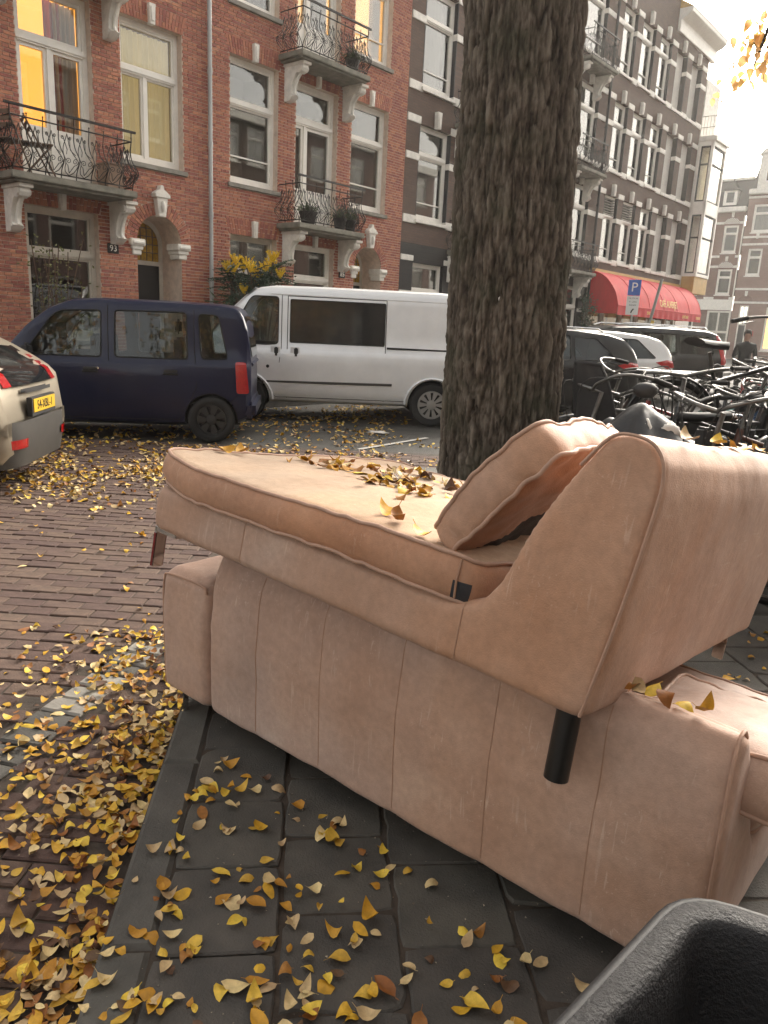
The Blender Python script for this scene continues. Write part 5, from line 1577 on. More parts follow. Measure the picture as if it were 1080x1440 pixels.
def seats(parent, xs, hw, z):
    for x in xs:
        for s in (-1, 1):
            b = MB(); y = s * hw * .45
            b.box(x - .05, x + .08, y - .22, y + .22, z - .35, z + .28, taper=(.7, .85)); b.box(x - .0, x + .06, y - .12, y + .12, z + .32, z + .5)
            b.build('seat', 'seat_cloth', parent, bevel=.03)

def car(name, label, loc, rz, spec, m, windows, wheels, wr, ww, cabin, style='alloy', group=None, seat_x=()):
    rt = empty(name, loc, rz, label, 'car', group)
    c = Car(spec)
    bd = c.body('body', m, rt, windows, wheels, wr * 1.13, cabin)
    for wx in wheels:
        for sg in (-1, 1): wheel(rt, wx, sg * (c.g('hw', wx) - ww / 2 - .005), wr, ww, style, sg)
    for poly in windows:
        for sg in (-1, 1): c.panel(poly, -.010, .004, sg).build('window', 'car_glass', rt)
        for sg in (-1, 1): MB().tube([(x, sg * (c.side_y(x, z) - .001), z) for x, z in poly], .009, 6, closed=True).build('window_seal', 'gap', rt)
    if seat_x: seats(rt, seat_x, c.g('hw', seat_x[0]), c.g('belt', seat_x[0]))
    return rt, c
def groove(rt, c, pts, r=.0035, sgs=(1, -1), m='gap', name='panel_gap'):
    for sg in sgs: MB().tube(c.line(pts, r, .0, sg), r, 5).build(name, m, rt)
def door_handle(rt, c, x, z, m='plastic_dark', ln=.16):
    for sg in (1, -1):
        y = c.side_y(x, z); b = MB(); b.box(x - ln / 2, x + ln / 2, sg * y - .02, sg * y + .018, z - .018, z + .018)
        b.build('door_handle', m, rt, bevel=.008)
def underbody(rt, c, x0, x1, z0, z1, hwf=.86):
    MB().box(x0, x1, -c.g('hw', 0) * hwf, c.g('hw', 0) * hwf, z0, z1).build('underbody', 'gap', rt)

# ---------------- small navy mini MPV
HD = R(187)
SP = dict(x=[-1.64, -1.625, -1.57, -1.50, -1.42, -1.25, -.6, .2, .50, .75, 1.0, 1.22, 1.42, 1.62, 1.70],
          bot=[.42, .34, .27, .24, .22, .20, .19, .19, .19, .19, .19, .20, .22, .26, .34],
          belt=[.97, .985, .99, .99, .99, .985, .975, .96, .955, .95, .95, .93, .89, .82, .70],
          top=[1.02, 1.26, 1.50, 1.62, 1.655, 1.675, 1.685, 1.68, 1.655, 1.55, 1.35, 1.10, .96, .87, .74],
          hw=[.72, .765, .785, .792, .795, .80, .80, .80, .80, .80, .795, .785, .76, .70, .62], tumble=.15, rr=.06)
wf = roundpoly([(.14, 1.0), (1.03, 1.0), (.70, 1.46), (.60, 1.52), (.14, 1.545)], .05)
wb = roundpoly([(-.88, 1.01), (-.02, 1.005), (-.02, 1.55), (-.86, 1.56)], .05)
wq = roundpoly([(-1.36, 1.03), (-1.04, 1.02), (-1.00, 1.55), (-1.24, 1.545)], .06)
navy, nc = car('navy_car', 'boxy navy blue hatchback with black wheel trims parked before the white van', (-3.44, 10.0, 0), HD, SP, 'paint_navy', [wf, wb, wq], [-1.16, 1.17], .285, .165, (-1.40, .92), 'black', seat_x=(-.75, .25))
groove(navy, nc, [(.06, .26), (.06, .6), (.05, .97), (.06, 1.3), (.06, 1.60)], .005)
groove(navy, nc, [(-.95, 1.60), (-.95, 1.3), (-.97, .97), (-.99, .70), (-.90, .48), (-.78, .30), (-.77, .26)], .005)
groove(navy, nc, [(1.10, .96), (1.06, .6), (1.02, .30)], .005)
groove(navy, nc, [(1.05, .28), (.3, .27), (-.4, .27), (-.77, .28)], .004)
groove(navy, nc, [(-1.60, .60), (-1.46, .58), (-1.40, .50)], .004)
for x in (.26, -.68): 
    door_handle(navy, nc, x, .86)
    c = nc; y = c.side_y(x, .86); MB().tube(nc.line([(x - .09, .825), (x + .09, .825)], 0, .001), .014, 6).build('handle_recess', 'gap', navy)
b = MB()
MB().tube([(.17, nc.side_y(.17, .875) - .004, .865), (.17, nc.side_y(.17, .875) + .004, .865)], .014, 10).build('lock', 'chrome', navy)
for sg in (1, -1):                                    # lamps, mirror
    nc.panel(roundpoly([(-1.62, .62), (-1.47, .62), (-1.45, 1.0), (-1.58, 1.0)], .03), .006, .03, sg).build('tail_lamp', 'lamp_red', navy)
    b = MB(); y = sg * (nc.side_y(.98, 1.03) + .09); b.box(.90, 1.02, y - .09, y + .07, .99, 1.13, taper=(.7, .9)); b.build('mirror', 'plastic_dark', navy, bevel=.03)
MB().box(-1.665, -1.60, -.66, .66, .95, .99).build('spoiler_lip', 'paint_navy', navy, bevel=.01)
# raised rear window, wiper, bumper
MB().grid(lambda i, j: (lerp(-1.645, -1.545, j) - .008, lerp(-.62, .62, i) * (1 - .08 * j), lerp(1.06, 1.55, j)), 6, 5).build('rear_window', 'privacy_glass', navy)
MB().box(-1.70, -1.52, -.76, .76, .30, .52).build('rear_bumper', 'paint_navy', navy, bevel=.05)
MB().box(1.60, 1.80, -.68, .68, .26, .55).build('front_bumper', 'paint_navy', navy, bevel=.06)
b = MB(); b.lathe([(.17, -.012), (.185, 0), (.17, .012)], 24, M=Matrix.Translation((.62, .36, 1.02)) @ Matrix.Rotation(R(65), 4, 'Y')); b.tube([(.62, .36, 1.02), (.9, .36, .9)], .03, 8); b.build('steering_wheel', 'plastic_dark', navy, smooth=50)
underbody(navy, nc, -1.5, 1.5, .22, .45)

# ---------------- light van
VP = dict(x=[-2.42, -2.40, -2.30, -1.5, .3, 1.05, 1.30, 1.50, 1.75, 1.95, 2.15, 2.32, 2.40],
          bot=[.42, .36, .30, .28, .28, .28, .28, .28, .28, .28, .30, .34, .40],
          belt=[1.08, 1.10, 1.10, 1.10, 1.10, 1.10, 1.10, 1.09, 1.07, 1.04, .98, .88, .74],
          top=[1.75, 1.93, 2.0, 2.04, 2.04, 2.03, 1.99, 1.86, 1.62, 1.36, 1.14, 1.0, .80],
          hw=[.90, .94, .965, .975, .975, .975, .975, .97, .96, .94, .90, .84, .74], tumble=.11, rr=.10)
vdoor = roundpoly([(.98, 1.17), (1.16, 1.15), (1.70, 1.16), (1.74, 1.24), (1.42, 1.80), (1.36, 1.86), (.98, 1.86)], .05)
van, vc = car('delivery_van', 'white delivery van with dark sliding door window parked between navy car and trunk', (-.83, 12.78, 0), R(184.5), VP, 'paint_van', [vdoor], [-1.42, 1.48], .335, .20, (.25, 1.75), 'van', seat_x=(.75,))
van['category'] = 'van'
vwin = roundpoly([(-.64, 1.20), (.80, 1.20), (.80, 1.83), (-.64, 1.83)], .02)
for sg in (1, -1): vc.panel(vwin, .004, .02, sg).build('side_window', 'privacy_glass', van)
for sg in (1, -1): MB().tube([(x, sg * (vc.side_y(x, z) + .003), z) for x, z in vwin], .008, 5, closed=True).build('window_seal', 'gap', van)
groove(van, vc, [(-.66, .36), (-.66, 1.1), (-.66, 1.88)], .006); groove(van, vc, [(.84, .36), (.84, 1.1), (.84, 1.88)], .006); groove(van, vc, [(-.66, 1.88), (.84, 1.88)], .006)
groove(van, vc, [(.93, 1.90), (.93, 1.1), (.95, .95), (1.02, .38)], .006); groove(van, vc, [(-2.3, 1.90), (-.66, 1.89)], .004)
groove(van, vc, [(1.02, .37), (-.66, .37), (-1.0, .37)], .005)
groove(van, vc, [(-2.36, 1.17), (-.68, 1.17)], .020, m='plastic_dark', name='slide_rail')
groove(van, vc, [(-.78, .62), (.2, .61), (1.9, .60)], .022, m='bumper_grey', name='rub_strip')
groove(van, vc, [(-2.3, 1.88), (1.1, 1.90)], .012, m='paint_van', name='gutter')
for x in (.72, 1.02):
    for sg in (1,):
        y = vc.side_y(x, 1.06)
        MB().prism(roundpoly([(x - .07, .97), (x + .07, .97), (x + .07, 1.13), (x - .07, 1.13)], .02), y - .01, y + .006, lambda p, q, h: (p, h, q)).build('handle_recess', 'paint_van', van)
        MB().box(x - .045, x + .015, y - .01, y + .022, .98, 1.12).build('door_handle', 'plastic_dark', van, bevel=.012)
MB().tube([(1.13, vc.side_y(1.13, .83) - .01, .83), (1.13, vc.side_y(1.13, .83) + .006, .83)], .025, 12).build('lock_cap', 'plastic_dark', van)
for wx in (-1.42, 1.48):                              # flared arch lips
    for sg in (1, -1):
        P = [(wx + .43 * math.cos(a), sg * (vc.side_y(wx, .6) + .004), .31 + .43 * math.sin(a)) for a in np.linspace(.05, math.pi - .05, 18)]
        MB().tube(P, .03, 6, flat=.7).build('arch_lip', 'paint_van', van, smooth=60)
MB().grid(lambda i, j: (lerp(1.325, 2.02, j) + .01, lerp(-.84, .84, i) * (1 - .05 * (1 - j)), lerp(1.97, 1.27, j) + .02), 6, 5).build('windscreen', 'privacy_glass', van)
MB().box(2.25, 2.46, -.86, .86, .32, .62).build('front_bumper', 'bumper_grey', van, bevel=.06)
for sg in (1, -1): vc.panel(roundpoly([(-2.41, .85), (-2.33, .85), (-2.33, 1.45), (-2.39, 1.45)], .02), .008, .03, sg).build('tail_lamp', 'lamp_red', van)
underbody(van, vc, -2.2, 2.1, .30, .55)

# ---------------- beige hatchback rear, left edge
HP = dict(x=[-2.12, -2.10, -2.02, -1.88, -1.70, -1.45, -1.1, -.5, .3, .75, 1.2, 1.6, 1.95, 2.10],
          bot=[.36, .30, .26, .23, .21, .20, .20, .20, .20, .20, .20, .22, .26, .34],
          belt=[.60, .84, .92, .96, .98, .985, .98, .95, .92, .90, .86, .80, .70, .58],
          top=[.63, .88, 1.0, 1.10, 1.21, 1.33, 1.41, 1.45, 1.42, 1.24, .98, .88, .76, .62],
          hw=[.70, .76, .81, .84, .86, .875, .885, .89, .89, .885, .88, .86, .80, .68], tumble=.36, rr=.09)
hw_ = roundpoly([(-1.5, 1.03), (-.2, .985), (-.35, 1.31), (-.9, 1.345), (-1.25, 1.27)], .05); hf = roundpoly([(-.05, .98), (.85, .95), (.35, 1.30), (-.1, 1.32)], .05)
bei, hc = car('beige_hatchback', 'champagne hatchback with glass tailgate and grey bumper nosing in beside the navy car', (-5.22, 6.50, 0), R(185.5), HP, 'paint_beige', [hw_, hf], [-1.32, 1.32], .315, .20, (-1.5, .8), seat_x=(-.6, .3))
# tailgate glass, lamps, plate
def rear_x(y, z):
    """x of the rear skin at height z near the centre, curved in plan"""
    xs = np.linspace(-2.12, -1.0, 80)
    for x in xs:
        if hc.g('top', x) >= z: return x + .03 * (abs(y) / .6) ** 2
    return -1.0
def rear_patch(rt, name, m, yz, off=.03, thick=.04, nu=10, nv=10):
    (y0, y1, z0, z1, sh) = yz
    b = MB(); f = lambda i, j, o: (lambda y, z: (rear_x(y, z) - o, y, z))(lerp(lerp(y0, y1, i), lerp(y0 + sh, y1 - sh, i), j), lerp(z0, z1, j))
    b.grid(lambda i, j: f(i, j, off), nu, nv); b.grid(lambda i, j: f(i, j, off - thick), nu, nv)
    return b.build(name, m, rt, smooth=50)
rear_patch(bei, 'tailgate_glass', 'privacy_glass', (-.50, .50, .90, 1.40, .02), .032)
for sg in (1, -1):
    P = [(-2.02, .91), (-1.80, .90), (-1.62, .99), (-1.52, 1.12), (-1.42, 1.30), (-1.50, 1.31), (-1.66, 1.16), (-1.86, 1.03)]
    hc.panel(roundpoly(P, .03), .010, .05, sg).build('tail_lamp', 'lamp_red', bei)
    hc.panel(roundpoly([(-1.95, .93), (-1.82, .93), (-1.70, 1.0), (-1.86, 1.0)], .02), .014, .01, sg).build('reverse_lamp', 'lamp_clear', bei)
    rear_patch(bei, 'tail_lamp', 'lamp_red', (sg * .54 - .06, sg * .54 + .08, .90, 1.12, .02), .036)
bp = MB()
def bump(i, j):
    a = lerp(-1, 1, i); y = a * .86; z = lerp(.24, .62, j)
    x = -2.185 + 1.1 * max(0, abs(a) - .5) ** 2.0 + .05 * (1 - j) ** 2 + .02 * j
    return (x, y * (1.0 + .03 * math.sin(j * 3.14)), z)
bp.grid(bump, 30, 8); bp.build('rear_bumper', 'bumper_grey', bei, smooth=60)
b = MB().grid(lambda i, j: (lambda a: (-1.62 - .33 * i, .87 + .035 - .10 * i ** 2, lerp(.24, .62, j)))(0), 10, 8).build('bumper_side', 'bumper_grey', bei, smooth=60)
for sg in (1, -1): MB().grid(lambda i, j: (lambda p: (p[0] - .012, p[1], p[2]))(bump(.5 + sg * lerp(.24, .38, i), lerp(.42, .62, j))), 8, 4).build('fog_lamp', 'lamp_red', bei)
plt = MB().box(-2.175, -2.13, -.29, .29, .635, .795).build('plate_frame', 'plastic_dark', bei, bevel=.004)
MB().box(-2.183, -2.174, -.26, .26, .67, .78).build('number_plate', 'plate_yellow', plt)
text('plate_text', '54-XBL-1', .105, Matrix.Translation((-2.185, 0, .723)) @ Matrix.Rotation(R(-90), 4, 'Z') @ Matrix.Rotation(R(90), 4, 'X'), 'gap', plt, .001, .93)
rear_patch(bei, 'tailgate_handle', 'plastic_dark', (-.30, .30, .835, .865, .0), .05)
MB().tube([(-2.0, .05, 1.02), (-1.96, -.18, 1.03)], .012, 6).build('wiper', 'plastic_dark', bei)
underbody(bei, hc, -1.9, 1.8, .22, .45)
MB().box(-1.42, -1.20, -.55, .55, 1.40, 1.44).build('roof_spoiler', 'paint_beige', bei, bevel=.015)

# ---------------- cars beyond the trunk
EP = dict(x=[-2.2, -2.17, -2.05, -1.90, -1.6, -1.0, -.2, .5, .9, 1.3, 1.6, 1.95, 2.2],
          bot=[.42, .36, .30, .27, .25, .24, .24, .24, .24, .24, .25, .28, .36], belt=[.80, 1.02, 1.06, 1.07, 1.06, 1.03, 1.0, .97, .96, .93, .90, .84, .7],
          top=[.84, 1.12, 1.34, 1.47, 1.55, 1.60, 1.61, 1.56, 1.38, 1.10, .99, .90, .75], hw=[.76, .82, .87, .89, .905, .91, .91, .91, .91, .905, .89, .84, .74], tumble=.30, rr=.09)
e1 = roundpoly([(-1.75, 1.10), (-.95, 1.08), (-.95, 1.47), (-1.35, 1.46)], .06); e2 = roundpoly([(-.88, 1.08), (.05, 1.05), (.05, 1.50), (-.88, 1.49)], .04); e3 = roundpoly([(.12, 1.05), (1.02, 1.02), (.55, 1.46), (.12, 1.50)], .05)
est, ec = car('black_crossover', 'black crossover car with swept red tail lamps just past the trunk', (2.13, 14.15, 0), R(188), EP, 'paint_black', [e1, e2, e3], [-1.33, 1.33], .335, .21, (-1.8, 1.0), seat_x=(-.75, .25), group=None)
wht, wc = car('white_crossover', 'white crossover car wedged between the two black cars', (3.62, 16.6, 0), R(188), EP, 'paint_white', [e1, e2, e3], [-1.33, 1.33], .335, .21, (-1.8, 1.0), seat_x=(-.75, .25))
for rt, c in ((est, ec), (wht, wc)):
    for sg in (1, -1):
        c.panel(roundpoly([(-2.17, .93), (-1.98, .90), (-1.72, 1.02), (-1.98, 1.08), (-2.13, 1.06)], .02), .010, .05, sg).build('tail_lamp', 'lamp_red', rt)
        MB().tube([(-1.5, sg * .60, 1.575), (-1.4, sg * .62, 1.625), (.2, sg * .62, 1.645), (.35, sg * .60, 1.60)], .016, 6).build('roof_rail', 'chrome' if rt is est else 'plastic_dark', rt)
    MB().grid(lambda i, j: (lerp(-2.165, -1.90, j) - .02, lerp(-.66, .66, i), lerp(1.08, 1.46, j)), 6, 4).build('rear_window', 'privacy_glass', rt)
    MB().box(-2.24, -2.05, -.82, .82, .36, .62).build('rear_bumper', 'plastic_dark', rt, bevel=.06)
    groove(rt, c, [(.08, .32), (.08, 1.52)]); groove(rt, c, [(-.92, 1.5), (-.95, 1.0), (-.93, .6), (-.85, .34)])
    door_handle(rt, c, -.75, .92); door_handle(rt, c, .28, .92); underbody(rt, c, -1.9, 1.8, .26, .5)
XP = dict(x=[-2.4, -2.38, -2.30, -2.18, -1.9, -1.2, -.2, .5, .95, 1.35, 1.65, 2.1, 2.4],
          bot=[.46, .38, .33, .30, .28, .27, .27, .27, .27, .27, .28, .32, .40], belt=[1.0, 1.12, 1.14, 1.14, 1.13, 1.11, 1.09, 1.07, 1.06, 1.05, 1.02, .95, .8],
          top=[1.04, 1.30, 1.52, 1.66, 1.735, 1.76, 1.765, 1.73, 1.52, 1.22, 1.10, 1.0, .86], hw=[.82, .88, .92, .935, .945, .95, .95, .95, .95, .945, .93, .88, .78], tumble=.26, rr=.09)
x1 = roundpoly([(-2.05, 1.17), (-1.15, 1.16), (-1.15, 1.61), (-1.92, 1.60)], .06); x2 = roundpoly([(-1.08, 1.16), (-.05, 1.14), (-.05, 1.64), (-1.08, 1.62)], .04); x3 = roundpoly([(.02, 1.14), (1.05, 1.12), (.62, 1.58), (.02, 1.64)], .05)
suv, xc = car('black_suv', 'large black sport utility car with tall red lamps up its rear pillar', (5.55, 19.1, 0), R(190), XP, 'paint_black', [x1, x2, x3], [-1.42, 1.44], .36, .23, (-2.1, 1.0), seat_x=(-.9, .2))
for sg in (1, -1):
    xc.panel(roundpoly([(-2.39, .95), (-2.22, .95), (-2.20, 1.16), (-2.10, 1.64), (-2.20, 1.66), (-2.33, 1.2)], .02), .010, .05, sg).build('tail_lamp', 'lamp_red', suv)
    MB().tube([(-1.9, sg * .68, 1.73), (-1.8, sg * .70, 1.80), (.2, sg * .70, 1.82), (.4, sg * .66, 1.77)], .018, 6).build('roof_rail', 'chrome', suv)
groove(suv, xc, [(-.02, .36), (-.02, 1.66)]); groove(suv, xc, [(-1.11, 1.64), (-1.13, 1.1), (-1.1, .7), (-1.0, .4)]); groove(suv, xc, [(-1.0, .68), (1.0, .66)], .014, m='chrome', name='side_trim')
door_handle(suv, xc, -.9, 1.0, 'chrome'); door_handle(suv, xc, .15, 1.0, 'chrome'); underbody(suv, xc, -2.1, 2.1, .3, .55)
MB().box(-2.45, -2.3, -.86, .86, .40, .68).build('rear_bumper', 'plastic_dark', suv, bevel=.06)
MB().grid(lambda i, j: (lerp(-2.385, -2.20, j) - .02, lerp(-.7, .7, i), lerp(1.17, 1.62, j)), 6, 4).build('rear_window', 'privacy_glass', suv)
# ================================================================== BICYCLES
for nme, c in (('black', (.012, .012, .012)), ('grey', (.10, .10, .10)), ('blue', (.035, .10, .21)), ('teal', (.10, .26, .25)), ('brown', (.10, .035, .02)), ('white', (.55, .55, .53)), ('green', (.02, .06, .03)), ('red', (.28, .02, .02))):
    mat('frame_' + nme, c, .4, coat=.4, var=.3, scale=25)
mat('steel', (.20, .195, .185), .42, metal=.85, var=.3, scale=30)
mat('grip', (.018, .016, .015), .7, bump=.3, bscale=120)
mat('saddle', (.016, .014, .013), .7, var=.3, scale=12)
mat('saddle_brown', (.12, .05, .025), .5, var=.3, scale=12)
mat('badge', (.20, .19, .18), .4, metal=.5)

def bicycle(name, label, loc, rz, color, rack=True, bar='city', saddle='saddle', lift=0.0, lean=0.06, guard=True, front_rack=False, child=False, badge=False, group=None, simple=False, steer=0.0):
    """city bicycle, front towards +x, rear axle at the origin"""
    rt = empty(name, (loc[0], loc[1], loc[2] + lift), 0, label, 'bicycle', group, rot=(lean, 0, rz))
    F = 'frame_' + color; wb, r = 1.10, .335
    A0 = Vector((0, 0, r)); A1 = Vector((wb, 0, r)); BB = Vector((.46, 0, .29)); ST = Vector((.28, 0, .76)); HT = Vector((.86, 0, .88)); HB = Vector((.905, 0, .70))
    b = MB()
    b.tube([BB, ST], .014, 8); b.tube([BB, HB], .016, 8); b.tube([ST.lerp(BB, .18), HT.lerp(HB, .25)], .016, 8); b.tube([HT, HB], .021, 8)
    for s in (-1, 1):
        b.tube([BB + Vector((0, s * .02, 0)), A0 + Vector((0, s * .06, 0))], .010, 6); b.tube([ST.lerp(BB, .1), A0 + Vector((0, s * .06, 0))], .009, 6)
    b.build('frame', F, rt, smooth=50)
    k = MB(); cr = HB + (HB - HT).normalized() * .03
    for s in (-1, 1): k.tube(catmull([cr + Vector((0, s * .035, 0)), cr.lerp(A1, .6) + Vector((-.01, s * .055, 0)), A1 + Vector((0, s * .055, 0))], 4), .012, 6)
    k.tube([cr + Vector((0, -.04, 0)), cr + Vector((0, .04, 0))], .016, 6)
    k.build('fork', F, rt, smooth=50)
    for i, a in enumerate((A0, A1)):
        w = MB(); M = Matrix.Translation(a) @ Matrix.Rotation(R(90), 4, 'X')
        w.lathe([(r - .035, -.012), (r - .022, -.014), (r - .020, .014), (r - .035, .012)], 40, M=M, close=True)
        w.tube([a + Vector((0, -.06, 0)), a + Vector((0, .06, 0))], .022, 8)
        for q in range(14 if simple else 24):
            t = 2 * math.pi * q / (14 if simple else 24); w.tube([a + Vector((.02 * math.cos(t + .5), .025 * (1 if q % 2 else -1), .02 * math.sin(t + .5))), a + Vector(((r - .03) * math.cos(t), 0, (r - .03) * math.sin(t)))], .0011, 3, caps=False)
        wl = w.build('wheel', 'steel', rt, smooth=40)
        t = MB(); t.lathe([(r - .002 + .021 * math.cos(x), .021 * math.sin(x)) for x in np.linspace(0, 2 * math.pi, 9)[:-1]], 44, M=M, close=True)
        t.build('tyre', 'rubber', wl, smooth=60)
        f = MB(); a0, a1 = ((-.25, 2.9) if i == 0 else (.55, 3.2))
        n = 22
        f.grid(lambda u, v: (lambda an, ph: (a.x + (r + .038 + .012 * math.cos(ph)) * math.cos(an), .030 * math.sin(ph), a.z + (r + .038 + .012 * math.cos(ph)) * math.sin(an)))(lerp(a0, a1, u), lerp(-1.7, 1.7, v)), n, 5)
        f.build('mudguard', F if color in ('black', 'blue', 'grey', 'teal') else 'plastic_dark', rt, smooth=70)
    s_ = MB(); sp = ST + (ST - BB).normalized() * .13
    s_.tube([ST, sp], .013, 8); s_.build('seat_post', 'steel', rt)
    sd_ = MB()
    def sad(u, v):
        an = v * 6.283; wv = (.105 * (1 - u) ** .6 + .022) * (1 if u < .98 else .5); x = sp.x - .13 + .27 * u
        return (x, wv * math.cos(an), sp.z + .045 + .03 * math.sin(an) * (1 if math.sin(an) > 0 else .9) + .02 * (1 - u) ** 2)
    sd_.grid(sad, 12, 14, cv=True); sd_.add([sad(0, v / 14) for v in range(14)], [tuple(range(14))]); sd_.add([sad(1, v / 14) for v in range(14)], [tuple(range(14))]); sd_.build('saddle', saddle, rt, smooth=70)
    up = (HT - HB).normalized(); hs = HT + up * .17
    hb = MB(); hb.tube([HT - up * .02, hs, hs + Vector((.06, 0, .015))], .013, 8)
    c = hs + Vector((.06, 0, .015)); Rz = Matrix.Translation(hs) @ Matrix.Rotation(steer, 4, 'Z') @ Matrix.Translation(-hs)
    if bar == 'city': H = [(0, .0, 0), (.03, .10, .03), (-.02, .24, .07), (-.17, .29, .06), (-.30, .29, .03)]
    else: H = [(0, 0, 0), (.01, .12, .02), (-.02, .22, .03), (-.06, .31, .03), (-.08, .335, .03)]
    L = catmull([Vector(p) for p in H], 5)
    full = [c + Vector((p.x, -p.y, p.z)) for p in reversed(L[1:])] + [c + p for p in L]
    hb.tube([Rz @ p for p in full], .0105, 8)
    ho = hb.build('handlebar', 'steel', rt, smooth=50)
    for s in (-1, 1):
        e = c + Vector((L[-1].x, s * L[-1].y, L[-1].z)); d = (L[-1] - L[-6]).normalized(); d = Vector((d.x, s * d.y, d.z))
        MB().tube([Rz @ (e - d * .115), Rz @ (e - d * .06), Rz @ (e + d * .012)], [.016, .0175, .016], 10).build('grip', 'grip', ho, smooth=40)
        if not simple: MB().tube([Rz @ (e - d * .14), Rz @ (e - d * .12 + Vector((.05, 0, -.02))), Rz @ (e - d * .02 + Vector((.06, 0, -.02)))], .005, 5).build('brake_lever', 'steel', ho)
    if not simple:
        cb = MB()
        for s in (-1, 1): cb.tube(catmull([Rz @ (c + Vector((-.05, s * .2, .05))), Rz @ (c + Vector((.14, s * .1, .02))), HB + Vector((.06, s * .02, .05))], 5), .003, 4)
        cb.build('cable', 'grip', ho)
    if rack:
        k = MB()
        for s in (-1, 1): k.tube([(.20, s * .055, .735), (-.26, s * .06, .735), (-.28, 0, .735)], .007, 5); k.tube([(-.05, s * .058, .73), A0 + Vector((0, s * .07, 0))], .006, 5); k.tube([(-.2, s * .06, .73), A0 + Vector((0, s * .07, 0))], .006, 5)
        for x in (.15, .02, -.1, -.2): k.tube([(x, -.058, .735), (x, .058, .735)], .006, 5)
        k.build('carrier', F if color == 'black' else 'plastic_dark', rt)
    if front_rack:
        k = MB(); z = .86
        k.tube([(1.0, -.17, z), (1.32, -.17, z), (1.32, .17, z), (1.0, .17, z)], .010, 6, closed=True)
        for x in (1.08, 1.16, 1.24): k.tube([(x, -.17, z), (x, .17, z)], .007, 5)
        for s in (-1, 1): k.tube([(1.3, s * .16, z), (wb, s * .06, r + .02)], .007, 5); k.tube([(1.0, s * .1, z), HT], .008, 5)
        k.build('front_carrier', 'plastic_dark', rt)
    if guard:
        P = [(BB.x + .13, BB.z + .02), (BB.x + .10, BB.z + .10), (BB.x - .02, BB.z + .12), (-.02, r + .06), (-.10, r + .02), (-.10, r - .04), (0, r - .08), (BB.x, BB.z - .12), (BB.x + .10, BB.z - .08)]
        MB().prism(roundpoly(P, .03), -.062, -.030, lambda p, q, h: (p, h, q)).build('chain_case', 'plastic_dark', rt)
    for sg in (-1, 1):
        q = BB + Vector((-.10 * sg, .08 * sg, -.13 * sg)); cr_ = MB(); cr_.tube([BB + Vector((0, .075 * sg, 0)), q], .010, 6); cr_.box(q.x - .045, q.x + .045, q.y, q.y + sg * .09, q.z - .012, q.z + .012); cr_.build('pedal', 'plastic_dark', rt)
    hl = MB(); hl.lathe([(.001, -.05), (.03, -.045), (.042, 0), (.038, .012), (.001, .014)], 12, M=Matrix.Translation((1.0, 0, .80)) @ Matrix.Rotation(R(90), 4, 'Y')); hl.build('headlight', 'plastic_dark', rt, smooth=40)
    if child:
        b = MB()
        def shell(u, v):
            a = (v - .5) * 2; z = .80 + .50 * u; wd = .145 * (1 - .42 * u ** 4); 
            return (-.10 + .12 * abs(a) ** 2.5 * (1 - .3 * u) + -.10 * u, wd * a, z + .02 * math.cos(a * 1.5))
        b.grid(shell, 16, 13); b.grid(lambda u, v: (lambda p: (p[0] - .018, p[1] * 1.05, p[2]))(shell(u, v)), 16, 13)
        ring = [shell(1, v / 12) for v in range(13)]; b.tube([(p[0] - .009, p[1], p[2]) for p in ring], .014, 6)
        for s in (0, 1): b.tube([(lambda p: (p[0] - .009, p[1] * 1.02, p[2]))(shell(u / 10, s)) for u in range(11)], .012, 6)
        b.box(-.10, .16, -.15, .15, .77, .81)
        cs = b.build('child_seat', 'plastic_dark', rt, smooth=60)
        MB().tube(catmull([(.0, -.155, .98), (.16, -.16, 1.02), (.20, 0, 1.03), (.16, .16, 1.02), (.0, .155, .98)], 5), .010, 6).build('armrest', 'steel', cs)
    if badge:
        n = 22; ax = (HB - HT).normalized()
        P = [(.034 * math.cos(2 * math.pi * k / n), .105 * math.sin(2 * math.pi * k / n)) for k in range(n)]
        fm = Matrix.Translation(HT.lerp(HB, .35) + Vector((.055, 0, 0)))
        bd = MB().prism(P, .0, .006, lambda p, q, h: (fm @ Vector((h - q * .2, p, q)))).build('head_badge', 'badge', rt)
        q = MB(); q.tube([fm @ Vector((.010 - .045 * .2 - .018 * .2 * math.sin(a), .018 * math.cos(a), .045 + .018 * math.sin(a))) for a in np.linspace(0, 6.28, 16)], .0018, 4); q.build('badge_ring', 'plastic_dark', bd)
        for zz in (.088, -.088): MB().tube([fm @ Vector((-zz * .2, 0, zz)), fm @ Vector((.011 - zz * .2, 0, zz))], .006, 8).build('bolt', 'plastic_dark', bd)
        MB().box(1.0 - .12, .93, -.045, .045, .70, .98).build('badge_plate', 'plastic_dark', rt, bevel=.012)
    return rt

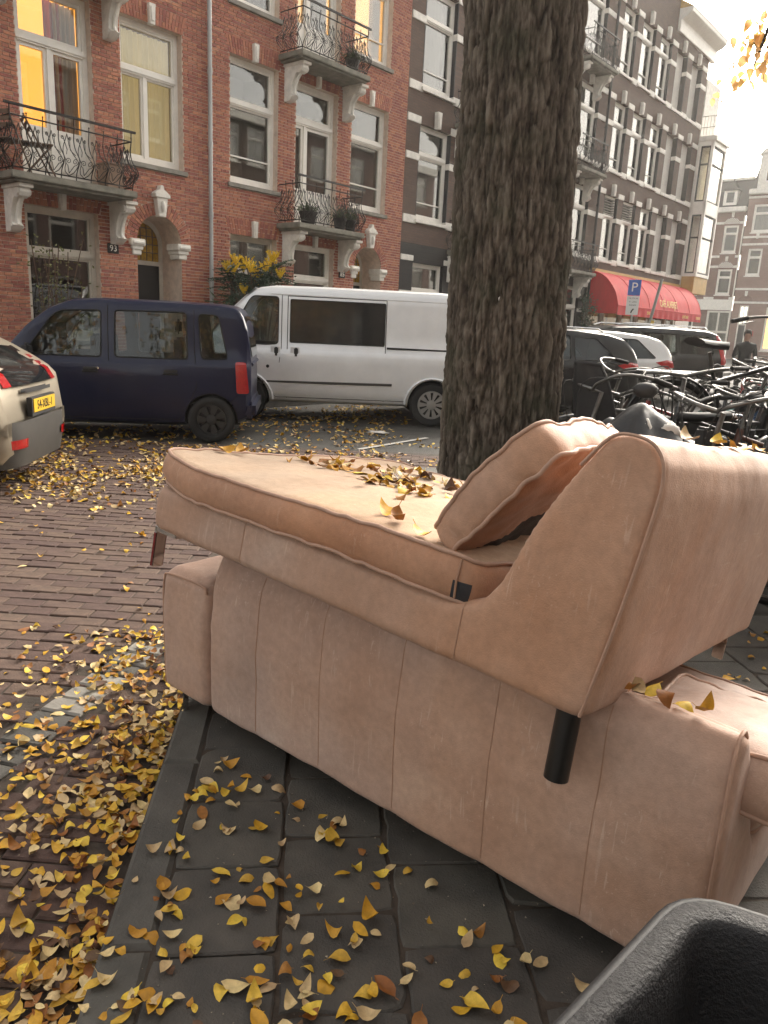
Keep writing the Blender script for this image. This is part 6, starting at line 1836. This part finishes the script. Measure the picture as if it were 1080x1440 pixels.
G = SW_Z
mat('tarp', (.016, .016, .017), .5, var=.3, scale=6, bump=.3, bscale=20)
near = [
 dict(label='black bicycle with a black child seat on its carrier right behind the trunk', loc=(1.32, 4.62, G), rz=R(35), color='black', child=True, lean=-.05),
 dict(label='black bicycle hoisted in the rack with its bare carrier above the others', loc=(1.95, 5.35, G), rz=R(12), color='black', lift=.52, lean=.05),
 dict(label='dark grey bicycle with an oval badge plate below its swept handlebar', loc=(2.42, 3.72, G), rz=R(189), color='grey', bar='city', lean=.06, badge=True, steer=.5, lift=.10, front_rack=False),
 dict(label='black bicycle with a straight handlebar and black grips behind the badge bicycle', loc=(2.75, 4.15, G), rz=R(196), color='black', bar='flat', lean=-.08, steer=-.5, lift=.12),
 dict(label='brown bicycle with rusty handlebar in the tangle behind the chaise', loc=(2.95, 4.62, G), rz=R(192), color='brown', bar='city', lean=.08, steer=.3, saddle='saddle_brown', lift=.1),
 dict(label='blue bicycle in the tangle behind the chaise', loc=(3.3, 5.05, G), rz=R(200), color='blue', bar='city', lean=-.04, steer=.2, lift=.15),
 dict(label='teal bicycle deep in the tangle behind the chaise', loc=(3.1, 5.6, G), rz=R(190), color='teal', bar='flat', lean=.05, steer=-.3, lift=.1),
 dict(label='dark green bicycle at the back of the tangle', loc=(3.6, 6.1, G), rz=R(196), color='green', bar='city', lean=-.06, steer=.6, lift=.2),
 dict(label='black bicycle with a brown saddle and front carrier in the tangle', loc=(2.35, 4.95, G), rz=R(184), color='black', bar='city', lean=.10, steer=.8, saddle='saddle_brown', front_rack=True, lift=.05),
 dict(label='white bicycle far back in the tangle', loc=(4.2, 6.9, 0), rz=R(205), color='white', bar='city', lean=.05, steer=.2, lift=.1),
 dict(label='black bicycle leaning across the sheeted cargo box', loc=(2.05, 4.30, G), rz=R(176), color='black', bar='city', lean=.14, steer=.4, lift=.12),
 dict(label='grey bicycle with a front carrier beside the blue bicycle in the tangle', loc=(3.25, 4.9, G), rz=R(183), color='grey', bar='city', lean=-.10, steer=-.4, front_rack=True, lift=.0),
 dict(label='black bicycle with a flat bar tipped against the brown bicycle', loc=(2.55, 4.75, G), rz=R(205), color='black', bar='flat', lean=.16, steer=.9, lift=.22),
 dict(label='teal bicycle with a brown saddle tipped over in the tangle', loc=(3.35, 4.2, G), rz=R(186), color='teal', bar='city', lean=.12, saddle='saddle_brown', steer=-.7, lift=.05),
 dict(label='black bicycle without a chain case behind the hoisted bicycle', loc=(2.6, 5.9, G), rz=R(170), color='black', bar='city', lean=-.1, steer=.5, guard=False, lift=.15),
 dict(label='red bicycle glimpsed through the tangle', loc=(3.0, 6.4, 0), rz=R(188), color='red', bar='flat', lean=.05, steer=.1, lift=.15),
]
for q in near: bicycle('bicycle', group=None, **q)
cols = ['black', 'white', 'blue', 'grey', 'teal', 'black', 'red', 'white', 'grey', 'black', 'blue', 'green', 'black', 'white']
for i in range(14):
    y = 8.6 + i * .85; x = y * (.515 + .02 * (i % 3)) 
    bicycle('bicycle', cols[i] + ' bicycle in the row parked beyond the tangle', (x, y, 0), R(205 + 12 * rng.uniform(-1, 1)), cols[i], simple=True, lean=rng.uniform(-.12, .12), steer=rng.uniform(-.5, .5), group=cols[i] + ' bicycles in the far row', lift=.06)

mid = ['black', 'grey', 'black', 'blue', 'black', 'white', 'brown', 'black', 'grey', 'teal', 'black', 'black']
for i in range(12):
    y = 5.6 + i * .28 + rng.uniform(-.06, .06); x = y * .50 + .55 * (i % 3) + .35
    bicycle('bicycle', mid[i] + ' bicycle jammed in the middle of the tangle', (x + .3, y, 0), R(188 + 14 * rng.uniform(-1, 1)), mid[i], simple=True, lean=rng.uniform(-.12, .16), steer=rng.uniform(-.8, .8), group=mid[i] + ' bicycles in the middle of the tangle', lift=.05 + .2 * (i % 2), bar=('city', 'flat')[i % 2], saddle=('saddle', 'saddle_brown')[i % 4 == 1])
# covered cargo bike box under a black sheet
cb = empty('covered_cargo_box', (1.14, 3.80, G), R(-20), 'black sheet draped over a cargo box between the chaise and the trunk', 'cover')
def sheet():
    pk = [(-.26, .02, 1.00), (.12, -.05, 1.19), (.34, .10, 1.02), (-.05, .18, 1.06)]
    def fn(i, j):
        x = (i - .5) * 1.15; y = (j - .5) * .80; z = 0
        for (a, c, h) in pk: z = max(z, h - 1.0 * math.hypot(x - a, (y - c) * 1.25, .03) ** 1.25 - .2 * abs(x - a))
        z = max(z, .12 + .10 * noise.noise(Vector((x * 4, y * 4, 1))))
        rr_ = math.hypot(x - .12, y + .05); z += .05 * (abs(math.sin(math.atan2(y + .05, x - .12) * 3.5 + .7)) ** .6 - .6) * min(1, rr_ * 4) + .02 * noise.noise(Vector((x * 9, y * 9, 0)))
        return (x * (1 + .05 * noise.noise(Vector((x * 3, y * 3, 5)))), y, max(z, .01))
    return MB().grid(fn, 60, 48).build('sheet', 'tarp', cb, smooth=75)
sheet()
MB().box(-.36, .36, -.20, .20, .02, .62).build('cargo_box', 'plastic_dark', cb, bevel=.02)
hb = MB(); hb.lathe([(.001, -.03), (.028, -.025), (.045, .0), (.044, .022), (.026, .042), (.001, .046)], 16, M=Matrix.Translation((.12, -.05, 1.225)) @ Matrix.Scale(1.3, 4, Vector((1, 0, 0)))); hb.build('lamp_knob', 'plastic_dark', cb, smooth=50)

def blob(name, label, cat, loc, size, m, seed, n=3, amp=.35):
    bm = bmesh.new(); bmesh.ops.create_icosphere(bm, subdivisions=n, radius=1)
    for v in bm.verts:
        d = 1 + amp * noise.fractal(v.co * 1.6 + Vector((seed, seed, 0)), .8, 2, 4)
        v.co = Vector((v.co.x * size[0], v.co.y * size[1], v.co.z * size[2])) * d
    me = bpy.data.meshes.new(name); bm.to_mesh(me); bm.free(); me.materials.append(MATS[m]); me.polygons.foreach_set('use_smooth', [True] * len(me.polygons))
    o = link(name, me); o.location = loc
    return tag(o, label, cat)
mat('bag_white', (.66, .63, .58), .6, var=.2, scale=12, bump=.4, bscale=25)
bg_ = blob('plastic_bag', 'crumpled white plastic bag wedged by the badge bicycle handlebar', 'bag', (1.33, 3.62, 1.10), (.06, .05, .06), 'bag_white', 3)
blob('plastic_bag', 'second white bag drooping beside the crumpled bag', 'bag', (1.22, 3.60, 1.09), (.03, .04, .075), 'bag_white', 8)

# ================================================================== SIGNS
mat('sign_blue', (.02, .10, .42), .4); mat('sign_white', (.72, .72, .70), .4); mat('sign_back', (.25, .26, .26), .5, metal=.5)
def sign_root(name, s, d, label): 
    p = U * s + N * d; return empty(name, (p.x, p.y, 0), math.atan2(p.x, -p.y) + math.pi, label, 'sign') 
ps = sign_root('parking_sign', 25.5, 10.5, 'blue parking sign on a grey pole before the red awning')
MB().tube([(0, 0, 0), (.03, 0, 3.35)], .038, 10).build('pole', 'zinc', ps, smooth=40)
for sg in (1,):
    pl = MB().box(-.20, .20, -.06, -.045, 2.83, 3.33).build('sign_plate', 'sign_blue', ps)
    text('letter', 'P', .42, Matrix.Translation((0, -.063, 3.08)) @ Matrix.Rotation(R(90), 4, 'X'), 'sign_white', pl, .001)
    pw = MB().box(-.20, .20, -.06, -.045, 2.20, 2.81).build('notice_plate', 'sign_white', ps)
    for z in (2.74, 2.62, 2.52): text('notice_text', ('ma t/m za', '9 - 24 h', 'betaald')[int((2.75 - z) / .11)], .075, Matrix.Translation((0, -.063, z)) @ Matrix.Rotation(R(90), 4, 'X'), 'gap', pw, .001)
    b = MB(); b.tube([(-.03, -.063, 2.26), (.0, -.063, 2.34), (.05, -.063, 2.40)], .025, 6); b.build('pictogram', 'gap', pw)
s2 = sign_root('street_sign', 26.6, 10.6, 'grey sign pole leaning over beside the parking sign'); s2.rotation_euler[1] = R(9)
MB().tube([(0, 0, 0), (0, 0, 3.5)], .045, 10).build('pole', 'zinc', s2, smooth=40)
MB().box(-.055, -.035, -.25, .25, 2.2, 3.45).build('sign_plate', 'sign_back', s2)
MB().box(.03, .14, -.05, .0, 1.85, 2.1).build('sticker', 'gold', s2)

# ================================================================== PERSON far down the street
mat('coat', (.016, .016, .018), .8); mat('trousers', (.02, .02, .026), .8); mat('skin', (.35, .20, .14), .6); mat('hair', (.03, .022, .018), .7)
def person():
    rt = empty('person', (9.35, 20.6, 0), R(160), 'person in a dark coat walking beyond the parked black cars', 'person')
    J = [((0, 0, .92), .15, -1), ((0, 0, 1.15), .145, 0), ((0, 0, 1.36), .175, 1), ((0, .0, 1.50), .075, 2), ((0, .01, 1.58), .06, 3), ((0, .02, 1.68), .095, 4), ((0, .02, 1.76), .08, 5),
         ((.20, 0, 1.42), .075, 2), ((.26, -.02, 1.14), .058, 7), ((.24, .12, .93), .045, 8), ((.235, .16, .85), .04, 9), ((-.20, 0, 1.42), .075, 2), ((-.26, -.06, 1.14), .058, 11), ((-.25, .0, .90), .045, 12), ((-.245, .03, .82), .04, 13),
         ((.10, 0, .86), .12, 0), ((.11, .12, .50), .075, 15), ((.11, .10, .09), .05, 16), ((.11, .24, .05), .045, 17), ((-.10, 0, .86), .12, 0), ((-.11, -.08, .50), .075, 19), ((-.11, -.22, .12), .05, 20), ((-.11, -.10, .05), .045, 21)]
    me = bpy.data.meshes.new('body'); me.from_pydata([j[0] for j in J], [(j[2], i) for i, j in enumerate(J) if j[2] >= 0], [])
    o = bpy.data.objects.new('body', me); col.objects.link(o)
    md = o.modifiers.new('skin', 'SKIN'); sv = me.skin_vertices[0].data
    for i, j in enumerate(J): sv[i].radius = (j[1], j[1] * (.75 if i in (0, 1, 2) else 1))
    sv[0].use_root = True
    o.modifiers.new('sub', 'SUBSURF').levels = 2
    bpy.context.view_layer.update(); dg = bpy.context.evaluated_depsgraph_get()
    m2 = bpy.data.meshes.new_from_object(o.evaluated_get(dg)); bpy.data.objects.remove(o)
    m2.materials.clear()
    for q in ('coat', 'trousers', 'skin'): m2.materials.append(MATS[q])
    for p in m2.polygons:
        p.use_smooth = True
        p.material_index = 2 if (p.center.z > 1.52 or (p.center.z < .89 and abs(p.center.x) > .2)) else (1 if p.center.z < .80 else 0)
    link('body', m2, rt)
    h = MB(); h.lathe([(.001, .10), (.06, .085), (.098, .02), (.10, -.05), (.08, -.10)], 14, M=Matrix.Translation((0, -.01, 1.74))); h.build('hair', 'hair', rt, smooth=60)
person()

# ================================================================== PLANTS
mat('leaf_dark', (.022, .055, .020), .45, var=.4, scale=20, rand=.3); mat('leaf_olive', (.16, .17, .05), .6, rand=.35, var=.3, scale=20); mat('flower_yellow', (.80, .55, .01), .6, rand=.15)
mat('twig', (.09, .055, .035), .9); mat('pot_dark', (.03, .026, .022), .7, var=.3, scale=9); mat('chair_wood', (.16, .105, .07), .7, var=.35, scale=12); mat('leaf_herb', (.07, .10, .04), .7, rand=.3)
def card(mb, p, d, ln, wd, mi=0):
    d = d.normalized(); sv = d.cross(Vector((rng.gauss(0, 1), rng.gauss(0, 1), rng.gauss(0, 1)))).normalized(); n = sv.cross(d)
    mb.add([p, p + d * ln * .5 + sv * wd - n * .01, p + d * ln, p + d * ln * .5 - sv * wd - n * .01, p + d * ln * .5 + n * wd * .4], [(0, 1, 4), (1, 2, 4), (2, 3, 4), (3, 0, 4)], mi, rng.random())
def at(s, d, z=0): v = U * s + N * d; return Vector((v.x, v.y, z))
mh = empty('mahonia_shrub', at(10.75, 12.3, .1), HROT, 'dark green shrub with bright yellow flower spikes behind the van', 'shrub')
fl = MB(); st = MB(); fw = MB()
for k in range(24):
    a = rng.uniform(0, 6.28); rr = rng.uniform(.1, .8); tip = Vector((math.cos(a) * rr * 1.15, math.sin(a) * rr * .7, rng.uniform(1.9, 2.85) - rr * .5))
    st.tube(catmull([(rng.gauss(0, .06), rng.gauss(0, .06), 0), Vector((tip.x * .5, tip.y * .5, tip.z * .6)), tip], 5), .014, 5)
    for m_ in range(11):                                # pinnate whorl
        b = rng.uniform(0, 6.28); d = Vector((math.cos(b), math.sin(b), rng.uniform(-.25, .5))).normalized(); base = tip - Vector((0, 0, rng.uniform(0, .35))); L = rng.uniform(.3, .45)
        for q in range(7):
            p = base + d * L * (q + 1) / 7 + Vector((0, 0, -.06 * (q / 7) ** 2)); sd2 = d.cross(Vector((0, 0, 1))).normalized()
            for s in (-1, 1): card(fl, p, (sd2 * s + d * .5), .085, .016)
    if k % 2 == 0 or tip.z > 2.2:
        for m_ in range(16):
            b = rng.uniform(0, 6.28); d = Vector((math.cos(b) * .65, math.sin(b) * .65, 1)).normalized(); L = rng.uniform(.16, .28)
            for q in range(9): card(fw, tip + d * L * q / 9, Vector((rng.gauss(0, 1), rng.gauss(0, 1), .6)), .035, .012)
            fw.tube([tip, tip + d * L], .006, 4)
st.build('stems', 'twig', mh); fl.build('foliage', 'leaf_dark', mh, kind='stuff'); fw.build('flower_spikes', 'flower_yellow', mh, kind='stuff')
def bush(name, label, loc, h, rx, n, m, stemn=8, lf=(.07, .018), per=26):
    rt = empty(name, loc, HROT, label, 'plant'); s = MB(); f = MB()
    for k in range(stemn):
        tip = Vector((rng.gauss(0, rx * .5), rng.gauss(0, rx * .35), h * rng.uniform(.6, 1))); P = catmull([(rng.gauss(0, .05), rng.gauss(0, .05), 0), tip * .5 + Vector((rng.gauss(0, .06), 0, 0)), tip], 5)
        s.tube(P, .008, 5)
        for q in range(per):
            p = P[rng.randrange(len(P) // 4, len(P))]; card(f, p + Vector((rng.gauss(0, rx * .22), rng.gauss(0, rx * .2), rng.gauss(0, .07))), Vector((rng.gauss(0, 1), rng.gauss(0, 1), rng.gauss(.2, .6))), lf[0], lf[1])
    s.build('stems', 'twig', rt); f.build('foliage', m, rt, kind='stuff'); return rt
bush('climbing_rose', 'thin straggly shrub with yellowing leaves against the red brick wall', at(6.55, 12.55, .1), 2.6, .5, 0, 'leaf_olive', 14, per=34)
bush('low_palm', 'spiky green plant at the foot of the drainpipe', at(9.95, 12.3, .1), 1.9, .5, 0, 'leaf_herb', 10, (.25, .016), 20)
bush('ivy_column', 'dark ivy column climbing the wall beside the cafe', at(26.9, 12.75, .1), 3.0, .45, 0, 'leaf_dark', 16, (.09, .04), 60)
def pot(label, s, z, r=.16):
    rt = empty('potted_plant', at(s, 12.5, z), HROT, label, 'pot plant')
    MB().lathe([(.001, 0), (r * .72, 0), (r, .22), (r * 1.08, .22), (r * 1.08, .26), (r * .95, .26), (r * .9, .22), (.001, .22)], 18).build('pot', 'pot_dark', rt, smooth=40)
    f = MB()
    for k in range(240):
        p = Vector((rng.gauss(0, r * .5), rng.gauss(0, r * .5), .24 + abs(rng.gauss(0, .09)))); card(f, p, Vector((p.x * 4, p.y * 4, rng.uniform(.2, 1))), .07, .012)
    f.build('foliage', 'leaf_herb', rt, kind='stuff')
pot('round potted herb behind the belly of the lower balcony railing, beside the corner', 12.25, 3.53, .19)
pot('potted plant by the lower balcony corner above the arch', 13.25, 3.53, .15); pot('smaller potted plant squeezed at the end of the lower balcony', 13.6, 3.53, .13)
pot('potted plant behind the upper balcony railing', 13.5, 6.80, .15)
def folding_chair(label, s, d, z, rz):
    rt = empty('folding_chair', at(s, d, z), HROT + rz, label, 'chair')
    for sg in (-1, 1):
        MB().tube([(-.22, sg * .2, 0), (.20, sg * .2, .85)], .014, 5).build('leg', 'chair_wood', rt); MB().tube([(.20, sg * .18, 0), (-.20, sg * .18, .46)], .014, 5).build('leg', 'chair_wood', rt)
    for k in range(5): MB().box(-.21 + k * .085, -.14 + k * .085, -.2, .2, .45, .468).build('seat_slat', 'chair_wood', rt)
    for k in range(3): MB().box(.115 + k * .03, .13 + k * .03, -.2, .2, .62 + k * .085, .68 + k * .085).build('back_slat', 'chair_wood', rt)
folding_chair('wooden folding chair at the outer end of the amber balcony', 5.95, 12.62, 3.54, R(200))
folding_chair('wooden folding chair beside the amber room door', 6.35, 12.55, 3.54, R(160))
mat('planter_box', (.30, .20, .14), .8, var=.3, scale=8)
pb = hroot('planter_box', 7.55, 'pale wooden box standing on the amber balcony', 'box'); MB().box(0, .30, -.45, -.12, 3.542, 3.95).build('box_wall', 'planter_box', pb, bevel=.01); MB().box(-.01, .31, -.46, -.11, 3.95, 3.97).build('lid', 'planter_box', pb)
# litter on the asphalt
o = blob('litter', 'scrap of white plastic lying on the road beside the van wheel', 'litter', (-.15, 10.9, .012), (.14, .06, .018), 'bag_white', 4, 3, .6)

# ================================================================== HOUSES BEHIND THE CAMERA (seen in reflections)
def opposite(i, s0, wd, H, m, label):
    p = U * (s0 + wd) + N * -12.5
    rt = empty('opposite_house', (p.x, p.y, 0), HROT + math.pi, label, 'house')
    ops = []
    for r in range(4):
        for c in range(3): x = .7 + c * (wd - 1.4) / 3 + .25; ops.append((x, x + (wd - 1.4) / 3 - .6, 1.0 + r * 3.2, 3.1 + r * 3.2))
    b = MB(); wall_with_holes(0, wd, 0, H, ops, .2, b); b.box(0, wd, .9, 1, 0, H); b.build('wall', m, rt)
    for o in ops: window(rt, *o, .08, trans=[o[2] + 1.5], fw=.10, sill_m='plaster', room=None)
    MB().box(0, wd, -.4, .05, H - .1, H + .4).build('cornice', 'white_paint', rt)
for i, (s0, wd, H, m, lb) in enumerate(((-22, 7.4, 13.5, 'brick_far2', 'pale brick house behind the camera, end of the row'), (-14.6, 7.4, 13, 'brick_dark', 'dark brick house behind the camera, second of the row'), (-7.2, 7.4, 13.8, 'brick_far', 'brown brick house behind the camera facing the red houses'),
        (.2, 7.4, 13, 'brick_far2', 'pale brick house behind the camera facing the dark houses'), (7.6, 7.4, 13.5, 'brick_dark', 'dark brick house on the near side past the bicycles'), (15, 7.4, 13, 'brick_far', 'brown brick house on the near side past the bicycles'), (22.4, 7.4, 13.6, 'brick_far2', 'pale brick house on the near side halfway down the street'), (29.8, 7.4, 13, 'brick_dark', 'dark brick house on the near side opposite the cafe'), (37.2, 7.4, 13.4, 'brick_far', 'brown brick house on the near side past the cafe corner'), (44.6, 7.4, 13, 'brick_far2', 'pale brick house on the near side, last before the street end'))):
    opposite(i, s0, wd, H, m, lb)

# street trees on the near side behind the camera (seen in windows and car glass)
def back_tree(x, y, h, label):
    rt = empty('street_tree', (x, y, 0), 0, label, 'tree'); b = MB(); f = MB()
    b.tube([(0, 0, 0), (.05, 0, h * .3), (0, .05, h * .6)], [.3, .24, .12], 12)
    for k in range(9):
        a = k * .7; e = Vector((math.cos(a) * rng.uniform(1, 2.4), math.sin(a) * rng.uniform(1, 2.4), h * rng.uniform(.6, .98)))
        b.tube(catmull([(0, 0, h * .42), e * .5 + Vector((0, 0, h * .25)), e], 4), [.10 - .09 * q / 8 for q in range(9)], 6)
        for q in range(170):
            p = e + Vector((rng.gauss(0, .55), rng.gauss(0, .55), rng.gauss(0, .5))); card(f, p, Vector((rng.gauss(0, 1), rng.gauss(0, 1), rng.gauss(0, 1))), .2, .07, rng.choice((0, 1)))
    b.build('trunk', 'bark', rt, smooth=60); f.build('crown', ['leaf_thin_a', 'leaf_olive'], rt, kind='stuff')
for x, y, h, lb in ((-7.5, -3.5, 8.5, 'yellowing street tree behind the camera, towards the beige car'), (-1.5, -6.5, 9.0, 'yellowing street tree behind the camera, farthest back'), (5.5, -1.5, 8.0, 'yellowing street tree behind the camera, past the tub')): back_tree(x, y, h, lb)

# ================================================================== AIR: added veil that imitates glare from the sky
hz = MB().box(-45, 95, -40, 95, -1, 19).build('glare_veil', 'gap', kind='stuff')
tag(hz, 'thin veil of air added over the street to imitate sky glare', 'glare_veil'); hz['kind'] = 'stuff'
M = bpy.data.materials.new('glare_veil'); M.use_nodes = True
t = M.node_tree; t.nodes.clear(); o_ = nd(t, 'ShaderNodeOutputMaterial'); v_ = nd(t, 'ShaderNodeVolumePrincipled')
v_.inputs['Color'].default_value = (.95, .92, .87, 1); v_.inputs['Density'].default_value = GLARE_VEIL; v_.inputs['Anisotropy'].default_value = .55
t.links.new(v_.outputs[0], o_.inputs['Volume'])
hz.data.materials.clear(); hz.data.materials.append(M)
